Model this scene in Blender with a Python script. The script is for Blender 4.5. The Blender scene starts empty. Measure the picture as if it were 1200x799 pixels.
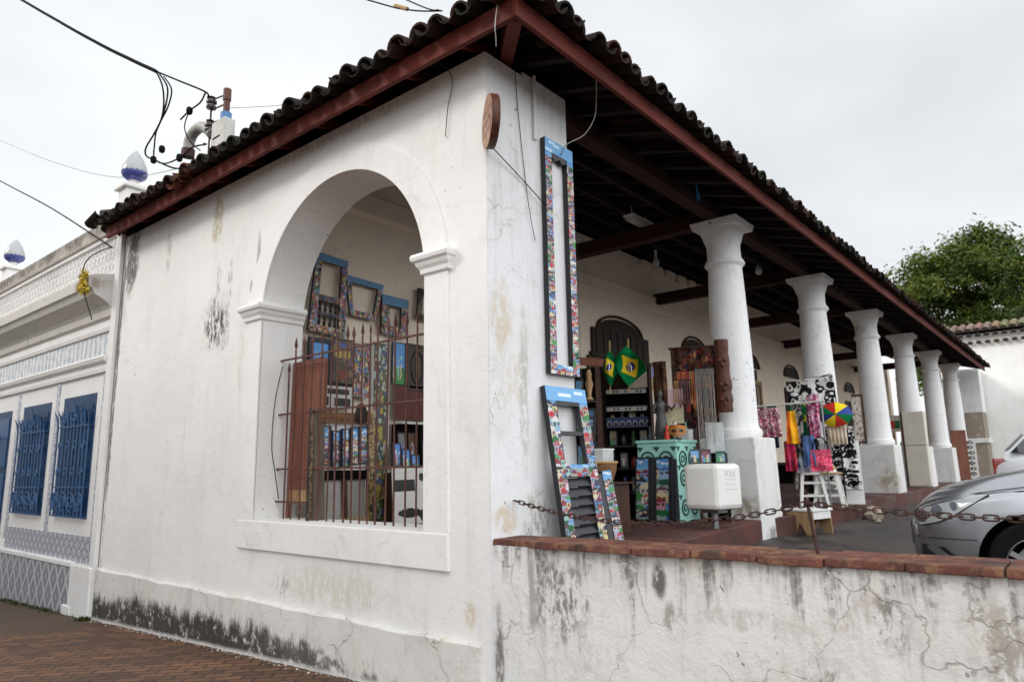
import bpy, bmesh, math, random
import numpy as np
from mathutils import Vector, Matrix
R_ = math.radians
PI = math.pi
scene = bpy.context.scene
C = scene.collection

# ------------------------------------------------------------------ camera
cam_d = bpy.data.cameras.new('camera')
cam = bpy.data.objects.new('camera', cam_d)
C.objects.link(cam)
cam_d.sensor_fit = 'HORIZONTAL'
cam_d.sensor_width = 36.0
cam_d.lens = 24.364
cam_d.clip_start = 0.05
cam_d.clip_end = 600
right = Vector((0.63915507, -0.76889021, -0.01698962))
up = Vector((-0.12474737, -0.12544644, 0.98422624))
fwd = Vector((0.7588932, 0.62695377, 0.17609676))
cam.matrix_world = Matrix((
    (right.x, up.x, -fwd.x, -3.5457818),
    (right.y, up.y, -fwd.y, -3.1443157),
    (right.z, up.z, -fwd.z, 1.6),
    (0, 0, 0, 1)))
cam_d.dof.use_dof = True
cam_d.dof.focus_distance = 5.0
cam_d.dof.aperture_fstop = 2.6
scene.camera = cam

# ------------------------------------------------------------------ world
SUN_EL, SUN_AX, SUN_AY = 31.0, -0.78, 0.62      # towards the sun
world = bpy.data.worlds.new('World')
scene.world = world
world.use_nodes = True
wn, wl = world.node_tree.nodes, world.node_tree.links
wn.clear()
wo = wn.new('ShaderNodeOutputWorld')
bg = wn.new('ShaderNodeBackground')
sky = wn.new('ShaderNodeTexSky')
sky.sky_type = 'NISHITA'
sky.sun_disc = False
sky.sun_elevation = R_(SUN_EL)
sky.sun_rotation = math.atan2(SUN_AX, SUN_AY)
sky.air_density = 1.0
sky.dust_density = 4.0
sky.ozone_density = 1.0
tc = wn.new('ShaderNodeTexCoord')
mp = wn.new('ShaderNodeMapping')
mp.inputs['Scale'].default_value = (1.0, 1.0, 2.2)
wl.new(tc.outputs['Generated'], mp.inputs['Vector'])
nz = wn.new('ShaderNodeTexNoise')
nz.inputs['Scale'].default_value = 1.6
nz.inputs['Detail'].default_value = 5
nz.inputs['Roughness'].default_value = 0.5
wl.new(mp.outputs[0], nz.inputs['Vector'])
cr = wn.new('ShaderNodeValToRGB')
cr.color_ramp.elements[0].position = 0.30
cr.color_ramp.elements[0].color = (6.3, 6.55, 6.85, 1)
cr.color_ramp.elements[1].position = 0.70
cr.color_ramp.elements[1].color = (8.7, 8.85, 8.95, 1)
wl.new(nz.outputs['Fac'], cr.inputs['Fac'])
mx = wn.new('ShaderNodeMixRGB')
mx.inputs['Fac'].default_value = 0.93
wl.new(sky.outputs[0], mx.inputs['Color1'])
wl.new(cr.outputs[0], mx.inputs['Color2'])
# the cloud deck is brightest overhead and behind the photographer (the side the weak sun is not on screens it)
dotn = wn.new('ShaderNodeVectorMath'); dotn.operation = 'DOT_PRODUCT'
wl.new(tc.outputs['Generated'], dotn.inputs[0])
dotn.inputs[1].default_value = Vector((-0.28, -0.82, 0.50)).normalized()
mr = wn.new('ShaderNodeMapRange'); mr.interpolation_type = 'SMOOTHSTEP'
mr.inputs['From Min'].default_value = 0.0; mr.inputs['From Max'].default_value = 0.95
mr.inputs['To Min'].default_value = 1.0; mr.inputs['To Max'].default_value = 2.7
wl.new(dotn.outputs['Value'], mr.inputs['Value'])
mm = wn.new('ShaderNodeVectorMath'); mm.operation = 'SCALE'
wl.new(mx.outputs[0], mm.inputs[0]); wl.new(mr.outputs[0], mm.inputs['Scale'])
wl.new(mm.outputs[0], bg.inputs['Color'])
bg.inputs['Strength'].default_value = 0.10
wl.new(bg.outputs[0], wo.inputs['Surface'])

sun_d = bpy.data.lights.new('sun', 'SUN')
sun_d.energy = 1.25
sun_d.angle = R_(14)
sun_d.color = (1.0, 0.95, 0.88)
sun = bpy.data.objects.new('sun', sun_d)
C.objects.link(sun)
ts = Vector((SUN_AX, SUN_AY, math.tan(R_(SUN_EL)) * math.hypot(SUN_AX, SUN_AY))).normalized()
sun.rotation_euler = ts.to_track_quat('Z', 'Y').to_euler()

scene.render.engine = 'CYCLES'
scene.cycles.max_bounces = 7
scene.cycles.diffuse_bounces = 5
scene.cycles.use_denoising = True
scene.view_settings.view_transform = 'Standard'
scene.view_settings.look = 'None'
scene.view_settings.exposure = 0.34
scene.view_settings.gamma = 1.0

# ------------------------------------------------------------------ helpers
rng = random.Random(7)

def srgb(r, g, b):
    f = lambda c: (c / 255 / 12.92) if c / 255 <= 0.04045 else ((c / 255 + 0.055) / 1.055) ** 2.4
    return (f(r), f(g), f(b))

class NT:
    """tiny node-tree writer"""
    def __init__(s, name):
        s.m = bpy.data.materials.new(name)
        s.m.use_nodes = True
        s.t = s.m.node_tree
        s.t.nodes.clear()
        s.out = s.t.nodes.new('ShaderNodeOutputMaterial')
        s.b = s.t.nodes.new('ShaderNodeBsdfPrincipled')
        s.t.links.new(s.b.outputs[0], s.out.inputs[0])
    def n(s, typ, **kw):
        x = s.t.nodes.new(typ)
        for k, v in kw.items():
            setattr(x, k, v)
        return x
    def set(s, sock, v):
        if hasattr(v, 'is_output') or isinstance(v, bpy.types.NodeSocket):
            s.t.links.new(v, sock)
        else:
            try:
                sock.default_value = v
            except Exception:
                sock.default_value = (*v, 1)
    def pos(s):
        return s.n('ShaderNodeNewGeometry').outputs['Position']
    def obj(s):
        return s.n('ShaderNodeTexCoord').outputs['Object']
    def scale(s, v, sc, loc=(0, 0, 0)):
        m = s.n('ShaderNodeMapping')
        m.inputs['Scale'].default_value = sc
        m.inputs['Location'].default_value = loc
        s.set(m.inputs['Vector'], v)
        return m.outputs[0]
    def noise(s, v, sc, det=4, rough=0.55, dist=0.0):
        x = s.n('ShaderNodeTexNoise')
        s.set(x.inputs['Vector'], v)
        x.inputs['Scale'].default_value = sc
        x.inputs['Detail'].default_value = det
        x.inputs['Roughness'].default_value = rough
        x.inputs['Distortion'].default_value = dist
        return x.outputs['Fac']
    def noisec(s, v, sc, det=3):
        x = s.n('ShaderNodeTexNoise')
        s.set(x.inputs['Vector'], v)
        x.inputs['Scale'].default_value = sc
        x.inputs['Detail'].default_value = det
        return x.outputs['Color']
    def vor(s, v, sc, feat='DISTANCE_TO_EDGE', out='Distance'):
        x = s.n('ShaderNodeTexVoronoi', feature=feat)
        s.set(x.inputs['Vector'], v)
        x.inputs['Scale'].default_value = sc
        return x.outputs[out]
    def ma(s, op, a, b=0.0, c=0.0, clamp=False):
        x = s.n('ShaderNodeMath', operation=op)
        x.use_clamp = clamp
        s.set(x.inputs[0], a); s.set(x.inputs[1], b); s.set(x.inputs[2], c)
        return x.outputs[0]
    def ss(s, v, lo, hi):
        """smoothstep lo..hi -> 0..1 (lo may exceed hi)"""
        x = s.n('ShaderNodeMapRange', interpolation_type='SMOOTHSTEP')
        s.set(x.inputs['Value'], v)
        if lo <= hi:
            x.inputs['From Min'].default_value = lo; x.inputs['From Max'].default_value = hi
            x.inputs['To Min'].default_value = 0; x.inputs['To Max'].default_value = 1
        else:
            x.inputs['From Min'].default_value = hi; x.inputs['From Max'].default_value = lo
            x.inputs['To Min'].default_value = 1; x.inputs['To Max'].default_value = 0
        return x.outputs[0]
    def mix(s, f, a, b, mode='MIX'):
        x = s.n('ShaderNodeMixRGB', blend_type=mode)
        s.set(x.inputs[0], f); s.set(x.inputs[1], a); s.set(x.inputs[2], b)
        return x.outputs[0]
    def sep(s, v):
        x = s.n('ShaderNodeSeparateXYZ')
        s.set(x.inputs[0], v)
        return x.outputs
    def comb(s, a, b, c):
        x = s.n('ShaderNodeCombineXYZ')
        s.set(x.inputs[0], a); s.set(x.inputs[1], b); s.set(x.inputs[2], c)
        return x.outputs[0]
    def bump(s, h, st=0.3, d=0.02):
        x = s.n('ShaderNodeBump')
        x.inputs['Strength'].default_value = st
        x.inputs['Distance'].default_value = d
        s.set(x.inputs['Height'], h)
        s.t.links.new(x.outputs[0], s.b.inputs['Normal'])
    def done(s, col=None, rough=0.8, metal=0.0, spec=None):
        if col is not None:
            s.set(s.b.inputs['Base Color'], col)
        s.set(s.b.inputs['Roughness'], rough)
        s.set(s.b.inputs['Metallic'], metal)
        if spec is not None:
            s.b.inputs['Specular IOR Level'].default_value = spec
        return s.m

def near(t, p, c, rad, nsc=4.0, amp=1.05):
    """0..1 mask round a world point, ragged by noise"""
    v = t.n('ShaderNodeVectorMath', operation='SUBTRACT')
    t.set(v.inputs[0], p); v.inputs[1].default_value = c
    w = t.n('ShaderNodeVectorMath', operation='DIVIDE')
    t.set(w.inputs[0], v.outputs[0]); w.inputs[1].default_value = rad
    l = t.n('ShaderNodeVectorMath', operation='LENGTH')
    t.set(l.inputs[0], w.outputs[0])
    nn = t.noise(p, nsc, 7, 0.72)
    d = t.ma('ADD', l.outputs['Value'], t.ma('MULTIPLY', t.ma('SUBTRACT', nn, 0.5), 2 * amp))
    return t.ss(d, 1.15, 0.45)

def simple(name, c1, c2=None, sc=6.0, rough=0.7, bump=0.0, metal=0.0, stretch=(1, 1, 1), bsc=None, spec=None):
    t = NT(name)
    o = t.scale(t.obj(), stretch)
    c2 = c2 or tuple(x * 0.7 for x in c1)
    f = t.ss(t.noise(o, sc, 5, 0.6), 0.3, 0.7)
    if bump:
        t.bump(t.noise(o, bsc or sc * 3, 5, 0.65), bump, 0.01)
    return t.done(t.mix(f, (*c1, 1), (*c2, 1)), rough, metal, spec)

M = {}

def plaster(name, base, stain=0.4, crack=0.3, spots=0.4, streak=0.3, patches=(), mold=None, warm=(0.62, 0.55, 0.42), drips=None, bumpk=1.0):
    t = NT(name)
    p = t.pos()
    big = t.noise(p, 0.9, 6, 0.6)
    mid = t.noise(t.scale(p, (1, 1, 1), (7, 3, 1)), 3.2, 6, 0.68)
    fine = t.noise(p, 45, 3, 0.6)
    col = t.mix(t.ss(big, 0.35, 0.75), (*base, 1), (*[b * k for b, k in zip(base, (0.93, 0.93, 0.93))], 1))
    warmf = t.ma('MULTIPLY', t.ss(mid, 0.52, 0.78), stain)
    col = t.mix(warmf, col, (*warm, 1))
    st = t.noise(t.scale(p, (5, 5, 0.45)), 1.6, 5, 0.65)
    stf = t.ma('MULTIPLY', t.ss(st, 0.53, 0.78), streak)
    col = t.mix(stf, col, (0.36, 0.35, 0.33, 1))
    # grey rain blotches
    gz = t.noise(t.scale(p, (1, 1, 0.6), (2, 9, 4)), 2.1, 7, 0.7)
    gf = t.ma('MULTIPLY', t.ss(gz, 0.56, 0.72), stain * 0.8)
    col = t.mix(gf, col, (0.42, 0.41, 0.39, 1))
    # chips and dark specks
    sp = t.noise(p, 16, 4, 0.6)
    gate = t.noise(t.scale(p, (1, 1, 1), (3, 1, 8)), 1.1, 3)
    spf = t.ma('MULTIPLY', t.ma('MULTIPLY', t.ss(sp, 0.66, 0.70), t.ss(gate, 0.46, 0.62)), spots)
    col = t.mix(spf, col, (0.13, 0.12, 0.11, 1))
    # cracks along distorted cell edges
    q = t.n('ShaderNodeVectorMath', operation='ADD')
    t.set(q.inputs[0], p)
    dn = t.n('ShaderNodeVectorMath', operation='SCALE')
    t.set(dn.inputs[0], t.noisec(p, 3.0, 5)); dn.inputs['Scale'].default_value = 0.55
    t.set(q.inputs[1], dn.outputs[0])
    e = t.vor(q.outputs[0], 1.15)
    cg = t.ss(t.noise(t.scale(p, (1, 1, 1), (11, 5, 2)), 0.9, 3), 0.44, 0.60)
    cf = t.ma('MULTIPLY', t.ma('MULTIPLY', t.ss(e, 0.0085, 0.003), cg), crack)
    e2 = t.vor(q.outputs[0], 5.2)
    cg2 = t.ss(t.noise(t.scale(p, (1, 1, 1), (21, 15, 8)), 2.3, 4, 0.6), 0.50, 0.64)
    cf2 = t.ma('MULTIPLY', t.ma('MULTIPLY', t.ss(e2, 0.022, 0.006), cg2), crack * 0.75)
    fl = t.ma('MULTIPLY', t.ma('MULTIPLY', t.ss(t.noise(p, 8.5, 9, 0.80), 0.53, 0.66), t.ma('ADD', t.ma('MULTIPLY', cg2, 0.7), 0.3)), min(0.5, crack * 0.95))
    ch = t.ma('MULTIPLY', t.ma('MULTIPLY', t.ss(e, 0.10, 0.0), cg), crack * 0.35)
    col = t.mix(ch, col, (0.42, 0.36, 0.27, 1))
    col = t.mix(fl, col, (0.33, 0.30, 0.26, 1))
    col = t.mix(cf2, col, (0.17, 0.15, 0.12, 1))
    col = t.mix(cf, col, (0.10, 0.09, 0.08, 1))
    for (c, rad, colr, thr, f) in patches:
        m = near(t, p, c, rad)
        nn = t.noise(t.scale(p, (1, 1, 0.45)), 17, 8, 0.75)
        m = t.ma('MULTIPLY', t.ma('MULTIPLY', m, t.ss(nn, thr - 0.06, thr + 0.07)), f)
        col = t.mix(m, col, (*colr, 1))
    sx, sy, sz = t.sep(p)
    if drips:
        ztop, dep, amt = drips
        d = t.noise(t.scale(p, (4.5, 4.5, 0.35), (1, 2, 0)), 2.0, 5, 0.7)
        h = t.ss(sz, ztop - dep, ztop)
        f = t.ma('MULTIPLY', t.ma('MULTIPLY', t.ss(t.ma('ADD', d, t.ma('MULTIPLY', h, 0.22)), 0.62, 0.80), t.ss(sz, ztop - dep * 1.6, ztop - dep * 0.3)), amt)
        f = t.ma('MULTIPLY', f, t.ss(t.noise(p, 22, 4, 0.7), 0.30, 0.62))
        col = t.mix(f, col, (0.11, 0.105, 0.095, 1))
    if mold:
        # mold rising from a sloped footline: (z at y=0, slope, height, amount, y where it dies, y where full)
        z0, sl, hh, amt, y0, y1 = mold
        g = t.ma('SUBTRACT', sz, t.ma('ADD', t.ma('MULTIPLY', sy, sl), z0))
        tall = t.noise(t.scale(p, (6, 3.2, 0.8)), 1.9, 6, 0.72)
        yy = t.ss(t.ma('ADD', sy, t.ma('MULTIPLY', t.ma('SUBTRACT', t.noise(p, 1.6, 4, 0.6), 0.5), 2.4)), y0, y1)
        edge = t.ma('ADD', g, t.ma('MULTIPLY', t.ma('SUBTRACT', tall, 0.5), -0.75 * hh * 2))
        edge = t.ma('ADD', edge, t.ma('MULTIPLY', t.ma('SUBTRACT', t.noise(t.scale(p, (9, 9, 3.5)), 4.5, 6, 0.75), 0.5), hh * 0.75))
        edge = t.ma('ADD', edge, t.ma('MULTIPLY', t.ma('SUBTRACT', 1.0, yy), hh * 0.8))
        f = t.ma('MULTIPLY', t.ss(edge, hh * 1.0, hh * 0.60), t.ss(g, 0.012, 0.06))
        brk = t.ss(t.ma('ADD', t.noise(p, 9, 6, 0.72), t.ma('MULTIPLY', yy, 0.10)), 0.40, 0.58)
        f = t.ma('MULTIPLY', t.ma('MULTIPLY', f, t.ma('MULTIPLY', brk, amt)), t.ma('ADD', t.ma('MULTIPLY', yy, 0.3), 0.7))
        col = t.mix(f, col, t.mix(t.noise(p, 7, 3), (0.014, 0.013, 0.011, 1), (0.075, 0.062, 0.048, 1)))
    h = t.ma('ADD', t.ma('MULTIPLY', mid, 1.0), t.ma('MULTIPLY', fine, 0.12))
    h = t.ma('SUBTRACT', h, t.ma('MULTIPLY', cf, 0.6))
    h = t.ma('SUBTRACT', h, t.ma('MULTIPLY', spf, 0.4))
    t.bump(h, 0.35 * bumpk, 0.03)
    return t.done(col, 0.88, 0, 0.25)

WHITE = (0.79, 0.775, 0.75)
M['wall'] = plaster('arched_wall_plaster', WHITE, 0.24, 0.06, 0.75, 0.20, bumpk=0.95, patches=(
    ((0, 3.86, 3.12), (0.3, 0.26, 0.32), (0.06, 0.056, 0.05), 0.49, 1.0),
    ((0, 3.6, 3.5), (0.3, 0.05, 0.5), (0.30, 0.28, 0.25), 0.5, 0.6),
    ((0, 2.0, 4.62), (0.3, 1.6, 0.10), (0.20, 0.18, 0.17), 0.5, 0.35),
    ((0, 3.3, 2.6), (0.3, 0.06, 0.5), (0.62, 0.56, 0.46), 0.46, 0.5),
    ((0, 3.85, 3.5), (0.3, 0.05, 0.35), (0.22, 0.21, 0.2), 0.50, 0.7),
    ((0, 3.95, 4.35), (0.3, 0.12, 0.36), (0.40, 0.34, 0.17), 0.45, 0.7),
    ((0, 6.15, 4.3), (0.4, 0.22, 0.5), (0.10, 0.09, 0.08), 0.42, 0.9),
    ((0, 6.36, 3.0), (0.4, 0.04, 2.6), (0.12, 0.10, 0.08), 0.42, 0.9),
    ((0, 5.1, 4.2), (0.3, 0.07, 0.4), (0.38, 0.36, 0.33), 0.46, 0.6),
    ((0, 3.06, 3.7), (0.3, 0.035, 0.25), (0.33, 0.32, 0.32), 0.35, 0.8),
    ((0, 3.16, 3.4), (0.3, 0.05, 0.07), (0.33, 0.32, 0.32), 0.35, 0.8),
    ((0, 1.7, 0.65), (0.3, 0.8, 0.18), (0.55, 0.49, 0.37), 0.46, 0.5),
    ((0, 2.4, 0.6), (0.3, 0.1, 0.12), (0.32, 0.3, 0.26), 0.5, 0.6),
    ((0, 0.18, 0.62), (0.3, 0.06, 0.09), (0.55, 0.42, 0.25), 0.42, 0.6),
))
M['trim'] = plaster('arch_trim_plaster', (0.80, 0.785, 0.765), 0.18, 0.12, 0.25, 0.1, bumpk=0.8)
M['plinth'] = plaster('stained_plinth_plaster', (0.70, 0.68, 0.65), 0.85, 0.45, 0.8, 0.45,
                      mold=(0.07, -0.034, 0.35, 0.97, 0.3, 3.0))
M['pillar'] = plaster('corner_pillar_plaster', (0.69, 0.69, 0.695), 0.45, 0.25, 0.9, 0.6, patches=(
    ((0.13, 0, 2.62), (0.13, 0.3, 0.30), (0.50, 0.38, 0.22), 0.46, 0.55),
    ((0.22, 0, 2.2), (0.26, 0.3, 0.22), (0.55, 0.46, 0.33), 0.5, 0.5),
    ((0.38, 0, 2.1), (0.06, 0.3, 0.7), (0.38, 0.36, 0.33), 0.46, 0.6),
    ((0.15, 0, 1.24), (0.16, 0.3, 0.10), (0.52, 0.39, 0.23), 0.46, 0.6),
    ((0.5, 0, 1.2), (0.2, 0.3, 0.25), (0.16, 0.14, 0.12), 0.52, 0.7),
))
M['low_wall'] = plaster('weathered_low_wall_plaster', (0.76, 0.75, 0.73), 0.55, 0.36, 0.9, 0.5, patches=(
    ((0, -0.55, 0.82), (0.3, 0.26, 0.28), (0.15, 0.135, 0.115), 0.52, 0.85),
    ((0, -0.33, 0.85), (0.3, 0.035, 0.34), (0.33, 0.32, 0.31), 0.38, 0.8),
    ((0, -1.22, 0.96), (0.3, 0.05, 0.12), (0.09, 0.085, 0.08), 0.40, 0.9),
    ((0, -1.3, 0.78), (0.3, 0.09, 0.10), (0.22, 0.19, 0.15), 0.50, 0.7),
    ((0, -1.75, 0.82), (0.3, 0.30, 0.06), (0.40, 0.34, 0.26), 0.50, 0.45),
    ((0, -1.95, 1.0), (0.3, 0.022, 0.12), (0.33, 0.31, 0.28), 0.35, 0.7),
    ((0, -2.2, 0.9), (0.3, 0.2, 0.1), (0.42, 0.35, 0.26), 0.52, 0.45),
    ((0, -2.36, 0.86), (0.3, 0.09, 0.14), (0.20, 0.18, 0.15), 0.50, 0.8),
    ((0, -2.78, 0.86), (0.3, 0.16, 0.2), (0.34, 0.27, 0.19), 0.48, 0.6),
    ((0, -2.9, 0.75), (0.3, 0.3, 0.3), (0.33, 0.31, 0.28), 0.5, 0.6),
    ((0, -0.05, 0.4), (0.3, 0.04, 0.35), (0.12, 0.11, 0.10), 0.45, 0.8),
    ((0, -0.75, 0.50), (0.3, 0.3, 0.12), (0.46, 0.42, 0.35), 0.52, 0.4),
    ((0, -2.05, 0.55), (0.3, 0.12, 0.14), (0.20, 0.15, 0.10), 0.50, 0.7),
), drips=(1.14, 0.5, 0.85), bumpk=1.8)
M['inner'] = plaster('gallery_wall_plaster', (0.88, 0.76, 0.625), 0.25, 0.15, 0.5, 0.12)
M['column'] = plaster('column_plaster', (0.78, 0.775, 0.77), 0.28, 0.2, 1.0, 0.24, bumpk=1.5)
M['pedestal'] = plaster('column_plinth_plaster', (0.68, 0.67, 0.66), 0.7, 0.3, 0.7, 0.4, patches=(
    ((4.69, 0.2, 1.08), (0.3, 0.3, 0.16), (0.25, 0.20, 0.13), 0.46, 0.8),
    ((5.2, -0.05, 0.74), (0.4, 0.3, 0.12), (0.14, 0.13, 0.12), 0.45, 0.8),
    ((12.3, 0.1, 1.15), (0.2, 0.35, 0.3), (0.30, 0.24, 0.14), 0.46, 0.8),
))
M['far_wall'] = plaster('courtyard_wall_plaster', (0.80, 0.79, 0.76), 0.25, 0.1, 0.2, 0.2)
M['pier'] = plaster('bare_pier_stone', (0.30, 0.25, 0.20), 0.8, 0.6, 0.9, 0.3)
M['house'] = plaster('tiled_house_plaster', (0.77, 0.755, 0.735), 0.22, 0.1, 0.3, 0.2)
M['parapet_cap'] = plaster('mildewed_cap_plaster', (0.40, 0.36, 0.32), 0.9, 0.2, 0.9, 1.0, drips=(5.08, 0.30, 1.0), patches=tuple(((0, 7 + 1.1 * k, 4.95), (0.4, 0.5, 0.12), (0.10, 0.085, 0.07), 0.46, 0.85) for k in range(7)))
M['cornice'] = plaster('stained_cornice_plaster', (0.60, 0.57, 0.54), 0.7, 0.2, 0.5, 0.6, drips=(4.22, 0.10, 1.0), patches=(((-0.3, 6.75, 4.02), (0.3, 0.3, 0.16), (0.22, 0.17, 0.13), 0.42, 0.8),))

# wood, tile, metal
def wood(name, c1, c2, rough=0.7, axis='x', sc=3.0, bump=0.3):
    t = NT(name)
    st = {'x': (0.6, 9, 9), 'y': (9, 0.6, 9), 'z': (9, 9, 0.6)}[axis]
    o = t.scale(t.obj(), st)
    f = t.ss(t.noise(o, sc, 6, 0.65, 0.3), 0.32, 0.70)
    g = t.ss(t.noise(t.obj(), 2.2, 4, 0.6), 0.55, 0.75)
    col = t.mix(f, (*c1, 1), (*c2, 1))
    col = t.mix(t.ma('MULTIPLY', g, 0.45), col, (*[x * 0.45 for x in c2], 1))
    t.bump(f, bump, 0.006)
    return t.done(col, rough, 0, 0.3)
M['fascia'] = wood('red_fascia_paint', (0.150, 0.026, 0.016), (0.085, 0.018, 0.012), 0.75, 'x', 2.2)
M['fascia_y'] = wood('red_fascia_paint_side', (0.150, 0.027, 0.017), (0.09, 0.019, 0.013), 0.75, 'y', 2.2)
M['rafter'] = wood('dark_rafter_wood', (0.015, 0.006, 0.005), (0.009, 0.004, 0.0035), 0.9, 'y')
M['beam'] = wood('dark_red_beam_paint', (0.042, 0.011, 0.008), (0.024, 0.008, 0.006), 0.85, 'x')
M['deck'] = simple('near_black_roof_boards', (0.010, 0.007, 0.006), (0.006, 0.005, 0.004), 4, 0.95, spec=0.05)  # even near-black brown
M['door_wood'] = wood('dark_brown_door_wood', (0.060, 0.024, 0.015), (0.030, 0.012, 0.008), 0.55, 'z')
M['slat_wood'] = wood('black_brown_slat_wood', (0.030, 0.019, 0.014), (0.016, 0.010, 0.008), 0.6, 'z')
M['red_wood'] = wood('red_shutter_wood', (0.235, 0.085, 0.050), (0.135, 0.045, 0.027), 0.55, 'z')
M['raw_wood'] = wood('raw_plank_wood', (0.40, 0.26, 0.13), (0.27, 0.16, 0.075), 0.7, 'z')
M['grey_wood'] = wood('greyed_plank_wood', (0.16, 0.13, 0.10), (0.09, 0.07, 0.05), 0.8, 'z')
M['carved'] = wood('carved_red_brown_wood', (0.115, 0.034, 0.017), (0.045, 0.014, 0.009), 0.45, 'z', 4, 0.6)
M['white_paint'] = simple('white_paint', (0.72, 0.72, 0.70), (0.62, 0.61, 0.59), 5, 0.5)
M['black_paint'] = simple('black_paint', (0.014, 0.015, 0.020), (0.022, 0.023, 0.028), 6, 0.4)
M['mint'] = simple('mint_green_paint', (0.35, 0.66, 0.58), (0.31, 0.60, 0.53), 5, 0.5)
M['mint_dark'] = simple('cutout_shadow_green', (0.03, 0.09, 0.08), (0.02, 0.06, 0.05), 5, 0.7)
M['white_plastic'] = simple('white_plastic', (0.74, 0.73, 0.69), (0.68, 0.67, 0.63), 3, 0.35)
M['grey_print'] = simple('pale_grey_print', (0.50, 0.49, 0.47), (0.52, 0.51, 0.49), 3, 0.5)
M['steel'] = simple('galvanised_steel', (0.30, 0.30, 0.30), (0.22, 0.22, 0.22), 8, 0.45, 0.1, 0.8)
M['iron_red'] = simple('rusty_red_iron', (0.115, 0.034, 0.022), (0.060, 0.022, 0.016), 14, 0.65, 0.3)
M['rust'] = simple('rusted_iron', (0.075, 0.030, 0.022), (0.035, 0.016, 0.013), 20, 0.7, 0.4, 0.35)
M['rubber'] = simple('black_cable_rubber', (0.008, 0.008, 0.009), (0.011, 0.011, 0.012), 5, 0.9, spec=0.05)
M['wire'] = simple('dark_wire', (0.018, 0.016, 0.016), (0.03, 0.026, 0.024), 5, 0.9, spec=0.05)
M['pvc'] = simple('grey_pvc', (0.33, 0.32, 0.29), (0.27, 0.26, 0.23), 5, 0.5)
M['blue_pvc'] = simple('blue_plastic', (0.06, 0.20, 0.42), (0.05, 0.16, 0.35), 5, 0.5)
M['box_grey'] = simple('weathered_white_box', (0.55, 0.54, 0.51), (0.42, 0.41, 0.38), 7, 0.6)
M['porcelain'] = simple('brown_porcelain', (0.030, 0.020, 0.017), (0.02, 0.014, 0.012), 5, 0.25)
M['blue_door'] = wood('blue_shutter_paint', (0.003, 0.040, 0.115), (0.002, 0.026, 0.075), 0.5, 'z')
M['blue_iron'] = simple('dark_blue_iron', (0.004, 0.072, 0.205), (0.003, 0.047, 0.135), 9, 0.45)
M['wicker'] = simple('brown_wicker', (0.26, 0.13, 0.055), (0.12, 0.055, 0.025), 40, 0.8, 0.6)
M['straw'] = simple('straw', (0.45, 0.31, 0.13), (0.36, 0.22, 0.085), 50, 0.8, 0.5)
M['gold'] = simple('gold_tinsel', (0.62, 0.46, 0.06), (0.50, 0.36, 0.03), 30, 0.3, 0.3, 0.5)
M['orange_mask'] = simple('orange_painted_papier', (0.60, 0.24, 0.03), (0.42, 0.16, 0.03), 14, 0.5)
M['statue'] = simple('dark_green_statue_paint', (0.020, 0.026, 0.022), (0.05, 0.055, 0.045), 8, 0.4)
M['clear'] = simple('frosted_clear_plastic', (0.50, 0.52, 0.52), (0.40, 0.43, 0.43), 8, 0.2)
M['ribbon'] = simple('bright_blue_plastic', (0.03, 0.22, 0.55), (0.02, 0.15, 0.40), 8, 0.5)
M['beige'] = simple('beige_enamel', (0.60, 0.56, 0.48), (0.52, 0.48, 0.41), 3, 0.5)
M['stone'] = simple('pale_rubble_stone', (0.36, 0.30, 0.23), (0.22, 0.18, 0.14), 6, 0.9, 0.8)
M['lamp_glass'] = simple('lamp_diffuser', (0.6, 0.6, 0.58), (0.5, 0.5, 0.48), 4, 0.4)

# face-colour paint (pictures, cloth prints, roof tiles)
def attr_mat(name, rough, nsc=0, namt=0.0, bump=0.0, spec=0.4):
    t = NT(name)
    a = t.n('ShaderNodeVertexColor', layer_name='Col').outputs['Color']
    col = a
    if nsc:
        f = t.noise(t.obj(), nsc, 5, 0.65)
        col = t.mix(t.ma('MULTIPLY', t.ss(f, 0.35, 0.7), namt), a, (0.02, 0.018, 0.014, 1))
        if bump:
            t.bump(f, bump, 0.01)
    return t.done(col, rough, 0, spec)
M['art'] = attr_mat('painted_picture', 0.42)
M['print'] = attr_mat('printed_cloth', 0.92, spec=0.1)
M['tile'] = attr_mat('old_clay_tile', 0.82, 6, 0.75, 0.6, 0.12)

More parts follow.
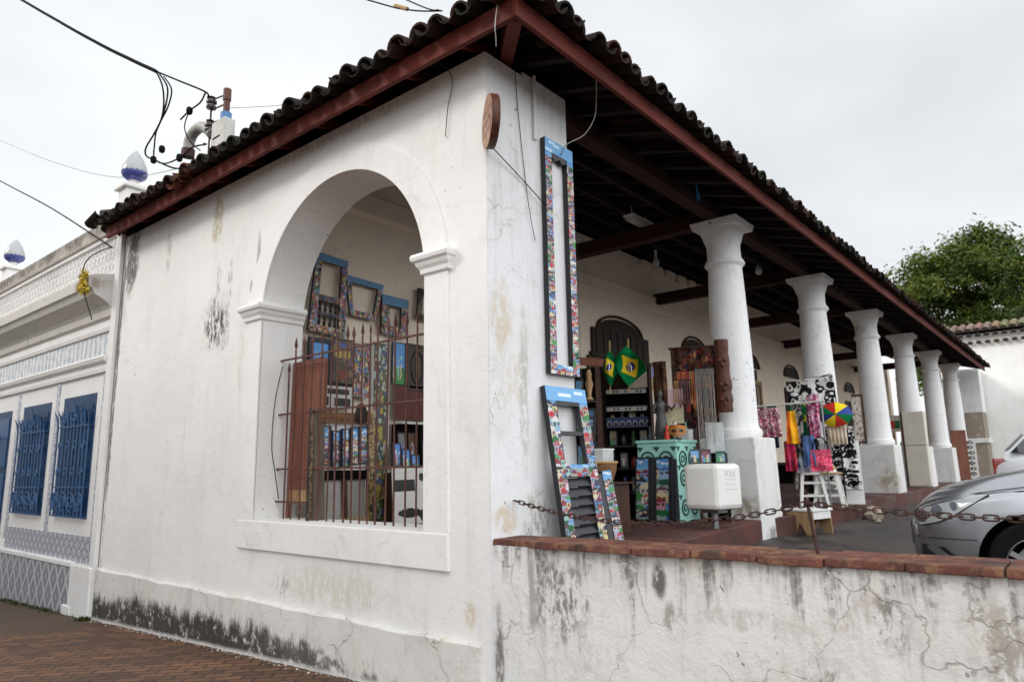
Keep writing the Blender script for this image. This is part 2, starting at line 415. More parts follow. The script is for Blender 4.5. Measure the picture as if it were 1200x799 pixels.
# azulejo tiles
def azulejo(name, kind):
    t = NT(name)
    p = t.pos()
    x, y, z = t.sep(p)
    if kind == 'diamond':
        u, v = t.ma('MULTIPLY', y, 3.3), t.ma('MULTIPLY', z, 2.2)
        a = t.ma('ABSOLUTE', t.ma('SUBTRACT', t.ma('FRACT', t.ma('ADD', t.ma('ADD', u, v), 40.0)), 0.5))
        b = t.ma('ABSOLUTE', t.ma('SUBTRACT', t.ma('FRACT', t.ma('ADD', t.ma('SUBTRACT', u, v), 40.0)), 0.5))
        line = t.ss(t.ma('MINIMUM', a, b), 0.13, 0.07)
        flow = t.ss(t.ma('ADD', a, b), 0.80, 0.90)
        f = t.ma('MAXIMUM', line, t.ma('MULTIPLY', flow, 0.7))
        dark, light = (0.225, 0.23, 0.275, 1), (0.50, 0.50, 0.51, 1)
    elif kind == 'lattice':
        k = 5.5
        u, v = t.ma('MULTIPLY', y, k), t.ma('MULTIPLY', z, k)
        a = t.ma('SINE', t.ma('MULTIPLY', u, 2 * PI)); b = t.ma('SINE', t.ma('MULTIPLY', v, 2 * PI))
        q = t.ma('ABSOLUTE', t.ma('ADD', a, b))
        r = t.ma('ABSOLUTE', t.ma('MULTIPLY', a, b))
        f = t.ma('MAXIMUM', t.ss(q, 0.55, 0.25), t.ss(r, 0.75, 0.9))
        dark, light = (0.24, 0.245, 0.32, 1), (0.58, 0.57, 0.58, 1)
    elif kind == 'frieze':
        k = 8.0
        a = t.noise(t.scale(p, (1, k, k * 0.8)), 1.3, 4, 0.6)
        u = t.ma('ABSOLUTE', t.ma('SINE', t.ma('MULTIPLY', y, 2 * PI * 3.1)))
        f = t.ss(t.ma('ADD', a, t.ma('MULTIPLY', u, 0.25)), 0.48, 0.78)
        dark, light = (0.30, 0.34, 0.40, 1), (0.66, 0.66, 0.65, 1)
    else:   # strips
        a = t.noise(t.scale(p, (1, 16, 16)), 1.5, 4, 0.6)
        f = t.ss(a, 0.40, 0.62)
        dark, light = (0.24, 0.25, 0.33, 1), (0.62, 0.61, 0.62, 1)
    col = t.mix(f, dark, light)
    # tile joints every 14 cm
    jy = t.ma('ABSOLUTE', t.ma('SUBTRACT', t.ma('FRACT', t.ma('MULTIPLY', y, 7.0)), 0.5))
    jz = t.ma('ABSOLUTE', t.ma('SUBTRACT', t.ma('FRACT', t.ma('ADD', t.ma('MULTIPLY', z, 7.0), 20.0)), 0.5))
    j = t.ss(t.ma('MAXIMUM', jy, jz), 0.475, 0.495)
    col = t.mix(t.ma('MULTIPLY', j, 0.5), col, (0.30, 0.28, 0.26, 1))
    col = t.mix(t.ma('MULTIPLY', t.ss(t.noise(p, 5, 5), 0.5, 0.8), 0.35), col, (0.32, 0.30, 0.27, 1))
    return t.done(col, 0.35, 0, 0.5)
M['az_diamond'] = azulejo('diamond_glazed_tile', 'diamond')
M['az_lattice'] = azulejo('lattice_glazed_tile', 'lattice')
M['az_frieze'] = azulejo('floral_glazed_tile', 'frieze')
M['az_strip'] = azulejo('border_glazed_tile', 'strip')

# ground materials
def pavers():
    t = NT('brick_paving')
    p = t.pos()
    m = t.n('ShaderNodeMapping')
    t.set(m.inputs['Vector'], p)
    m.inputs['Rotation'].default_value = (0, 0, R_(49))
    b = t.n('ShaderNodeTexBrick')
    t.set(b.inputs['Vector'], m.outputs[0])
    b.inputs['Scale'].default_value = 1.0
    b.inputs['Brick Width'].default_value = 0.23
    b.inputs['Row Height'].default_value = 0.105
    b.inputs['Mortar Size'].default_value = 0.011
    b.inputs['Mortar Smooth'].default_value = 0.4
    b.inputs['Color1'].default_value = (0.215, 0.105, 0.055, 1)
    b.inputs['Color2'].default_value = (0.092, 0.050, 0.031, 1)
    b.inputs['Mortar'].default_value = (0.020, 0.016, 0.013, 1)
    dirt = t.ss(t.noise(p, 1.1, 6, 0.65), 0.38, 0.66)
    col = t.mix(t.ma('MULTIPLY', dirt, 0.45), b.outputs['Color'], (0.055, 0.038, 0.026, 1))
    sx, sy, sz = t.sep(p)
    # grey cement apron in front of the tiled house
    f = t.ma('MULTIPLY', t.ss(t.ma('ADD', sy, t.ma('MULTIPLY', t.noise(p, 2.2, 4), 0.8)), 6.35, 6.6), 1.0)
    col = t.mix(t.ma('MULTIPLY', f, 0.85), col, (0.080, 0.056, 0.038, 1))
    col = t.mix(t.ma('MULTIPLY', t.ss(t.noise(p, 30, 3), 0.55, 0.7), 0.25), col, (0.19, 0.13, 0.09, 1))
    t.bump(t.ma('ADD', b.outputs['Fac'], t.ma('MULTIPLY', t.noise(p, 20, 4), -0.5)), -0.7, 0.012)
    return t.done(col, 0.75, 0, 0.3)
M['pavers'] = pavers()
def concrete(name, c1, c2, wet=0.0):
    t = NT(name)
    p = t.pos()
    f = t.ss(t.noise(p, 1.3, 7, 0.68), 0.35, 0.68)
    col = t.mix(f, (*c1, 1), (*c2, 1))
    col = t.mix(t.ma('MULTIPLY', t.ss(t.noise(p, 18, 4), 0.55, 0.75), 0.4), col, (*[x * 0.5 for x in c1], 1))
    rough = 0.85
    if wet:
        w = t.ss(t.noise(t.scale(p, (1, 1, 1), (4, 2, 0)), 1.1, 6, 0.65), 0.46, 0.54)
        col = t.mix(t.ma('MULTIPLY', w, wet), col, (0.022, 0.020, 0.020, 1))
        rough = t.ma('SUBTRACT', 0.85, t.ma('MULTIPLY', w, 0.4))
    t.bump(t.noise(p, 14, 6, 0.7), 0.5, 0.015)
    return t.done(col, rough, 0, 0.35)
M['asphalt'] = concrete('worn_street_cement', (0.085, 0.075, 0.065), (0.055, 0.048, 0.042))
M['forecourt'] = concrete('stained_forecourt_cement', (0.075, 0.056, 0.048), (0.040, 0.031, 0.028), 0.9)
M['red_floor'] = concrete('red_cement_floor', (0.105, 0.036, 0.028), (0.060, 0.024, 0.020), 0.3)
def coping():
    t = NT('red_coping_brick')
    p = t.pos()
    f = t.ss(t.noise(p, 5, 7, 0.7), 0.35, 0.68)
    col = t.mix(f, (0.155, 0.052, 0.038, 1), (0.075, 0.032, 0.026, 1))
    w = t.ss(t.noise(t.scale(p, (1, 1, 1), (5, 1, 2)), 9, 8, 0.78), 0.47, 0.60)
    col = t.mix(t.ma('MULTIPLY', w, 0.75), col, (0.25, 0.135, 0.070, 1))
    k = t.ss(t.noise(p, 4.2, 7, 0.7), 0.52, 0.66)
    col = t.mix(t.ma('MULTIPLY', k, 0.75), col, (0.04, 0.030, 0.026, 1))
    t.bump(t.noise(p, 22, 6, 0.7), 0.7, 0.02)
    return t.done(col, 0.8, 0, 0.3)
M['coping'] = coping()

# ------------------------------------------------------------------ mesh builder
class MB:
    def __init__(s):
        s.v, s.f, s.m, s.c = [], [], [], []
        s.mi = 0
        s.col = (0.5, 0.5, 0.5)
    def add(s, vs, fs, col=None):
        o = len(s.v)
        s.v.extend([tuple(x) for x in vs])
        for i, f in enumerate(fs):
            s.f.append([o + k for k in f]); s.m.append(s.mi); s.c.append(col or s.col)
        return s
    def box(s, x0, y0, z0, x1, y1, z1, col=None):
        vs = [(x0, y0, z0), (x1, y0, z0), (x1, y1, z0), (x0, y1, z0), (x0, y0, z1), (x1, y0, z1), (x1, y1, z1), (x0, y1, z1)]
        return s.add(vs, [(0, 3, 2, 1), (4, 5, 6, 7), (0, 1, 5, 4), (1, 2, 6, 5), (2, 3, 7, 6), (3, 0, 4, 7)], col)
    def hexa(s, b, t, col=None):
        """4 bottom points, 4 top points (same winding, ccw from above)"""
        return s.add(list(b) + list(t), [(0, 3, 2, 1), (4, 5, 6, 7), (0, 1, 5, 4), (1, 2, 6, 5), (2, 3, 7, 6), (3, 0, 4, 7)], col)
    def bar(s, a, b, w, h, upv=(0, 0, 1), col=None):
        a, b = Vector(a), Vector(b)
        d = (b - a).normalized()
        u = Vector(upv)
        r = d.cross(u)
        if r.length < 1e-4:
            r = d.cross(Vector((1, 0, 0)))
        r.normalize(); u = r.cross(d)
        q = lambda p: [p - r * w / 2 - u * h / 2, p + r * w / 2 - u * h / 2, p + r * w / 2 + u * h / 2, p - r * w / 2 + u * h / 2]
        return s.add(q(a) + q(b), [(3, 2, 1, 0), (4, 5, 6, 7), (0, 1, 5, 4), (1, 2, 6, 5), (2, 3, 7, 6), (3, 0, 4, 7)], col)
    def tube(s, pts, r, seg=8, col=None):
        pts = [Vector(p) for p in pts]
        n = len(pts)
        rr = r if isinstance(r, (list, tuple)) else [r] * n
        vs, fs = [], []
        prev = None
        for i, p in enumerate(pts):
            d = (pts[min(i + 1, n - 1)] - pts[max(i - 1, 0)])
            d = d.normalized() if d.length > 1e-9 else Vector((0, 0, 1))
            if prev is None:
                a = Vector((0, 0, 1)) if abs(d.z) < 0.9 else Vector((1, 0, 0))
            else:
                a = prev
            x = (a - d * a.dot(d)).normalized()
            prev = x
            y = d.cross(x)
            for k in range(seg):
                t = 2 * PI * k / seg
                vs.append(p + x * (math.cos(t) * rr[i]) + y * (math.sin(t) * rr[i]))
        for i in range(n - 1):
            for k in range(seg):
                k2 = (k + 1) % seg
                fs.append((i * seg + k, i * seg + k2, (i + 1) * seg + k2, (i + 1) * seg + k))
        fs.append(tuple(reversed(range(seg))))
        fs.append(tuple((n - 1) * seg + k for k in range(seg)))
        return s.add(vs, fs, col)
    def lathe(s, prof, c=(0, 0, 0), seg=32, col=None, sx=1.0, sy=1.0):
        vs, fs = [], []
        n = len(prof)
        for r, z in prof:
            for k in range(seg):
                t = 2 * PI * k / seg
                vs.append((c[0] + r * math.cos(t) * sx, c[1] + r * math.sin(t) * sy, c[2] + z))
        for i in range(n - 1):
            for k in range(seg):
                k2 = (k + 1) % seg
                fs.append((i * seg + k, i * seg + k2, (i + 1) * seg + k2, (i + 1) * seg + k))
        fs.append(tuple(reversed(range(seg))))
        fs.append(tuple((n - 1) * seg + k for k in range(seg)))
        return s.add(vs, fs, col)
    def prism(s, poly, fn, d0, d1, col=None):
        """poly: 2-D ccw points; fn(a, b, d) -> point"""
        n = len(poly)
        vs = [fn(a, b, d0) for a, b in poly] + [fn(a, b, d1) for a, b in poly]
        fs = [tuple(range(n)), tuple(reversed(range(n, 2 * n)))]
        for k in range(n):
            k2 = (k + 1) % n
            fs.append((k2, k, n + k, n + k2))
        return s.add(vs, fs, col)
    def grid(s, nu, nv, fn, colfn=None):
        vs = [fn(i / nu, j / nv) for j in range(nv + 1) for i in range(nu + 1)]
        o = len(s.v)
        s.v.extend([tuple(x) for x in vs])
        for j in range(nv):
            for i in range(nu):
                a = o + j * (nu + 1) + i
                s.f.append([a, a + 1, a + nu + 2, a + nu + 1]); s.m.append(s.mi)
                s.c.append(colfn(i, j) if colfn else s.col)
        return s
    def build(s, name, mats, parent=None, smooth=None, color=False, bevel=0.0, loc=None, fix=False):
        me = bpy.data.meshes.new(name)
        me.from_pydata(s.v, [], s.f)
        mats = mats if isinstance(mats, (list, tuple)) else [mats]
        for m in mats:
            me.materials.append(m)
        if len(mats) > 1:
            me.polygons.foreach_set('material_index', s.m)
        if color:
            at = me.color_attributes.new('Col', 'FLOAT_COLOR', 'CORNER')
            arr = np.ones((len(me.loops), 4), dtype=np.float32)
            i = 0
            for f, c in zip(s.f, s.c):
                arr[i:i + len(f), :3] = c
                i += len(f)
            at.data.foreach_set('color', arr.ravel())
        if fix:
            bm = bmesh.new(); bm.from_mesh(me)
            bmesh.ops.recalc_face_normals(bm, faces=bm.faces)
            bm.to_mesh(me); bm.free()
        if smooth is not None:
            me.polygons.foreach_set('use_smooth', [True] * len(me.polygons))
            me.set_sharp_from_angle(angle=R_(smooth))
        me.update()
        o = bpy.data.objects.new(name, me)
        C.objects.link(o)
        if parent:
            o.parent = parent
        if loc:
            o.location = loc
        if bevel:
            b = o.modifiers.new('bevel', 'BEVEL')
            b.width = bevel; b.segments = 2; b.limit_method = 'ANGLE'; b.angle_limit = R_(40)
        return o

def thing(name, label, cat, loc=(0, 0, 0), rz=0.0, group=None):
    o = bpy.data.objects.new(name, None)
    C.objects.link(o)
    o.empty_display_size = 0.1
    o.location = loc
    o.rotation_euler = (0, 0, rz)
    o['label'] = label; o['category'] = cat
    if group:
        o['group'] = group
    return o
def tag(o, label, cat, group=None):
    o['label'] = label; o['category'] = cat
    if group:
        o['group'] = group
    return o
def struct(o):
    o['kind'] = 'structure'
    return o
def copy_tree(o, parent=None):
    c = o.copy(); C.objects.link(c)
    if parent is not None:
        c.parent = parent
    for ch in list(o.children):
        copy_tree(ch, c)
    return c
def grp(o, lb):
    o['label'] = lb
    return o

# ================================================================== SETTING
def street_z(y):
    return 0.08 - 0.034 * max(-9.0, min(y, 14.0))
def sheet(name, xs, ys, zf, mat):
    b = MB()
    nx, ny = len(xs), len(ys)
    vs = [(x, y, zf(x, y)) for y in ys for x in xs]
    fs = [(j * nx + i, j * nx + i + 1, (j + 1) * nx + i + 1, (j + 1) * nx + i) for j in range(ny - 1) for i in range(nx - 1)]
    b.add(vs, fs)
    return struct(b.build(name, mat))
sheet('ground', [-250, -60, -12, 0.3, 60, 250], [-250, -60, -9, 0, 7, 14, 60, 250], lambda x, y: street_z(y) - 0.03, M['asphalt'])
sheet('street', [-9, -4, 0.04], [-9, -4, 0, 3, 6.4, 9, 14], lambda x, y: street_z(y), M['pavers'])
def court_z(x, y):
    return 0.70 + 0.088 * min(0.0, max(y, -4.0))
sheet('forecourt', [0.28, 2, 5, 9, 14, 20, 27], [-14, -4, -2.5, -1.2, 0, 0.5], court_z, M['forecourt'])
b = MB()
poly = [(0.05, -0.44), (4.95, -0.03), (5.6, -0.12), (27.0, -0.16), (27.0, 6.38), (0.05, 6.38)]
b.prism(poly, lambda a, c, d: (a, c, d), 0.45, 0.92)
struct(b.build('terrace', M['red_floor'], fix=True, bevel=0.012))

# ================================================================== MARKET BUILDING
mk = thing('market_building', 'whitewashed colonial market hall with big barred arch, six round columns and clay tile roof', 'building', (0, 0, 0))
def plate_arch(y0, y1, z0, z1, oy0, oy1, oz0, spring, xf, xb):
    """wall in the plane x = xf..xb with an arched hole"""
    r = (oy1 - oy0) / 2; cy = (oy0 + oy1) / 2
    hole = []
    n = 40
    for k in range(n + 1):
        t = PI * k / n
        hole.append((cy + r * math.cos(t), spring + r * math.sin(t)))
    for k in range(1, 9):
        hole.append((oy0, spring + (oz0 - spring) * k / 8))
    for k in range(1, 9):
        hole.append((oy0 + (oy1 - oy0) * k / 8, oz0))
    for k in range(1, 8):
        hole.append((oy1, oz0 + (spring - oz0) * k / 8))
    cz = (oz0 + spring + r) / 2
    def outer(p):
        dy, dz = p[0] - cy, p[1] - cz
        s = 1e9
        if dy > 1e-9: s = min(s, (y1 - cy) / dy)
        if dy < -1e-9: s = min(s, (y0 - cy) / dy)
        if dz > 1e-9: s = min(s, (z1 - cz) / dz)
        if dz < -1e-9: s = min(s, (z0 - cz) / dz)
        return (cy + dy * s, cz + dz * s)
    pts = hole[:]
    # add exact corner rays
    for c in ((y0, z0), (y1, z0), (y0, z1), (y1, z1)):
        a = math.atan2(c[1] - cz, c[0] - cy)
        best = min(range(len(pts)), key=lambda i: abs((math.atan2(pts[i][1] - cz, pts[i][0] - cy) - a + PI) % (2 * PI) - PI))
        pts[best] = (*pts[best], c)
    bb = MB()
    N = len(pts)
    ins = [(p[0], p[1]) for p in pts]
    outs = [p[2] if len(p) == 3 else outer(p) for p in pts]
    vs = [(xf, *p) for p in ins] + [(xf, *p) for p in outs] + [(xb, *p) for p in ins] + [(xb, *p) for p in outs]
    fs = []
    for k in range(N):
        k2 = (k + 1) % N
        fs += [(k, k2, N + k2, N + k), (2 * N + k2, 2 * N + k, 3 * N + k, 3 * N + k2), (k2, k, 2 * N + k, 2 * N + k2), (N + k, N + k2, 3 * N + k2, 3 * N + k)]
    bb.add(vs, fs)
    return bb
WY = 6.40
aw = plate_arch(0.0, WY, -0.6, 4.655, 0.63, 2.93, 1.14, 3.04, 0.0, 0.45).build('arched_wall', M['wall'], mk, fix=True)
# flat raised band round the arch
pb = plate_arch(0.37, 3.17, 0.885, 4.50, 0.63, 2.93, 1.14, 3.04, -0.022, -0.001)
# outer edge of the band follows the arch: rebuild as strip
bb = MB()
yc, rr, sp = 1.78, 1.15, 3.04
inn, out = [], []
inn.append((2.93, 1.14)); out.append((3.15, 1.14))
for k in range(41):
    t = PI * k / 40
    inn.append((yc - rr * math.cos(PI - t), sp + rr * math.sin(t)))
    out.append((yc - (rr + 0.25) * math.cos(PI - t), sp + (rr + 0.25) * math.sin(t)))
inn.append((0.63, 1.14)); out.append((0.37, 1.14))
inn[0], out[0] = (2.93, 1.14), (3.16, 1.14)
# order: left jamb, arch from y=2.93 to y=0.63, right jamb
n = len(inn)
for xf, xb in ((-0.02, 0.004),):
    vs = [(xf, *p) for p in inn] + [(xf, *p) for p in out] + [(xb, *p) for p in inn] + [(xb, *p) for p in out]
    fs = []
    for k in range(n - 1):
        fs += [(k, k + 1, n + k + 1, n + k), (k + 1, k, 2 * n + k, 2 * n + k + 1), (n + k, n + k + 1, 3 * n + k + 1, 3 * n + k)]
    bb.add(vs, fs)
bb.build('archivolt', M['trim'], aw, fix=True, bevel=0.006)
b = MB()
b.box(-0.028, 0.368, 0.885, 0.003, 3.165, 1.139)
b.build('sill_band', M['trim'], aw, bevel=0.008)
# imposts: moulded blocks wrapping into the reveal
def impost(ya, yb, face):
    bb = MB()
    prof = [(0.0, 3.03), (0.022, 3.04), (0.026, 3.075), (0.045, 3.10), (0.055, 3.125), (0.075, 3.14), (0.082, 3.165), (0.075, 3.19), (0.05, 3.20), (0.0, 3.205)]
    rings = []
    for d, z in prof:
        if face > 0:   # opening on the low-y side of this block (left jamb)
            y0_, y1_ = ya - d, yb + d * 0.6
        else:
            y0_, y1_ = ya - d * 0.6, yb + d
        rings.append([(-0.02 - d, y0_, z), (0.452, y0_, z), (0.452, y1_, z), (-0.02 - d, y1_, z)])
    vs = [p for r in rings for p in r]
    fs = []
    for i in range(len(rings) - 1):
        for k in range(4):
            k2 = (k + 1) % 4
            fs.append((i * 4 + k, i * 4 + k2, i * 4 + 4 + k2, i * 4 + 4 + k))
    fs.append((3, 2, 1, 0)); e = (len(rings) - 1) * 4
    fs.append((e, e + 1, e + 2, e + 3))
    bb.add(vs, fs)
    return bb.build('impost', M['trim'], aw, fix=True, bevel=0.004)
impost(2.932, 3.20, 1)
impost(0.36, 0.628, -1)
# plinth with a weathered sloping top
b = MB()
ny = 60
def pl_top(y):
    return 0.452 + 0.006 * math.sin(y * 5) + 0.004 * math.sin(y * 13)
vs, fs = [], []
for j in range(ny + 1):
    y = 0.08 + (WY - 0.09) * j / ny
    e = 0.006 * math.sin(y * 9 + 1) + 0.004 * math.sin(y * 23)
    vs += [(-0.045 + e, y, -0.7), (-0.042 + e, y, pl_top(y) - 0.014), (-0.004, y, pl_top(y)), (0.02, y, pl_top(y))]
for j in range(ny):
    for k in range(3):
        fs.append((j * 4 + k, j * 4 + k + 1, j * 4 + 4 + k + 1, j * 4 + 4 + k))
fs += [(3, 2, 1, 0), (ny * 4, ny * 4 + 1, ny * 4 + 2, ny * 4 + 3)]
b.add(vs, fs)
b.build('plinth', M['plinth'], aw, fix=True, smooth=35)
# corner pillar: the facade end of the wall
b = MB()
b.box(0.452, 0.0, -0.6, 1.045, 0.50, 4.70)
b.build('corner_pillar', M['pillar'], mk, bevel=0.012)
b = MB()
b.box(-0.0, -0.010, -0.6, 0.452, 0.001, 4.632)
b.build('pillar_face', M['pillar'], mk, bevel=0.005)

# iron grille in the arch
gr = MB()
gy0, gy1 = 0.62, 2.95
for z in (2.65, 2.12, 1.60):
    gr.box(0.212, gy0, z - 0.008, 0.230, gy1 + 0.03, z + 0.008)
grille = gr.build('grille', M['iron_red'], mk)
gb = MB(); gb.box(0.213, 2.33, 1.29, 0.231, 2.95, 1.306); gb.build('rail', M['iron_red'], grille)
b = MB()
b.tube([(0, 0, 1.12), (0, 0, 2.74)], 0.0082, 6)
b.lathe([(0.003, 2.735), (0.019, 2.775), (0.013, 2.81), (0.002, 2.86)], seg=6, sx=0.5)
bar0 = b.build('bar', M['iron_red'], grille)
for i, y in enumerate((2.79, 2.66, 2.52, 2.385, 2.26, 2.13, 2.01, 1.88, 1.765, 1.66, 1.56, 1.455, 1.34, 1.22, 1.09, 0.97, 0.84, 0.72)):
    o = bar0 if i == 0 else bar0.copy()
    if i:
        C.objects.link(o)
    o.parent = grille
    o.location = (0.222 + rng.uniform(-.004, .004), y, rng.uniform(-0.02, 0.015) - (0.22 if i in (0,) else 0))
    o.rotation_euler = (rng.uniform(-.006, .006), 0, rng.uniform(0, 3))

# inner gallery wall, openings to the shops
D = 3.30
doors = [(6.30, 8.30), (9.90, 11.0), (13.1, 14.2), (16.2, 17.3), (19.3, 20.4), (22.4, 23.5)]
b = MB()
x = 0.45
for a, c in doors:
    b.box(x, D, 0.5, a, D + 0.4, 3.50); x = c
b.box(x, D, 0.5, 25.4, D + 0.4, 3.50)
b.prism([(0.45, 3.50), (25.4, 3.50), (25.4, 5.56), (2.95, 5.56), (0.45, 4.86)], lambda p_, q_, d_: (p_, d_, q_), D, D + 0.4)
inner = b.build('inner_wall', M['inner'], mk)
b = MB()   # thicker lower face ending in a ledge
b.hexa([(0.46, D - .06, 4.62), (25.4, D - .06, 4.62), (25.4, D + .01, 4.56), (0.46, D + .01, 4.56)],
       [(0.46, D - .06, 4.86), (25.4, D - .06, 4.86), (25.4, D + .01, 4.90), (0.46, D + .01, 4.90)])
b.build('ledge', M['inner'], inner, bevel=0.01)
b = MB(); b.box(0.45, 6.0, 0.4, 25.4, 6.40, 4.75); b.build('back_wall', M['inner'], mk)
# lunettes over the doors
for i, (a, c) in enumerate(doors):
    w = c - a
    cx = (a + c) / 2 + (0.05 if i == 0 else 0)
    hw = 0.74 if i == 0 else 0.55
    zb, h = (3.50, 0.68) if i == 0 else (3.92, 0.30)
    bb = MB()
    arc = [(cx + hw * math.cos(PI * k / 18), (3.93 if i == 0 else zb) + (0.25 if i == 0 else h) * math.sin(PI * k / 18)) for k in range(19)]
    bb.prism(arc, lambda p, q, d: (p, d, q), D - 0.02, D + 0.05)
    lun = bb.build('lunette', M['slat_wood'], mk, fix=True)
    bb = MB()
    for k in range(19):
        t = PI * k / 18
        bb.add([], [])
    rim_o = [(cx + (hw + .05) * math.cos(PI * k / 18), D - .03, (3.93 if i == 0 else zb) + ((0.25 if i == 0 else h) + .05) * math.sin(PI * k / 18)) for k in range(19)]
    bb.tube(rim_o, 0.026, 6)
    bb.build('rim', M['door_wood'], lun)
    if i == 0:
        bb = MB()
        n = 17
        for k in range(n):
            xx = 6.37 + (8.36 - 6.37) * k / n
            bb.box(xx, D - 0.05 - 0.01 * (k % 2), 3.49, xx + 0.105, D - 0.005, 3.93)
        bb.box(6.32, D - .07, 3.42, 8.40, D - .002, 3.49)
        bb.build('transom', M['slat_wood'], mk)
        for xj in (6.22, 8.30):
            bb = MB(); bb.box(xj, D - .05, 0.92, xj + .10, D - .003, 3.42); bb.build('door_jamb', M['door_wood'], mk)
    else:
        bb = MB()
        bb.box(a - .10, D - .045, 0.92, a, D - .003, 3.50); bb.box(c, D - .045, 0.92, c + .10, D - .003, 3.50)
        bb.box(a - .10, D - .045, 3.499, c + .10, D - .0031, 3.60)
        bb.build('door_frame', M['raw_wood'] if i == 2 else M['door_wood'], mk)
        bb = MB()
        for s in (0, 1):
            x0_, x1_ = (a + .005, (a + c) / 2 - .005) if s == 0 else ((a + c) / 2 + .005, c - .005)
            bb.box(x0_, D + .06, 0.92, x1_, D + .10, 3.495)
        dd = bb.build('door', M['door_wood'], mk)
        bb = MB()
        for s in (0, 1):
            x0_, x1_ = (a + .005, (a + c) / 2 - .005) if s == 0 else ((a + c) / 2 + .005, c - .005)
            for z0_, z1_ in ((1.1, 1.9), (2.05, 3.3)):
                bb.box(x0_ + .08, D + .045, z0_, x1_ - .08, D + .062, z1_)
        bb.build('panel', M['slat_wood'], dd, bevel=0.01)
for x0_, x1_ in ((13.45, 14.05),):
    bb = MB(); bb.box(x0_, D - .03, 3.62, x1_, D + .01, 3.88); bb.build('vent', M['slat_wood'], mk)

# columns
def column(cx, cy=0.31, idx=0):
    b = MB()
    b.lathe([(0.300, 1.88), (0.318, 1.90), (0.326, 1.94), (0.318, 1.98), (0.292, 2.00), (0.286, 2.02), (0.278, 2.06), (0.275, 2.28), (0.271, 2.5), (0.268, 2.8), (0.262, 3.1), (0.254, 3.4), (0.244, 3.7), (0.235, 3.9), (0.226, 4.10)], (0, 0, 0), 40)
    def wob(bb):
        bb.v = [(x * k_ * .955, y * k_ * .955, z) for x, y, z in bb.v for k_ in (1 + .010 * math.sin(2 * math.atan2(y, x) + z * 1.7 + idx) + .008 * math.sin(5 * math.atan2(y, x) - z * 4.1 + idx * 2),)]
    wob(b)
    sh = b.build('column', M['column'], mk, smooth=30, loc=(cx, cy, 0))
    b = MB()
    b.lathe([(0.226, 4.10), (0.232, 4.115), (0.250, 4.125), (0.258, 4.145), (0.250, 4.165), (0.240, 4.172), (0.240, 4.19), (0.222, 4.20), (0.214, 4.25),
             (0.213, 4.36), (0.218, 4.40), (0.218, 4.41), (0.232, 4.45), (0.240, 4.47), (0.258, 4.53), (0.280, 4.58), (0.292, 4.612)], (0, 0, 0), 40)
    b.build('capital', M['column'], sh, smooth=25)
    b = MB()
    b.hexa([(-.295, -.295, 4.61), (.295, -.295, 4.61), (.295, .295, 4.61), (-.295, .295, 4.61)], [(-.318, -.318, 4.70), (.318, -.318, 4.70), (.318, .318, 4.70), (-.318, .318, 4.70)])
    b.build('abacus', M['column'], sh, bevel=0.008)
    b = MB()
    q = 0.375
    b.hexa([(-q, -q, 0.3), (q, -q, 0.3), (q, q, 0.3), (-q, q, 0.3)], [(-.352, -.352, 1.882), (.352, -.352, 1.882), (.352, .352, 1.882), (-.352, .352, 1.882)])
    b.build('pedestal', M['pedestal'], sh, bevel=0.018)
COLX = [5.07 + 3.75 * k for k in range(6)]
for i, cx in enumerate(COLX):
    column(cx, 0.31, i)
# end pier: plastered above, bare stone below
b = MB()
b.box(25.9, -0.30, 3.15, 26.9, 0.7, 4.72)
pier = b.build('end_pier', M['column'], mk, bevel=0.02)
b = MB()
b.box(25.92, -0.28, 2.25, 26.88, 0.68, 3.152)
b.box(25.95, -0.30, 0.5, 26.88, 0.68, 2.08)
b.build('bare_masonry', M['pier'], pier, bevel=0.03)
b = MB(); b.box(25.88, -0.36, 2.08, 26.9, 0.7, 2.25); b.build('ledge', M['far_wall'], pier, bevel=0.02)
b = MB(); b.box(25.90, 2.6, 0.5, 26.3, 3.3, 5.2); b.build('end_wall', M['inner'], mk)

# roof
PIT = 0.28
XE = 25.55
def deck(x, y):
    return 4.72 + PIT * min(x + 0.25, y + 0.50, 6.45 - y)
rb = MB()
RY = 2.975
zr = 4.72 + PIT * 3.475
hx = -0.25 + 3.475
A, B_, C_, D_ = (-.275, -.525, 4.715), (XE, -.525, 4.715), (XE, 6.40, 4.715), (-.275, 6.27, 4.715)
R1, R2 = (hx, RY, zr), (XE, RY, zr)
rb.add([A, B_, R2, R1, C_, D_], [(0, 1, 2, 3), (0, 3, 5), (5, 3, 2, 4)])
roof = rb.build('roof', M['deck'], mk)
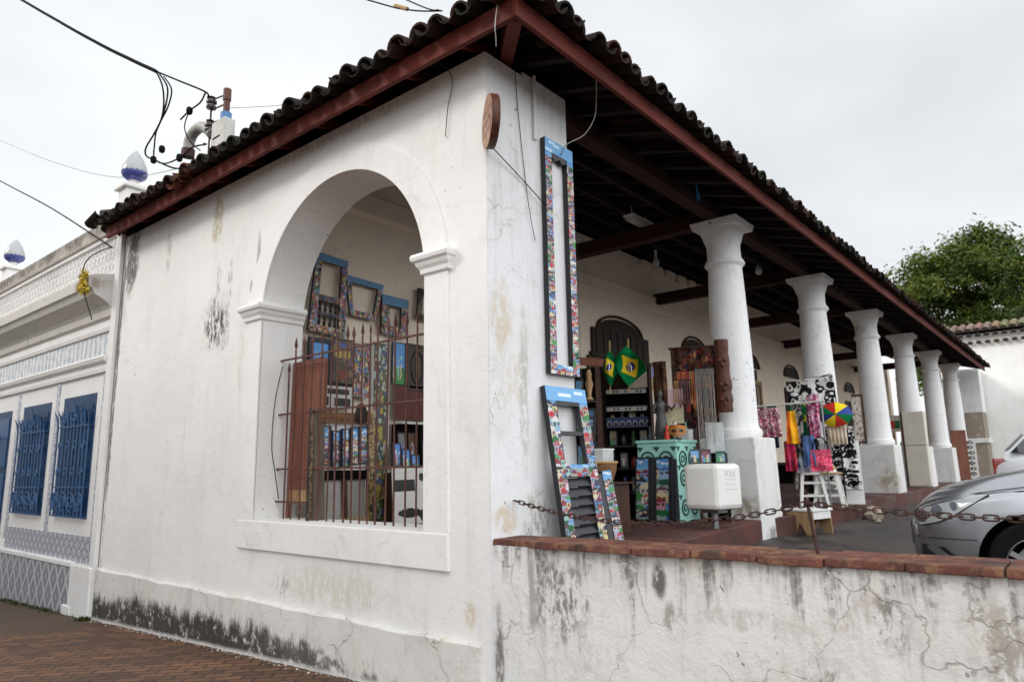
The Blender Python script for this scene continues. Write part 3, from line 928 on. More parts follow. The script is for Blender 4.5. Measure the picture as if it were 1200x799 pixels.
# barrel tiles
def tile_field(name, cols, parent):
    """cols: list of (origin xyz at the eave, along-eave unit, up-slope unit, run)"""
    b = MB()
    tr = random.Random(3)
    for (o, e, nrm, run, special) in cols:
        o, e, nrm = Vector(o), Vector(e), Vector(nrm)
        sl = (nrm + Vector((0, 0, PIT))).normalized()
        upv = Vector((0, 0, 1)) - sl * sl.z
        upv.normalize()
        s, row = 0.0, 0
        L = 0.44
        while s < run:
            base = tr.choice([(0.034, 0.020, 0.016), (0.020, 0.014, 0.013), (0.058, 0.024, 0.017), (0.018, 0.014, 0.013), (0.044, 0.021, 0.016), (0.022, 0.022, 0.014)])
            if special:
                base = (0.16, 0.055, 0.032)
            j = tr.uniform(-0.02, 0.02); k0 = tr.uniform(0.88, 1.12)
            seg = 8 if row < 2 else 5
            c0 = o + e * j + sl * (s + tr.uniform(-0.04, 0.03)) + upv * (0.026 + tr.uniform(-.010, .016))
            c1 = c0 + sl * min(L, run - s + 0.2) - upv * 0.012 + e * tr.uniform(-.01, .01)
            r0, r1 = 0.100 * k0, 0.078 * k0
            outer0, outer1, in0, in1 = [], [], [], []
            for k in range(seg + 1):
                t = PI * (k / seg)
                ca, sa = math.cos(t), math.sin(t)
                for lst, c, r in ((outer0, c0, r0), (outer1, c1, r1), (in0, c0, r0 - .017), (in1, c1, r1 - .017)):
                    lst.append(c + e * (r * ca) + upv * (r * sa * 0.95))
            m = seg + 1
            vs = outer0 + outer1
            fs = [(k, k + 1, m + k + 1, m + k) for k in range(seg)]
            if row < 2:
                vs = outer0 + outer1 + in0 + in1
                fs += [(2 * m + k + 1, 2 * m + k, 3 * m + k, 3 * m + k + 1) for k in range(seg)]
                fs += [(k + 1, k, 2 * m + k, 2 * m + k + 1) for k in range(seg)]
            b.add(vs, fs, base)
            if row < 2:     # channel tile beside the cover
                cc = c0 + e * 0.1 - upv * 0.006 - sl * 0.03
                ce = c1 + e * 0.1 - upv * 0.006
                u0, u1, w0 = [], [], []
                for k in range(6):
                    t = PI * (k / 5)
                    u0.append(cc + e * (0.08 * math.cos(t)) + upv * (0.055 - 0.065 * math.sin(t)))
                    w0.append(cc + e * (0.08 * math.cos(t)) + upv * (0.039 - 0.065 * math.sin(t)))
                    u1.append(ce + e * (0.08 * math.cos(t)) + upv * (0.055 - 0.065 * math.sin(t)))
                b.add(u0 + u1 + w0, [(k, k + 1, 6 + k + 1, 6 + k) for k in range(5)] + [(k + 1, k, 12 + k, 12 + k + 1) for k in range(5)], tuple(x * 0.8 for x in base))
            s += 0.34; row += 1
    return b.build(name, M['tile'], parent, smooth=50, color=True)
cols = []
x = -0.30
while x < XE - 0.05:
    run = min(3.55, max(0.10, (x + 0.25) + 0.13))
    cols.append(((x, -0.655, 4.662), (1, 0, 0), (0, 1, 0), run, False)); x += 0.2
y = -0.50
while y < 6.22:
    run = min(3.5, max(0.10, min(y + .5, 6.30 - y) + 0.13))
    gap = 3.95 < y < 4.15
    cols.append(((-0.405, y, 4.662 - (0.05 if gap else 0)), (0, 1, 0), (1, 0, 0), run, 3.6 < y < 4.2)); y += 0.2
x = -0.30
while x < XE - 0.05:
    cols.append(((x, 6.46, 4.693), (-1, 0, 0), (0, -1, 0), min(3.55, max(.1, x + .38)), False)); x += 0.2
# hips and ridge as rows of larger covers
dz = Vector((1, 1, 0)).normalized()
tile_field('tiles', cols, roof)
b = MB()
tr = random.Random(11)
def hip(p, q):
    p, q = Vector(p), Vector(q)
    d = (q - p); L = d.length; d.normalize()
    side = d.cross(Vector((0, 0, 1))).normalized()
    u = side.cross(d)
    s = 0.0
    while s < L:
        c0 = p + d * s + u * 0.03; c1 = p + d * min(s + .42, L + .05) + u * 0.015
        r0, r1 = 0.125, 0.105
        a0, a1, i0 = [], [], []
        for k in range(9):
            t = PI * k / 8
            a0.append(c0 + side * r0 * math.cos(t) + u * r0 * math.sin(t))
            i0.append(c0 + side * (r0 - .02) * math.cos(t) + u * (r0 - .02) * math.sin(t))
            a1.append(c1 + side * r1 * math.cos(t) + u * r1 * math.sin(t))
        cc = tr.choice([(0.045, 0.036, 0.031), (0.03, 0.027, 0.025), (0.06, 0.04, 0.03)])
        b.add(a0 + a1 + i0, [(k, k + 1, 10 + k, 9 + k) for k in range(8)] + [(k + 1, k, 18 + k, 19 + k) for k in range(8)], cc)
        s += .34
hip((-.42, -.67, 4.77), (hx, RY, zr + .05)); hip((-.33, 6.27, 4.76), (hx, RY, zr + .05)); hip((hx, RY, zr + .05), (XE, RY, zr + .05))
b.build('ridge_tiles', M['tile'], roof, smooth=50, color=True)
# fascias
b = MB()
b.box(-0.292, -0.50, 4.552, -0.252, 6.28, 4.70)
b.build('fascia', M['fascia_y'], roof, bevel=0.006)
b = MB()
b.box(-0.292, -0.542, 4.550, XE, -0.502, 4.70)
b.build('fascia', M['fascia'], roof, bevel=0.006)
# rafters
def rz_(s):
    return 4.72 - 0.065 + PIT * s
x = 0.45
while x < XE:
    run = min(3.45, x + 0.2)
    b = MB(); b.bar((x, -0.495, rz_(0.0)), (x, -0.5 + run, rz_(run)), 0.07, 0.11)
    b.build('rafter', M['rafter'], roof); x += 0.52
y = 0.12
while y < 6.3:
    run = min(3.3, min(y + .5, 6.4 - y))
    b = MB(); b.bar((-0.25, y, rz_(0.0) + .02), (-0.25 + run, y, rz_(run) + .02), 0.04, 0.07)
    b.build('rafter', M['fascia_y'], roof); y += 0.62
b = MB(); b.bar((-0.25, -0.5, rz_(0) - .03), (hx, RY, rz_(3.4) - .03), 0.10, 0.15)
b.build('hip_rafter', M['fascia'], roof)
b = MB(); b.box(0.12, 0.55, 4.636, 0.40, 6.3, 4.80); b.build('wall_plate', M['rafter'], roof)  # dark board added to stop light through the gap above the arched wall
b = MB(); b.box(1.05, 0.22, 4.702, XE, 0.40, 4.86)
b.build('wall_plate', M['beam'], roof, bevel=0.01)
for cx in COLX:
    b = MB(); b.box(cx - .085, 0.402, 4.72, cx + .085, D - .0, 4.93)
    b.build('tie_beam', M['beam'], roof, bevel=0.008)
for k in range(9):
    b = MB(); xx = 8.2 + .52 * k
    b.box(xx, D - .10, 5.40 + rng.uniform(-.03, .03), xx + rng.uniform(.28, .40), D - .003, 5.53)
    b.build('infill_block', M['inner'], inner, bevel=.015)
for k in range(4):
    yy = 0.9 + 0.7 * k
    b = MB(); b.box(0.5, yy - .03, 4.72 + PIT * (yy + .5) - .20, XE, yy + .03, 4.72 + PIT * (yy + .5) - .125)
    b.build('purlin', M['rafter'], roof)

# ================================================================== LOW WALL
lw = thing('low_wall', 'cracked and stained white plaster wall along the street, topped with red brick', 'wall', (0, 0, 0))
b = MB()
ny = 90
def cop_z(y):
    return 1.085 + 0.010 * (-y)
vs, fs = [], []
wr = random.Random(5)
nz_ = 8
rows = []
for j in range(ny + 1):
    y = -0.011 - 8.5 * j / ny
    for k in range(nz_ + 1):
        z = -0.3 + (cop_z(y) + .3) * k / nz_
        vs.append((0.012 + 0.010 * math.sin(y * 2.1 + z * 3) * math.sin(z * 4 + y) + wr.uniform(-.004, .004) - 0.03 * max(0, 0.3 - z), y, z))
for j in range(ny):
    for k in range(nz_):
        a = j * (nz_ + 1) + k
        fs.append((a, a + nz_ + 1, a + nz_ + 2, a + 1))
b.add(vs, fs)
b.box(0.03, -8.5, -0.3, 0.27, -0.012, 1.085)
b.build('wall_body', M['low_wall'], lw, smooth=60)
cb = MB()
y = -0.005
cr_ = random.Random(9)
while y > -8.5:
    L = cr_.uniform(0.30, 0.38)
    w0 = 0.0 if y < -0.3 else 0
    y1 = y - L
    dx = cr_.uniform(-.014, .012); dz_ = cr_.uniform(-.004, .006)
    xa0 = -0.035 + dx + (0.05 if y > -0.1 else 0); xa1 = -0.035 + dx
    z0a, z0b = cop_z(y) + dz_, cop_z(y1) + dz_
    xm = 0.12
    for (p0, p1, q0, q1) in ((xa0, xa1, xm - .003, xm - .003), (xm + .003, xm + .003, 0.31 + dx, 0.31 + dx)):
        cb.hexa([(p0, y1 + .004, z0b), (q0, y1 + .004, z0b), (q0, y - .003, z0a), (p1 if False else p0, y - .003, z0a)],
                [(p0 + .006, y1 + .004, z0b + .040), (q0, y1 + .004, z0b + .040), (q0, y - .003, z0a + .040), (p0 + .006, y - .003, z0a + .040)])
    y = y1
cb.build('coping', M['coping'], lw, bevel=0.007)

# ================================================================== TILED HOUSE (neighbour)
hs = thing('tiled_house', 'white parapeted house faced with blue patterned glazed tiles, blue barred windows', 'building', (0, 0, 0))
Y0, Y1 = 6.46, 14.0
b = MB(); b.box(0.0, Y0, -0.9, 6.0, Y1, 5.0); hw_ = b.build('wall', M['house'], hs)
b = MB(); b.box(-0.05, Y0 - .04, -0.9, 0.0, Y0 + .12, 5.0); b.build('corner_strip', M['house'], hs, bevel=0.008)
b = MB(); b.box(-0.07, Y0, 4.80, 0.5, Y1, 5.03); b.build('parapet_cap', M['parapet_cap'], hs, bevel=0.02)
b = MB(); b.box(-0.04, Y0 + .1, 4.745, 0.0, Y1, 4.80); b.box(-0.03, Y0 + .1, 4.20, 0.0, Y1, 4.25); b.build('parapet_moulding', M['house'], hs, bevel=0.006)
# pierced relief band of the parapet
b = MB()
k = 0
y = Y0 + 0.35
while y < 13.4:
    for z in (4.33, 4.50, 4.67):
        pts = [(-0.012, y + 0.066 * math.cos(t), z + 0.066 * math.sin(t)) for t in [2 * PI * q / 8 for q in range(9)]]
        b.tube(pts, 0.007, 4)
    y += 0.14
b.build('relief_band', M['house'], hs)
# main cornice
def moulding(name, prof, y0, y1, mat, parent):
    bb = MB()
    n = len(prof)
    vs = [(x_, y0 - (-x_) * 0.0, z_) for x_, z_ in prof] + [(x_, y1, z_) for x_, z_ in prof]
    fs = [(k, k + 1, n + k + 1, n + k) for k in range(n - 1)] + [tuple(range(n)), tuple(reversed(range(n, 2 * n)))]
    bb.add(vs, fs)
    return bb.build(name, mat, parent, fix=True)
cor = moulding('cornice', [(0.01, 3.62), (-0.05, 3.63), (-0.06, 3.70), (-0.05, 3.72), (-0.08, 3.78), (-0.16, 3.83), (-0.19, 3.85), (-0.26, 3.88), (-0.30, 3.96), (-0.33, 3.97), (-0.34, 4.10), (-0.31, 4.13), (0.01, 4.20)], Y0 + .12, Y1, M['cornice'], hs)
moulding('frieze_moulding', [(0.01, 3.42), (-0.04, 3.43), (-0.055, 3.48), (-0.03, 3.50), (-0.03, 3.56), (0.01, 3.57)], Y0 + .12, Y1, M['house'], hs)
b = MB(); b.box(-0.012, Y0 + .14, 3.12, 0.0, Y1, 3.42); b.build('frieze', M['az_frieze'], hs)
moulding('hood_moulding', [(0.01, 2.88), (-0.04, 2.89), (-0.05, 2.94), (-0.03, 2.95), (-0.03, 2.99), (-0.08, 3.03), (-0.10, 3.08), (-0.07, 3.11), (0.01, 3.12)], Y0 + .12, Y1, M['house'], hs)
for ys in (6.66, 8.36, 10.12):
    b = MB(); b.box(-0.014, ys - .055, 0.80, 0.0, ys + .055, 2.88); b.build('tile_strip', M['az_strip'], hs)
b = MB(); b.box(-0.012, 6.60, 0.475, 0.0, 10.2, 0.80); b.build('tile_dado', M['az_lattice'], hs)
for bx_ in ((-0.075, Y0, -0.9, 0.0, 7.12, 0.45), (-0.075, 10.12, -0.9, 0.0, 10.26, 0.6), (-0.07, 7.12, 0.41, 0.0, 10.12, 0.475), (-0.075, 11.95, -0.9, 0.0, Y1, 0.6), (-0.085, 7.00, -0.9, 0.0, 7.28, -0.05)):
    b = MB(); b.box(*bx_); b.build('base_course', M['house'], hs, bevel=0.012)
b = MB(); b.box(-0.055, 7.12, -0.9, 0.0, 10.12, 0.41); b.build('tile_plinth', M['az_diamond'], hs)
# windows with bulging iron grilles
def house_window(ya, yb, z0, z1):
    b = MB()
    b.box(-0.006, ya, z0, 0.0, yb, z1)
    w = b.build('window', M['blue_door'], hs)
    SC = 1
    b = MB()
    for s in (0, 1):
        y0_, y1_ = (ya + .03, (ya + yb) / 2 - .01) if s == 0 else ((ya + yb) / 2 + .01, yb - .03)
        n = 12
        for k in range(n):
            za = z0 + .1 + (z1 - z0 - .2) * k / n
            b.box(-0.016, y0_ + .05, za, -0.006, y1_ - .05, za + (z1 - z0 - .2) / n * 0.7)
    b.build('louver', M['blue_door'], w)
    g = MB()
    xo = -0.07
    lo, hi = z0 + .02, z1 - .42
    for z in (lo, z0 + .40, hi):
        g.box(xo, ya + .02, z - .009, xo + .016, yb - .02, z + .009)
        for yy in (ya + .02, yb - .02):
            g.box(xo, yy - .008, z - .008, 0.0, yy + .008, z + .008)
    n = 9
    for k in range(n + 1):
        yy = ya + .03 + (yb - ya - .06) * k / n
        g.tube([(xo + .008, yy, lo), (xo + .008, yy, hi)], 0.012, 5)
    def ring(cy, cz, r, a0=0, a1=2 * PI, w=0.013):
        g.tube([(xo + .008, cy + r * math.cos(a0 + (a1 - a0) * q / 12), cz + r * math.sin(a0 + (a1 - a0) * q / 12)) for q in range(13)], w, 5)
    for k in range(4):
        cy = ya + .03 + (yb - ya - .06) * (k + .5) / 4
        ring(cy, z0 + .21, 0.12); ring(cy, z0 + .21, 0.06)
        ring(cy, hi - .25, 0.05); ring(cy, (hi + z0) / 2, 0.045)
    for k in range(n + 1):
        yy = ya + .03 + (yb - ya - .06) * k / n
        c = abs(k / n - .5) * 2
        h = 0.40 - 0.22 * c if k % 2 == 0 else 0.22
        dy = (k / n - .5) * 0.14
        g.tube([(xo + .008, yy, hi), (xo + .0, yy + dy * .4, hi + h * .6), (xo - .03, yy + dy, hi + h)], [0.012, 0.018, 0.004], 5)
    for k in range(3):
        cy = ya + .06 + (yb - ya - .12) * (k + .5) / 3
        ring(cy, hi + .11, 0.09); ring(cy, hi + .12, 0.045)
    g.build('grille', M['blue_iron'], w)
house_window(6.92, 8.10, 1.01, 2.64)
house_window(8.62, 9.86, 1.00, 2.63)
b = MB(); b.box(-0.006, 10.45, -0.35, 0.0, 11.75, 2.62); dr = b.build('door', M['blue_door'], hs)
b = MB()
for s in (0, 1):
    for z0_, z1_ in ((-.2, .7), (.8, 1.6), (1.7, 2.5)):
        b.box(-0.018, 10.52 + .64 * s, z0_, -0.006, 11.05 + .64 * s, z1_)
b.build('panel', M['blue_iron'], dr, bevel=0.008)
g = MB()
for k in range(8):
    g.tube([(-.12, 10.5 + .165 * k, 1.3), (-.12, 10.5 + .165 * k, 2.2 + .2 * (k % 2))], .009, 5)
for z in (1.3, 2.2): g.box(-.128, 10.48, z - .008, -.112, 11.72, z + .008)
for z in (1.35, 2.15):
    for yy in (10.49, 11.71): g.box(-.12, yy - .008, z - .008, 0, yy + .008, z + .008)
g.build('grille', M['blue_iron'], dr)
# pine-cone finials
def finial(y, dzz):
    t = NT('glazed_finial')
    o = t.obj(); sx, sy, sz = t.sep(o)
    ang = t.ma('ARCTAN2', sy, sx)
    sc = t.ma('ABSOLUTE', t.ma('SINE', t.ma('MULTIPLY', ang, 8.0)))
    f = t.ss(t.ma('ADD', sz, t.ma('MULTIPLY', sc, -0.02)), 0.205, 0.225)
    col = t.mix(f, (0.050, 0.060, 0.22, 1), (0.35, 0.35, 0.355, 1))
    f2 = t.ss(sz, 0.10, 0.085)
    col = t.mix(f2, col, (0.66, 0.62, 0.58, 1))
    m = t.done(col, 0.25, 0, 0.5)
    b = MB()
    b.lathe([(0.085, 0.0), (0.06, 0.03), (0.055, 0.07), (0.08, 0.10), (0.15, 0.15), (0.172, 0.20), (0.17, 0.25), (0.15, 0.33), (0.115, 0.41), (0.07, 0.49), (0.03, 0.54), (0.004, 0.565)], seg=28)
    f_ = b.build('finial', m, hs, smooth=40, loc=(0.25, y, 5.36 + dzz))
    b = MB(); b.box(-.14, -.14, -.34, .14, .14, -.06); b.box(-.19, -.19, -.06, .19, .19, 0.0)
    b.build('pedestal', M['house'], f_, bevel=0.012)
finial(6.98, 0.24)
finial(12.35, 0.12)

# ================================================================== WHITE WALL at the far end
wb = thing('white_courtyard_building', 'bright white blank wall at the end of the colonnade with double row of tile ends', 'building', (0, 0, 0))
b = MB(); b.box(27.0, -16, 0.2, 34.0, 1.0, 6.05); b.build('wall', M['far_wall'], wb)
b = MB(); b.box(26.93, -16, 5.95, 27.02, 1.02, 6.10); b.build('eave_band', M['far_wall'], wb)
def eave_tiles(name, xf, z, r, ln, col0, sp=0.27):
    b = MB(); q = random.Random(int(z * 100))
    y = 1.0
    while y > -16:
        c = tuple(v * q.uniform(.7, 1.15) for v in col0)
        pts0 = [(xf, y + r * math.cos(PI * k / 6), z + r * math.sin(PI * k / 6)) for k in range(7)]
        pts1 = [(xf + ln, y + r * math.cos(PI * k / 6), z + r * math.sin(PI * k / 6) + ln * .3) for k in range(7)]
        b.add(pts0 + pts1, [(k, k + 1, 8 + k, 7 + k) for k in range(6)], c)
        b.add([(p_[0] + .02, p_[1], p_[2] - .012) for p_ in pts0], [tuple(range(7))], (0.03, 0.025, 0.02))  # dark end face stands in for the shade inside the hollow tile
        y -= sp
    return b.build(name, M['tile'], wb, smooth=45, color=True)
eave_tiles('tile_ends', 26.80, 5.72, 0.09, 0.3, (0.52, 0.49, 0.44))
eave_tiles('tile_ends', 26.72, 5.98, 0.09, 0.3, (0.50, 0.46, 0.40))
rr_ = eave_tiles('roof_tiles', 26.6, 6.16, 0.115, 1.3, (0.26, 0.19, 0.145))
b = MB(); b.col = (.2, .13, .09); b.add([(26.66, -16, 6.16), (26.66, 1.1, 6.16), (28.3, 1.1, 6.66), (28.3, -16, 6.66), (34.4, -16, 6.1), (34.4, 1.1, 6.1)], [(0, 1, 2, 3), (3, 2, 5, 4), (1, 5, 2), (0, 3, 4)])
b.build('roof', M['tile'], wb, color=True)

# ================================================================== HOUSE ACROSS THE STREET (added out of view to shade the foot of the arched wall)
rh = thing('added_shade_house', 'plain pale two-storey house added unseen across the street to shade the arched wall', 'building', (0, 0, 0))
b = MB(); b.box(-16, 0.5, -0.8, -9.2, 24, 8.6); b.build('wall', M['house'], rh)
b = MB(); b.box(-16.2, 0.3, 8.6, -8.9, 24.2, 8.85); b.build('cornice', M['house'], rh, bevel=.04)
for k in range(5):
    for z0, z1 in ((1.0, 3.0), (5.0, 7.0)):
        b = MB(); b.box(-9.21, 2 + 4.4 * k, z0, -9.185, 3.3 + 4.4 * k, z1); b.build('window', M['blue_door'], rh)

# ================================================================== TREE
def leaf_mat():
    t = NT('mango_leaf')
    a = t.n('ShaderNodeVertexColor', layer_name='Col').outputs['Color']
    t.b.inputs['Transmission Weight'].default_value = 0.0
    tr_ = t.n('ShaderNodeBsdfTranslucent')
    t.set(tr_.inputs[0], t.mix(1.0, a, (1.3, 1.5, 0.6, 1), 'MULTIPLY'))
    ms = t.n('ShaderNodeMixShader'); ms.inputs[0].default_value = 0.25
    t.t.links.new(t.b.outputs[0], ms.inputs[1]); t.t.links.new(tr_.outputs[0], ms.inputs[2])
    t.t.links.new(ms.outputs[0], t.out.inputs[0])
    return t.done(a, 0.5, 0, 0.3)
M['leaf'] = leaf_mat()
M['bark'] = simple('grey_bark', (0.09, 0.07, 0.05), (0.05, 0.04, 0.03), 4, 0.9, 0.8, stretch=(1, 1, .3))
def tree(label, c, blobs, n_leaf, size, seed, cols):
    t = thing('broadleaf_tree', label, 'tree', c)
    q = random.Random(seed)
    b = MB()
    b.tube([(0, 0, -2), (0.1, 0, 2), (0.0, .2, 5), (0.3, .1, 8)], [0.55, 0.45, 0.36, 0.22], 12)
    for bl in blobs[:7]:
        e = Vector(bl[0])
        b.tube([(0.05, .1, 4.2 + q.random()), (e.x * .4, e.y * .4, 4.2 + (e.z - 4.2) * .6), (e.x * .8, e.y * .8, e.z * .97)], [0.24, 0.16, 0.06], 8)
    b.build('trunk', M['bark'], t, smooth=60)
    b = MB()
    tot = sum(bl[1] ** 2 for bl in blobs)
    for (p, r) in blobs:
        p = Vector(p)
        # clumps over the blob surface and inside
        nc = max(8, int(26 * r))
        for k in range(nc):
            d = Vector((q.gauss(0, 1), q.gauss(0, 1), q.gauss(0, 1))).normalized()
            if d.z < -0.6: d.z *= -1
            rad = r * q.uniform(0.62, 1.06)
            cc = p + d * rad
            cr = q.uniform(0.35, 0.75)
            base = q.choice(cols)
            m = int(n_leaf * r * r / tot / nc)
            for _ in range(m):
                o = Vector((q.gauss(0, 1), q.gauss(0, 1), q.gauss(0, .75))) * cr * 0.55
                pt = cc + o
                s = size * q.uniform(0.7, 1.3)
                nrm = (d * 0.6 + Vector((q.gauss(0, .6), q.gauss(0, .6), q.gauss(0.5, .5)))).normalized()
                a = nrm.cross(Vector((q.gauss(0, 1), q.gauss(0, 1), q.gauss(0, 1)))).normalized()
                bb_ = nrm.cross(a)
                w = 0.42
                v = q.uniform(0.75, 1.25)
                col = tuple(x * v for x in base)
                b.add([pt - a * s * .5, pt + bb_ * s * w * .5 + nrm * s * .06, pt + a * s * .5, pt - bb_ * s * w * .5 + nrm * s * .06], [(0, 1, 2, 3)], col)
    b.build('crown', M['leaf'], t, color=True)
    return t
q = random.Random(21)
bl = []
for k in range(110):
    yy = q.uniform(-15.0, 6.0); xx = q.uniform(-5.0, 5.0)
    top = 13.3 - abs((yy + 4.5) / 10.5) ** 6 * 2.2 - (xx / 5.0) ** 2 * 1.4 + 0.5 * math.sin(yy * 1.3)
    bl.append(((xx, yy, top - q.random() ** 1.3 * 6.0), q.uniform(1.1, 1.9)))
GREENS = [(0.072, 0.105, 0.016), (0.046, 0.076, 0.012), (0.10, 0.125, 0.019), (0.028, 0.048, 0.010), (0.11, 0.13, 0.020), (0.070, 0.108, 0.014), (0.055, 0.092, 0.014)]
tree('large dark green mango tree spreading behind the white wall and its tile roof', (46, 0.0, 0.2), bl, 140000, 0.30, 4, GREENS)

# ================================================================== CARS
def carpaint(name, col, metal=0.8):
    t = NT(name)
    t.b.inputs['Coat Weight'].default_value = 0.6
    t.b.inputs['Coat Roughness'].default_value = 0.08
    d = t.ss(t.noise(t.obj(), 3, 5, .6), .4, .8)
    c = t.mix(t.ma('MULTIPLY', d, .25), (*col, 1), (*[x * .8 for x in col], 1))
    return t.done(c, 0.24 if metal else 0.33, metal, 0.5)
M['silver'] = carpaint('silver_car_paint', (0.40, 0.415, 0.44))
M['white_car'] = carpaint('white_car_paint', (0.80, 0.81, 0.82), 0.0)
M['tyre'] = simple('tyre_rubber', (0.006, 0.006, 0.007), (0.010, 0.010, 0.010), 9, 0.95, 0.1, spec=0.08)
M['alloy'] = simple('alloy_wheel', (0.55, 0.55, 0.56), (0.45, 0.45, 0.46), 5, 0.3, 0, 0.8)
def glassy(name, col, rough=0.05):
    t = NT(name); t.b.inputs['Coat Weight'].default_value = 1.0
    return t.done((*col, 1), rough, 0.0, 0.8)
M['car_glass'] = glassy('dark_car_glass', (0.02, 0.024, 0.026))
M['lamp_clear'] = glassy('headlight_glass', (0.36, 0.37, 0.37), 0.08)
M['chrome'] = simple('chrome', (0.75, 0.75, 0.76), (0.7, 0.7, 0.7), 4, 0.12, 0, 1.0)
M['red_lens'] = glassy('red_lamp_lens', (0.30, 0.010, 0.012), 0.1)

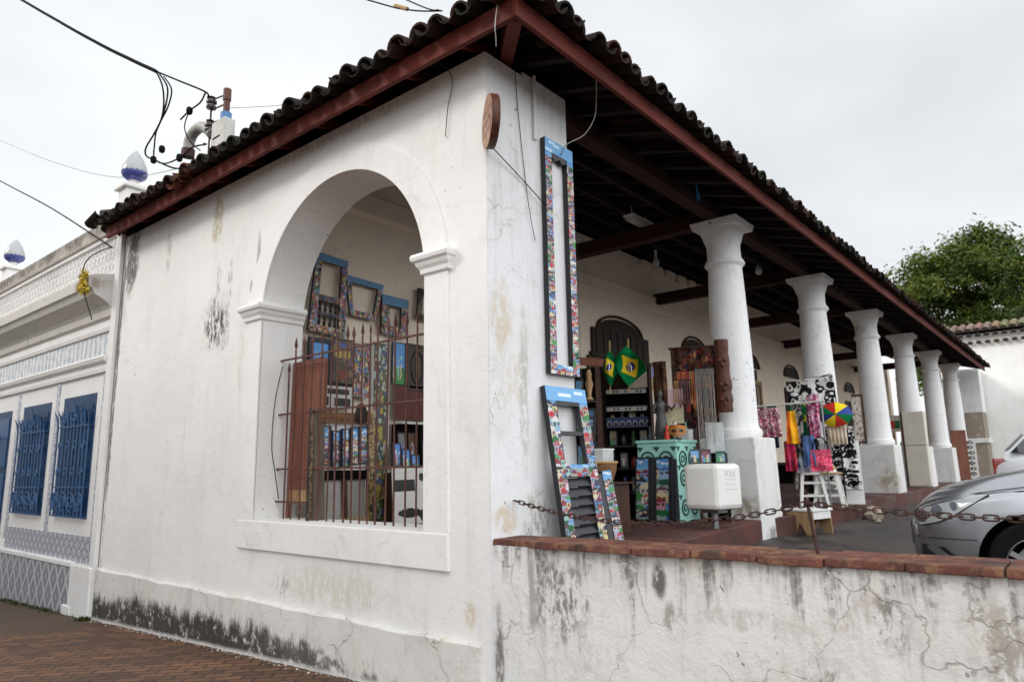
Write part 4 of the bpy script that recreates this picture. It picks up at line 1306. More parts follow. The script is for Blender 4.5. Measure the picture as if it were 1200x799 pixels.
def lerp_tab(tab, s):
    for (s0, v0), (s1, v1) in zip(tab, tab[1:]):
        if s <= s1:
            f = (s - s0) / (s1 - s0); f = f * f * (3 - 2 * f) if False else f
            return v0 + (v1 - v0) * f
    return tab[-1][1]
def car(name, label, loc, rz, paint, tail=False):
    """local +x is the nose direction reversed: x = 0 nose, x grows to the tail; y = 0 centre line"""
    t = thing(name, label, 'car', loc, rz)
    W = [(0, .46), (.03, .58), (.10, .70), (.22, .795), (.4, .85), (.75, .875), (1.4, .88), (3.2, .88), (3.8, .85), (4.1, .76), (4.22, .66)]
    SH = [(0, .58), (.04, .68), (.12, .735), (.25, .775), (.45, .82), (.8, .875), (1.2, .91), (1.8, .94), (3.4, .97), (4.0, .96), (4.22, .85)]   # shoulder height
    TOP = [(0, .62), (.04, .73), (.10, .80), (.20, .865), (.35, .92), (.6, .98), (.9, 1.045), (1.22, 1.10), (1.8, 1.11), (3.4, 1.05), (4.0, 1.02), (4.22, .9)]   # bonnet centre
    LOW = [(0, .30), (.1, .24), (.3, .21), (1, .20), (3.6, .20), (4.1, .26), (4.22, .34)]
    ss_ = [0, .02, .05, .09, .14, .2, .28, .36, .45, .55, .65, .75, .85, .95, 1.05, 1.15, 1.22, 1.4, 1.7, 2.1, 2.5, 2.9, 3.2, 3.45, 3.7, 3.9, 4.05, 4.15, 4.22]
    b = MB()
    ring = []
    for s in ss_:
        w, sh, tp, lo = (lerp_tab(T, s) for T in (W, SH, TOP, LOW))
        half = [(0, lo), (w * .8, lo), (w * .94, lo + .05), (w * .985, lo + .16), (w, lo + .28), (w * .998, sh - .16), (w * .985, sh - .05), (w * .955, sh), (w * .90, sh + (tp - sh) * .22), (w * .80, sh + (tp - sh) * .45), (w * .62, sh + (tp - sh) * .72), (w * .35, sh + (tp - sh) * .93), (0, tp)]
        ring.append([(s, y, z) for y, z in half] + [(s, -y, z) for y, z in half[-2:0:-1]])
    n = len(ring[0])
    vs = [p for r in ring for p in r]
    fs = [(i * n + k, i * n + (k + 1) % n, (i + 1) * n + (k + 1) % n, (i + 1) * n + k) for i in range(len(ring) - 1) for k in range(n)]
    fs += [tuple(range(n)), tuple(reversed(range((len(ring) - 1) * n, len(ring) * n)))]
    b.add(vs, fs)
    body = b.build('body', paint, t, smooth=50, fix=True)
    # wheel housings cut out of the body
    WX, WR = (0.86, 3.44), 0.325
    cut = MB()
    for wx in WX:
        for sgn in (-1, 1):
            cut.prism([(wx + .385 * math.cos(2 * PI * k / 40), WR + .385 * math.sin(2 * PI * k / 40)) for k in range(40)], lambda p, q_, d: (p, d, q_), sgn * .58, sgn * 1.1)
    co = cut.build('cutter', paint, fix=True)
    md = body.modifiers.new('arches', 'BOOLEAN'); md.operation = 'DIFFERENCE'; md.object = co; md.solver = 'EXACT'
    body_parent = body.parent; body.parent = None
    dg = bpy.context.evaluated_depsgraph_get(); dg.update()
    me = bpy.data.meshes.new_from_object(body.evaluated_get(dg))
    body.modifiers.clear(); body.data = me; body.parent = body_parent
    bpy.data.objects.remove(co)
    me.set_sharp_from_angle(angle=R_(38))
    for wx in WX:
        for sgn in (-1, 1):
            b = MB()
            pts = [(wx + .384 * math.cos(PI * k / 16 - .2), WR + .384 * math.sin((PI + .4) * k / 16 - .2)) for k in range(17)]
            pts = [(wx + .384 * math.cos(-.35 + (PI + .7) * k / 16), WR + .384 * math.sin(-.35 + (PI + .7) * k / 16)) for k in range(17)]
            b.add([(p, sgn * .60, z) for p, z in pts] + [(p, sgn * .86, z) for p, z in pts], [(k, k + 1, 18 + k, 17 + k) for k in range(16)])
            b.add([(wx, sgn * .60, WR)] + [(p, sgn * .60, z) for p, z in pts], [(0, k + 1, k + 2) for k in range(16)])
            b.build('wheel_housing', M['tyre'], t)
    # wheels
    for wx in WX:
        for sgn in (-1, 1):
            e = MB()
            prof = [(0.21, -.095), (.30, -.105), (.322, -.085), (.327, -.04), (.327, .04), (.322, .085), (.30, .105), (.21, .095)]
            vs, fs = [], []
            S = 40
            for r, a in prof:
                for k in range(S):
                    vs.append((r * math.cos(2 * PI * k / S), a, r * math.sin(2 * PI * k / S)))
            for i in range(len(prof) - 1):
                for k in range(S):
                    fs.append((i * S + k, i * S + (k + 1) % S, (i + 1) * S + (k + 1) % S, (i + 1) * S + k))
            e.add(vs, fs)
            wl_ = e.build('wheel', M['tyre'], t, smooth=40, loc=(wx, sgn * .765, WR))
            e = MB()
            S = 36
            for r0, a0, r1, a1 in ((.225, .085, .205, .09), (.205, .09, .195, .03), (.195, .03, .19, -.02)):
                e.add([(r0 * math.cos(2 * PI * k / S), sgn * a0, r0 * math.sin(2 * PI * k / S)) for k in range(S)] + [(r1 * math.cos(2 * PI * k / S), sgn * a1, r1 * math.sin(2 * PI * k / S)) for k in range(S)],
                      [(k, (k + 1) % S, S + (k + 1) % S, S + k) for k in range(S)])
            for k in range(5):
                a = 2 * PI * k / 5 + .3
                for da in (-.17, .17):
                    p0 = (.05 * math.cos(a), sgn * .06, .05 * math.sin(a)); p1 = (.2 * math.cos(a + da), sgn * .08, .2 * math.sin(a + da))
                    e.bar(p0, p1, 0.036, 0.03, (0, 1, 0))
            e.tube([(0, sgn * .03, 0), (0, sgn * .085, 0)], .055, 16)
            e.build('rim', M['alloy'], wl_)
            e = MB(); e.tube([(0, sgn * -.03, 0), (0, sgn * .02, 0)], .15, 20); e.build('brake_disc', M['steel'], wl_)
    # cabin with glass
    P = [(1.18, 1.07), (1.75, 1.36), (2.05, 1.46), (2.6, 1.50), (3.2, 1.47), (3.75, 1.36), (4.08, 1.03)]
    wid = [.74, .66, .60, .58, .58, .58, .66]
    b = MB()
    vs = []
    for (x_, z_), w in zip(P, wid):
        vs += [(x_, -w, z_), (x_, w, z_)]
    lowx = [1.18, 1.4, 2.0, 2.6, 3.2, 3.8, 4.08]
    o = len(vs)
    for x_, w in zip(lowx, [.76, .80, .82, .82, .82, .80, .70]):
        vs += [(x_, -w, .95), (x_, w, .95)]
    fs = [(2 * k, 2 * k + 1, 2 * k + 3, 2 * k + 2) for k in range(6)]
    fs += [(2 * k, 2 * k + 2, o + 2 * k + 2, o + 2 * k) for k in range(6)] + [(2 * k + 1, o + 2 * k + 1, o + 2 * k + 3, 2 * k + 3) for k in range(6)]
    b.add(vs, fs)
    b.build('cabin', paint, t, smooth=30, fix=True)
    b = MB()
    e_ = .006
    b.hexa([(1.23, -.70, 1.10), (1.23, .70, 1.10), (1.72, .62, 1.355), (1.72, -.62, 1.355)], [(1.22, -.70, 1.11), (1.22, .70, 1.11), (1.71, .62, 1.365), (1.71, -.62, 1.365)])
    b.build('windscreen', M['car_glass'], t)
    b = MB()
    b.hexa([(3.83, -.54, 1.315), (3.83, .54, 1.315), (4.06, .60, 1.075), (4.06, -.60, 1.075)], [(3.85, -.54, 1.325), (3.85, .54, 1.325), (4.08, .60, 1.085), (4.08, -.60, 1.085)])
    b.build('rear_window', M['car_glass'], t)
    for sgn in (-1, 1):
        b = MB()
        q3 = [(3.74, sgn * .805, 1.05), (4.0, sgn * .74, 1.05), (3.74, sgn * .64, 1.34)]
        b.add(q3 + [(p[0], p[1] - sgn * .03, p[2]) for p in q3], [(0, 1, 2), (3, 4, 5), (0, 1, 4, 3), (1, 2, 5, 4)])
        b.build('quarter_window', M['car_glass'], t)
    for sgn in (-1, 1):
        for xs in ((1.62, 2.0, 2.55, 2.55), (2.65, 2.65, 3.6, 3.7)):
            b = MB()
            q4 = [(xs[0], sgn * .80, 1.05), (xs[3], sgn * .815, 1.05), (xs[2], sgn * .625, 1.42), (xs[1], sgn * .645, 1.40)]
            b.add(q4 + [(p[0], p[1] - sgn * .03, p[2]) for p in q4], [(0, 1, 2, 3), (4, 5, 6, 7), (0, 1, 5, 4), (2, 3, 7, 6)])
            b.build('side_window', M['car_glass'], t)
    # headlights: lens surface laid along the body corner
    def bodyp(s, z, sgn, off=0.006):
        w, sh, tp, lo = (lerp_tab(T, s) for T in (W, SH, TOP, LOW))
        if z <= sh: y_ = w * (1.0 - .045 * max(0, (z - (sh - .16)) / .16))
        else:
            f = min(1, (z - sh) / max(1e-3, tp - sh)); y_ = w * (.955 - .4 * f)
        return Vector((s - .004, sgn * (y_ + off), z))
    for sgn in (-1, 1):
        b = MB()
        N = 14
        upper = [(.05, .69), (.10, .74), (.16, .772), (.25, .80), (.36, .826), (.48, .846), (.60, .852)]
        lower = [(.05, .60), (.10, .592), (.16, .605), (.25, .63), (.36, .685), (.48, .765), (.60, .845)]
        vs = []
        for (s, zu), (s2, zl) in zip(upper, lower):
            for k in range(5):
                z = zl + (zu - zl) * k / 4
                vs.append(bodyp(s, z, sgn, 0.012))
        fs = [(i * 5 + k, i * 5 + k + 1, i * 5 + 6 + k, i * 5 + 5 + k) for i in range(6) for k in range(4)]
        vs += [v - Vector((0, sgn * .03, 0)) for v in vs]
        fs += [tuple(35 + k for k in f) for f in fs]
        b.add(vs, fs)
        hl = b.build('headlight', M['lamp_clear'], t, smooth=60)
        b = MB()
        b.tube([bodyp(s, z, sgn, .015) for s, z in upper], .004, 6)
        b.tube([bodyp(s, z, sgn, .015) for s, z in lower], .004, 6)
        b.build('trim', M['black_paint'], hl)
        for s0, z0_, r in ((.12, .67, .055), (.24, .715, .05), (.36, .755, .035)):
            b = MB(); c = bodyp(s0, z0_, sgn, .012)
            nrm = Vector((-.55, sgn * .8, .1)).normalized()
            b.tube([c, c + nrm * .008], r, 18); b.build('bulb', M['chrome'], hl)
    # grille, lower intake, fog lamp, seams
    b = MB(); b.box(-.012, -.42, .42, .02, .42, .60); b.build('radiator_grille', M['black_paint'], t)
    for sgn in (-1, 1):
        b = MB()
        pts = [bodyp(.09, .30, sgn, .004), bodyp(.09, .44, sgn, .004), bodyp(.26, .43, sgn, .004), bodyp(.36, .34, sgn, .004), bodyp(.30, .29, sgn, .004)]
        b.add(pts + [p - Vector((0, sgn * .02, 0)) for p in pts], [(0, 1, 2, 3, 4), (5, 6, 7, 8, 9)]); b.build('fog_recess', M['black_paint'], t)
        b = MB()
        b.tube([bodyp(.6, .85, sgn, .002), bodyp(.8, .872, sgn, .002), bodyp(1.15, .905, sgn, .002), bodyp(1.6, .93, sgn, .002)], .004, 5)
        w0 = [(s, lerp_tab(W, s) * .93 * sgn, lerp_tab(SH, s) + (lerp_tab(TOP, s) - lerp_tab(SH, s)) * .16 + .002) for s in (.5, .7, .9, 1.1, 1.3)]
        b.tube(w0, .004, 5)
        b.tube([bodyp(1.28, z, sgn, .001) for z in (.25, .5, .8, .9)], .004, 5)
        b.build('panel_seam', M['black_paint'], t)
        b = MB()
        b.tube([bodyp(s, .50, sgn, .003) for s in (.06, .2, .35, .49)], .004, 5)
        b.build('bumper_seam', M['black_paint'], t)
        b = MB()
        b.lathe([(.004, -.09), (.06, -.06), (.085, 0), (.06, .06), (.004, .09)], (1.5, sgn * 1.0, 1.08), 16, sx=.6, sy=1.3)
        b.tube([(1.5, sgn * .85, 1.03), (1.5, sgn * .95, 1.05)], .025, 8)
        b.build('mirror', paint, t, smooth=60)
        b = MB()
        b.box(4.0, sgn * .55 - .12, .74, 4.24, sgn * .55 + .12, .98)
        b.build('tail_lamp', M['red_lens'], t, bevel=.03)
    return t
# the nose points at the terrace (+y); local x runs tailwards
CR = R_(-90 + 3)
car('silver_hatchback', 'silver hatchback parked nose towards the terrace just behind the low wall', (3.83, -1.83, 0.468), CR, M['silver'])
car('white_hatchback', 'white hatchback with red tail lamp parked farther along the forecourt', (9.55, -6.2, 0.60), R_(90), M['white_car'])

# ================================================================== OVERHEAD CABLES AND MAST
def smooth_pts(pts, n=6):
    P = [Vector(p) for p in pts]
    if len(P) < 3:
        return P
    out = []
    for i in range(len(P) - 1):
        p0, p1, p2, p3 = P[max(i - 1, 0)], P[i], P[i + 1], P[min(i + 2, len(P) - 1)]
        for k in range(n):
            t = k / n
            out.append(0.5 * ((2 * p1) + (-p0 + p2) * t + (2 * p0 - 5 * p1 + 4 * p2 - p3) * t * t + (-p0 + 3 * p1 - 3 * p2 + p3) * t ** 3))
    out.append(P[-1])
    return out
def wire(name, label, pts, r=0.004, mat='wire', cat='wire', parent=None, n=6):
    b = MB()
    b.tube(smooth_pts(pts, n), r, 6)
    o = b.build(name, M[mat], parent, smooth=60)
    if label:
        tag(o, label, cat)
    return o
b = MB()
main = smooth_pts([(-0.6, 13.6, 11.9), (-0.6, 10.197, 9.683), (-0.6, 6.429, 7.25), (-0.6, 4.354, 5.971)], 10)
for ph in range(3):   # three twisted conductors
    pts = []
    for i in range(len(main) * 3 - 2):
        f = i / 3; k = int(f); q0 = main[k].lerp(main[min(k + 1, len(main) - 1)], f - k)
        a = ph * 2 * PI / 3 + i * 0.16
        pts.append(q0 + Vector((math.cos(a) * .011, math.sin(a) * .011, math.sin(a) * .011)))
    b.tube(pts, 0.018, 6)
tag(b.build('service_cable', M['rubber'], smooth=60), 'thick black twisted overhead power cable coming down to the roof mast', 'cable')
sc_ = bpy.data.objects['service_cable']
wire('loose_lead', None, [(-0.6, 4.354, 5.971), (-0.6, 3.756, 5.622), (-0.6, 3.148, 5.264), (-0.55, 3.2, 5.24)], 0.009, 'rubber', parent=sc_)
wire('loose_lead', None, [(-0.6, 4.354, 5.971), (-0.6, 4.17, 5.734), (-0.6, 4.093, 5.504), (-0.6, 4.124, 5.317), (-0.6, 4.289, 5.196), (-0.6, 4.46, 5.10), (-0.6, 4.44, 5.0), (-0.6, 4.239, 4.893), (-.5, 3.95, 4.74), (-.45, 3.7, 4.70)], 0.009, 'rubber', parent=sc_)
wire('loose_lead', None, [(-0.6, 4.259, 5.902), (-0.6, 4.037, 5.663), (-0.6, 4.028, 5.481), (-0.6, 4.124, 5.317), (-.6, 4.25, 5.2)], 0.009, 'rubber', parent=sc_)
wire('loose_lead', None, [(-0.6, 4.143, 5.825), (-0.6, 3.926, 5.59), (-0.6, 3.978, 5.413), (-0.6, 4.122, 5.307), (-0.6, 4.228, 5.205), (-0.6, 4.246, 5.063), (-0.6, 4.219, 4.897), (-0.6, 3.954, 4.76), (-0.6, 3.6, 4.72), (-.55, 3.45, 4.80), (-.3, 3.7, 5.0), (.0, 4.4, 5.35)], 0.008, 'rubber', parent=sc_)
wire('loose_lead', None, [(-0.6, 3.148, 5.264), (-0.6, 3.242, 5.19), (-0.6, 3.471, 5.181), (-0.6, 3.66, 5.15)], 0.008, 'rubber', parent=sc_)
wire('loose_lead', None, [(-0.6, 3.48, 5.18), (-0.58, 3.6, 5.05), (-0.5, 3.62, 4.93), (-0.4, 3.6, 4.86)], 0.006, 'rubber', parent=sc_)
b = MB()
for p in ((-.6, 4.24, 4.89), (-.6, 3.62, 4.72), (-.6, 3.47, 5.18), (-.6, 4.05, 4.95)):
    b.lathe([(.006, -.045), (.028, -.03), (.034, 0), (.028, .03), (.006, .045)], p, 8)
b.build('connector', M['rubber'], sc_)
wire('telephone_wire', 'thin dark wire running down to the bracket where the two walls meet', [(-0.1, 18, 9.6), (-0.1, 12.436, 7.157), (-0.1, 9.239, 5.777), (-0.1, 6.594, 4.544)], 0.011)
wire('loose_wire', 'slack dark wire dangling in front of the tiled house cornice', [(-.1, 6.594, 4.544), (-0.3, 6.3, 4.40), (-0.36, 6.58, 4.34), (-0.37, 6.716, 4.231), (-0.37, 6.644, 4.044), (-0.37, 6.602, 3.865), (-0.36, 6.40, 3.60), (-.36, 6.30, 3.48)], 0.007)
b = MB()
tr = random.Random(2)
for k in range(130):
    z = 4.18 - 0.31 * tr.random(); a = tr.uniform(0, 2 * PI); r = tr.uniform(.01, .075)
    c = Vector((-0.37 + r * math.cos(a), 6.70 - (4.18 - z) * .25 + r * math.sin(a), z))
    d = Vector((tr.gauss(0, 1), tr.gauss(0, 1), tr.gauss(0, 1))).normalized() * .035
    e = Vector((tr.gauss(0, 1), tr.gauss(0, 1), tr.gauss(0, 1))).normalized() * .012
    b.add([c - d - e, c + d - e, c + d + e, c - d + e], [(0, 1, 2, 3)])
tag(b.build('tinsel_garland', M['gold']), 'gold tinsel tuft hanging on the slack wire by the cornice', 'decoration')
wire('thin_wire', 'faint pale wire crossing the sky behind the pine-cone finial', [(0.3, 20, 11.1), (0.3, 14.634, 8.854), (0.3, 10.976, 7.25), (0.3, 7.666, 5.973), (.3, 5, 5.4)], 0.006, 'pvc')
wire('mast_wire', 'thin wire stretched from the roof mast along the tiles', [(0.1, 4.05, 5.71), (0.1, 3.912, 5.66), (0.1, 2.693, 5.27), (.1, 1.2, 4.97)], 0.003)
wire('eave_wire', 'thin wire with a yellow splice reaching the roof corner from the street', [(-.4, 3.2, 6.9), (-0.4, 0.908, 5.304), (-0.4, 0.395, 4.97), (-0.4, 0.05, 4.80)], 0.006)
b = MB(); b.tube([(-.4, 0.56, 5.085), (-.4, .42, 4.99)], 0.016, 8); b.build('splice', M['straw'], bpy.data.objects['eave_wire'])
wire('eave_wire', 'bare thin wire reaching the roof corner above the spliced one', [(-.42, 2.6, 6.9), (-0.42, 0.445, 5.08), (-0.42, 0.06, 4.80)], 0.005)
ms = thing('utility_mast', 'roof-top electric service mast with meter box, bent pipe and brown insulators', 'mast', (0.1, 4.1, 4.7))
b = MB(); b.tube([(0, 0, 0.0), (0, 0, 1.14)], 0.036, 14); b.tube([(0, 0, 1.12), (0, 0, 1.26)], [.046, .044], 14); b.build('pole', M['carved'], ms, smooth=40)
b = MB(); b.tube([(0, 0, 0.86), (0, 0, 0.96)], 0.062, 16); b.build('collar', M['blue_pvc'], ms, smooth=40)
b = MB(); b.box(-.08, -.12, .30, .06, .17, .86); mbx = b.build('meter_box', M['box_grey'], ms, bevel=.015)
b = MB(); b.box(-.087, -.04, .64, -.078, .12, .652); b.box(-.087, -.10, .52, -.078, .15, .528); b.build('seam', M['rubber'], mbx)
b = MB(); b.tube(smooth_pts([(0, .30, .80), (0, .46, .93), (0, .62, 1.0), (0, .80, .98), (0, .88, .90), (0, .90, .78)], 5), 0.065, 14); bp = b.build('bent_pipe', M['pvc'], ms, smooth=60)
b = MB(); b.tube([(0, .90, .80), (0, .905, .70)], .078, 14); b.build('socket', M['rust'], bp, smooth=40)
b = MB(); b.tube([(-.02, .33, 0.1), (-.02, .33, 1.22)], .012, 6); b.build('insulator_rod', M['rust'], ms)
for z in (1.20, .90):
    b = MB(); b.lathe([(.01, -.075), (.055, -.07), (.06, -.045), (.035, -.03), (.035, -.01), (.06, 0), (.06, .03), (.035, .04), (.03, .06), (.05, .07), (.01, .09)], (-.02, .33, z), 14)
    i_ = b.build('insulator', M['porcelain'], ms, smooth=40)
    b = MB(); b.tube([(-.02, .33, z + .04), (-.01, .05, z + .0), (0, .02, z)], .010, 6); b.tube([(-.02, .33, z - .09), (-.01, .04, z - .12)], .010, 6); b.build('bracket', M['rust'], i_)
b = MB(); b.box(-.05, .30, .10, .03, .40, .24); b.lathe([(.01, 0), (.05, .03), (.05, .1), (.01, .13)], (-.02, .35, .26), 10); b.build('clamp', M['rust'], ms)
# wires on the corner
wire('wall_wire', 'short black wire dangling on the white wall near the top of the arch', [(-0.24, 0.30, 4.60), (-0.03, 0.35, 4.62), (-0.02, 0.323, 4.497), (-0.02, 0.37, 4.336), (-0.02, 0.398, 4.097)], 0.0032)
wire('wall_wire', 'thin wire falling straight down the corner pillar beside the tall painted frame', [(0.327, -0.02, 4.71), (0.358, -0.02, 4.313), (0.453, -0.02, 3.64), (0.537, -0.02, 3.303)], 0.0028)
wire('wall_wire', 'slanting cord tied from the round plaque to the tall painted frame', [(0.02, -0.06, 3.86), (0.394, -0.03, 3.796 - .05), (0.692, -0.04, 3.604)], 0.004)
b = MB(); b.tube([(0.569, -0.022, 4.70), (0.569, -0.022, 4.15)], 0.014, 8); tag(b.build('conduit', M['white_paint']), 'thin white conduit pipe at the top of the corner pillar', 'pipe')
wire('hanging_string', 'white cord looping down from the eave beside the corner pillar', [(0.832, -0.45, 4.66), (0.98, -0.35, 4.55), (1.02, -0.3, 4.42), (0.93, -0.25, 4.25), (0.80, -.15, 4.14), (.95, .02, 4.10)], 0.004, 'pvc', 'string')
wire('hanging_string', 'knotted pale string tied round the fascia at the roof corner', [(-.30, -.40, 4.75), (-.31, -.38, 4.62), (-.30, -.36, 4.53), (-.27, -.34, 4.50), (-.22, -.30, 4.46)], 0.003, 'white_paint', 'string')

# ================================================================== PAINTED THINGS
def raster(w, h, cell):
    return np.zeros((max(2, int(round(h / cell))), max(2, int(round(w / cell))), 3)), cell
def r_rect(a, x0, y0, x1, y1, c):
    H, W, _ = a.shape
    a[max(0, int(y0)):max(0, min(H, int(round(y1)))), max(0, int(x0)):max(0, min(W, int(round(x1))))] = c
def r_disc(a, cx, cy, rx, ry, c):
    H, W, _ = a.shape
    yy, xx = np.mgrid[0:H, 0:W]
    a[((xx + .5 - cx) / max(rx, .1)) ** 2 + ((yy + .5 - cy) / max(ry, .1)) ** 2 <= 1] = c
def r_tri(a, x0, x1, y0, y1, c):
    for j in range(int(y0), int(round(y1))):
        f = (j - y0) / max(1e-6, (y1 - y0))
        r_rect(a, x0 + (x1 - x0) / 2 * f, j, x1 - (x1 - x0) / 2 * f, j + 1, c)
HOUSE = [srgb(*c) for c in ((220, 208, 178), (205, 150, 165), (180, 178, 205), (232, 226, 212), (150, 185, 214), (222, 205, 150), (196, 180, 165), (160, 195, 185), (226, 220, 220), (95, 140, 195), (120, 165, 210), (205, 195, 175))]
ROOFC = [srgb(*c) for c in ((150, 62, 66), (178, 105, 110), (110, 62, 84), (110, 76, 72), (60, 66, 90), (70, 110, 170), (48, 50, 60), (170, 52, 56), (60, 95, 80))]
SKYC = [srgb(90, 155, 215), srgb(120, 180, 225), srgb(70, 135, 200)]
GRN = [srgb(40, 110, 60), srgb(60, 140, 70), srgb(30, 85, 65), srgb(80, 150, 90)]
def art_houses(w, h, seed, cell=0.006, sky=0.15, dark=1.0, unit=None):
    q = random.Random(seed)
    a, c = raster(w, h, cell)
    H, W, _ = a.shape
    a[:] = srgb(150, 165, 165)
    s0 = int(H * (1 - sky))
    for j in range(s0, H):
        f = (j - s0) / max(1, H - s0)
        a[j] = np.array(SKYC[1]) * (1 - f) + np.array(SKYC[2]) * f
    if sky > .05:
        for k in range(3):
            r_disc(a, q.uniform(0, W), q.uniform(s0 + (H - s0) * .3, H), W * .22, max(1, (H - s0) * .12), srgb(225, 235, 245))
    u = (unit or 0.075) / cell
    y = s0
    while y > -u:
        x = -q.uniform(0, u)
        while x < W:
            ww = u * q.uniform(.6, 1.25); hh = u * q.uniform(.5, .9)
            yy = y - hh + q.uniform(-u * .2, u * .2)
            k = q.random()
            if k < .76:
                col = q.choice(HOUSE)
                r_rect(a, x - 1, yy - u * .3, x + ww + 1, yy + hh * .62, srgb(48, 44, 50))
                r_rect(a, x, yy - u * .3, x + ww, yy + hh * .62, col)
                r_tri(a, x - 1, x + ww + 1, yy + hh * .6, yy + hh * 1.1, q.choice(ROOFC) if q.random() < .75 else q.choice(HOUSE))
                dc = q.choice([srgb(90, 60, 50), srgb(60, 70, 110), srgb(150, 40, 50), srgb(50, 90, 80)])
                r_rect(a, x + ww * .18, yy + hh * .1, x + ww * .38, yy + hh * .42, dc)
                r_rect(a, x + ww * .6, yy + hh * .1, x + ww * .8, yy + hh * .42, dc)
            elif k < .9:
                r_disc(a, x + ww / 2, yy + hh * .4, ww * .6, hh * .42, q.choice(GRN))
            else:
                r_disc(a, x + ww / 2, yy + hh * .4, ww * .35, hh * .35, srgb(195, 40, 50))
            x += ww * .92
        y -= u * .62
    nz_ = np.random.RandomState(seed).uniform(.86, 1.1, a.shape[:2])
    return hand(a * nz_[..., None] * dark * .86, seed, 1.3, .25)
def hand(a, seed, amp=1.6, soft=0.35):
    # wobble the drawing the way a brush does and soften its edges a little
    r = np.random.RandomState(seed + 991)
    H, W, _ = a.shape
    def field():
        g = r.uniform(-1, 1, (H // 6 + 3, W // 6 + 3))
        jj, ii = np.mgrid[0:H, 0:W] / 6.0
        j0, i0 = jj.astype(int), ii.astype(int); fj, fi = jj - j0, ii - i0
        return (g[j0, i0] * (1 - fj) * (1 - fi) + g[j0 + 1, i0] * fj * (1 - fi) + g[j0, i0 + 1] * (1 - fj) * fi + g[j0 + 1, i0 + 1] * fj * fi)
    jj, ii = np.mgrid[0:H, 0:W]
    j2 = np.clip(np.rint(jj + field() * amp), 0, H - 1).astype(int); i2 = np.clip(np.rint(ii + field() * amp), 0, W - 1).astype(int)
    b_ = a[j2, i2]
    c = b_.copy()
    c[1:] += b_[:-1]; c[:-1] += b_[1:]; c[:, 1:] += b_[:, :-1]; c[:, :-1] += b_[:, 1:]
    n = np.ones((H, W)); n[1:] += 1; n[:-1] += 1; n[:, 1:] += 1; n[:, :-1] += 1
    return b_ * (1 - soft) + c / n[..., None] * soft
def art_mosaic(w, h, seed, cell=0.008, pal=None, blob=0.05):
    q = random.Random(seed)
    a, c = raster(w, h, cell)
    H, W, _ = a.shape
    pal = pal or [srgb(*c) for c in ((60, 52, 42), (160, 130, 70), (130, 70, 80), (70, 95, 150), (195, 180, 140), (150, 85, 60), (75, 105, 80), (45, 40, 42), (110, 140, 175), (170, 120, 130))]
    a[:] = pal[0]
    for k in range(int(W * H / (blob / cell) ** 2 * 3.2)):
        r_disc(a, q.uniform(0, W), q.uniform(0, H), blob / cell * q.uniform(.25, .8), blob / cell * q.uniform(.3, 1.3), q.choice(pal))
    return a
def art_bw(w, h, seed, cell=0.008, blob=0.06, white=srgb(205, 202, 198), black=srgb(28, 28, 32), fill=1.0):
    q = random.Random(seed)
    a, c = raster(w, h, cell)
    H, W, _ = a.shape
    a[:] = white
    for k in range(int(W * H / (blob / cell) ** 2 * 0.75 * fill)):
        x, y = q.uniform(W * .05, W * .95), q.uniform(H * .05, H * .95)
        r_disc(a, x, y, blob / cell * q.uniform(.3, .9), blob / cell * q.uniform(.3, .8), black)
        if q.random() < .6:
            r_disc(a, x + q.uniform(-1, 1), y + q.uniform(-1, 1), blob / cell * q.uniform(.15, .4), blob / cell * q.uniform(.15, .35), white)
    r_rect(a, 0, 0, W, 1, black); r_rect(a, 0, H - 1, W, H, black)
    return a
def art_view(w, h, seed, cell=0.008, bgc=srgb(80, 140, 195)):
    q = random.Random(seed)
    a, c = raster(w, h, cell)
    H, W, _ = a.shape
    a[:] = bgc
    r_rect(a, 0, 0, W, H * .4, q.choice(GRN))
    for k in range(7):
        x = q.uniform(0, W)
        r_rect(a, x - W * .05, H * .12, x + W * .05, H * q.uniform(.35, .7), q.choice(HOUSE + ROOFC))
        r_disc(a, x, H * q.uniform(.5, .7), W * .05, H * .05, q.choice(HOUSE))
    return hand(a, seed, 1.2)
def panel(name, w, h, art, parent, d=0.02, at=(0, 0, 0), side=(0.014, 0.014, 0.017), mat='art', warp=None, lean=0.0):
    """board facing local -y: painted front, plain dark sides"""
    b = MB()
    H, W, _ = art.shape
    f = warp or (lambda u, v: (u * w - w / 2, v * h))
    def P(u, v, y):
        x_, z_ = f(u, v)
        return (at[0] + x_, at[1] + y + lean * z_, at[2] + z_)
    b.grid(W, H, lambda u, v: P(u, v, 0.0), lambda i, j: tuple(art[j, i]))
    e = [P(0, 0, 0), P(1, 0, 0), P(1, 1, 0), P(0, 1, 0)]
    g = [P(0, 0, d), P(1, 0, d), P(1, 1, d), P(0, 1, d)]
    b.add(e + g, [(1, 0, 4, 5), (2, 1, 5, 6), (3, 2, 6, 7), (0, 3, 7, 4), (4, 7, 6, 5)], side)
    return b.build(name, M[mat], parent, color=True)
def picture(name, label, w, h, art, loc, rz=0, tilt=0.0, group=None, frame=0.0, fcol=(0.014, 0.014, 0.017), cat='painting', mat='art', roll=0.0):
    t = thing(name, label, cat, loc, rz, group)
    t.rotation_euler = (tilt, roll, rz)
    if frame:
        fw = frame
        H = h + 0
        b = MB()
        b.box(-w / 2 - fw, -.012, -fw, -w / 2, .02, h + fw); b.box(w / 2, -.012, -fw, w / 2 + fw, .02, h + fw)
        b.box(-w / 2, -.012, -fw, w / 2, .02, 0); b.box(-w / 2, -.012, h, w / 2, .02, h + fw)
        b.col = fcol
        b.c = [fcol] * len(b.c)
        b.build('frame', M['art'], t, color=True, bevel=.003)
    panel('canvas', w, h, art, t, 0.015, side=fcol, mat=mat)
    return t
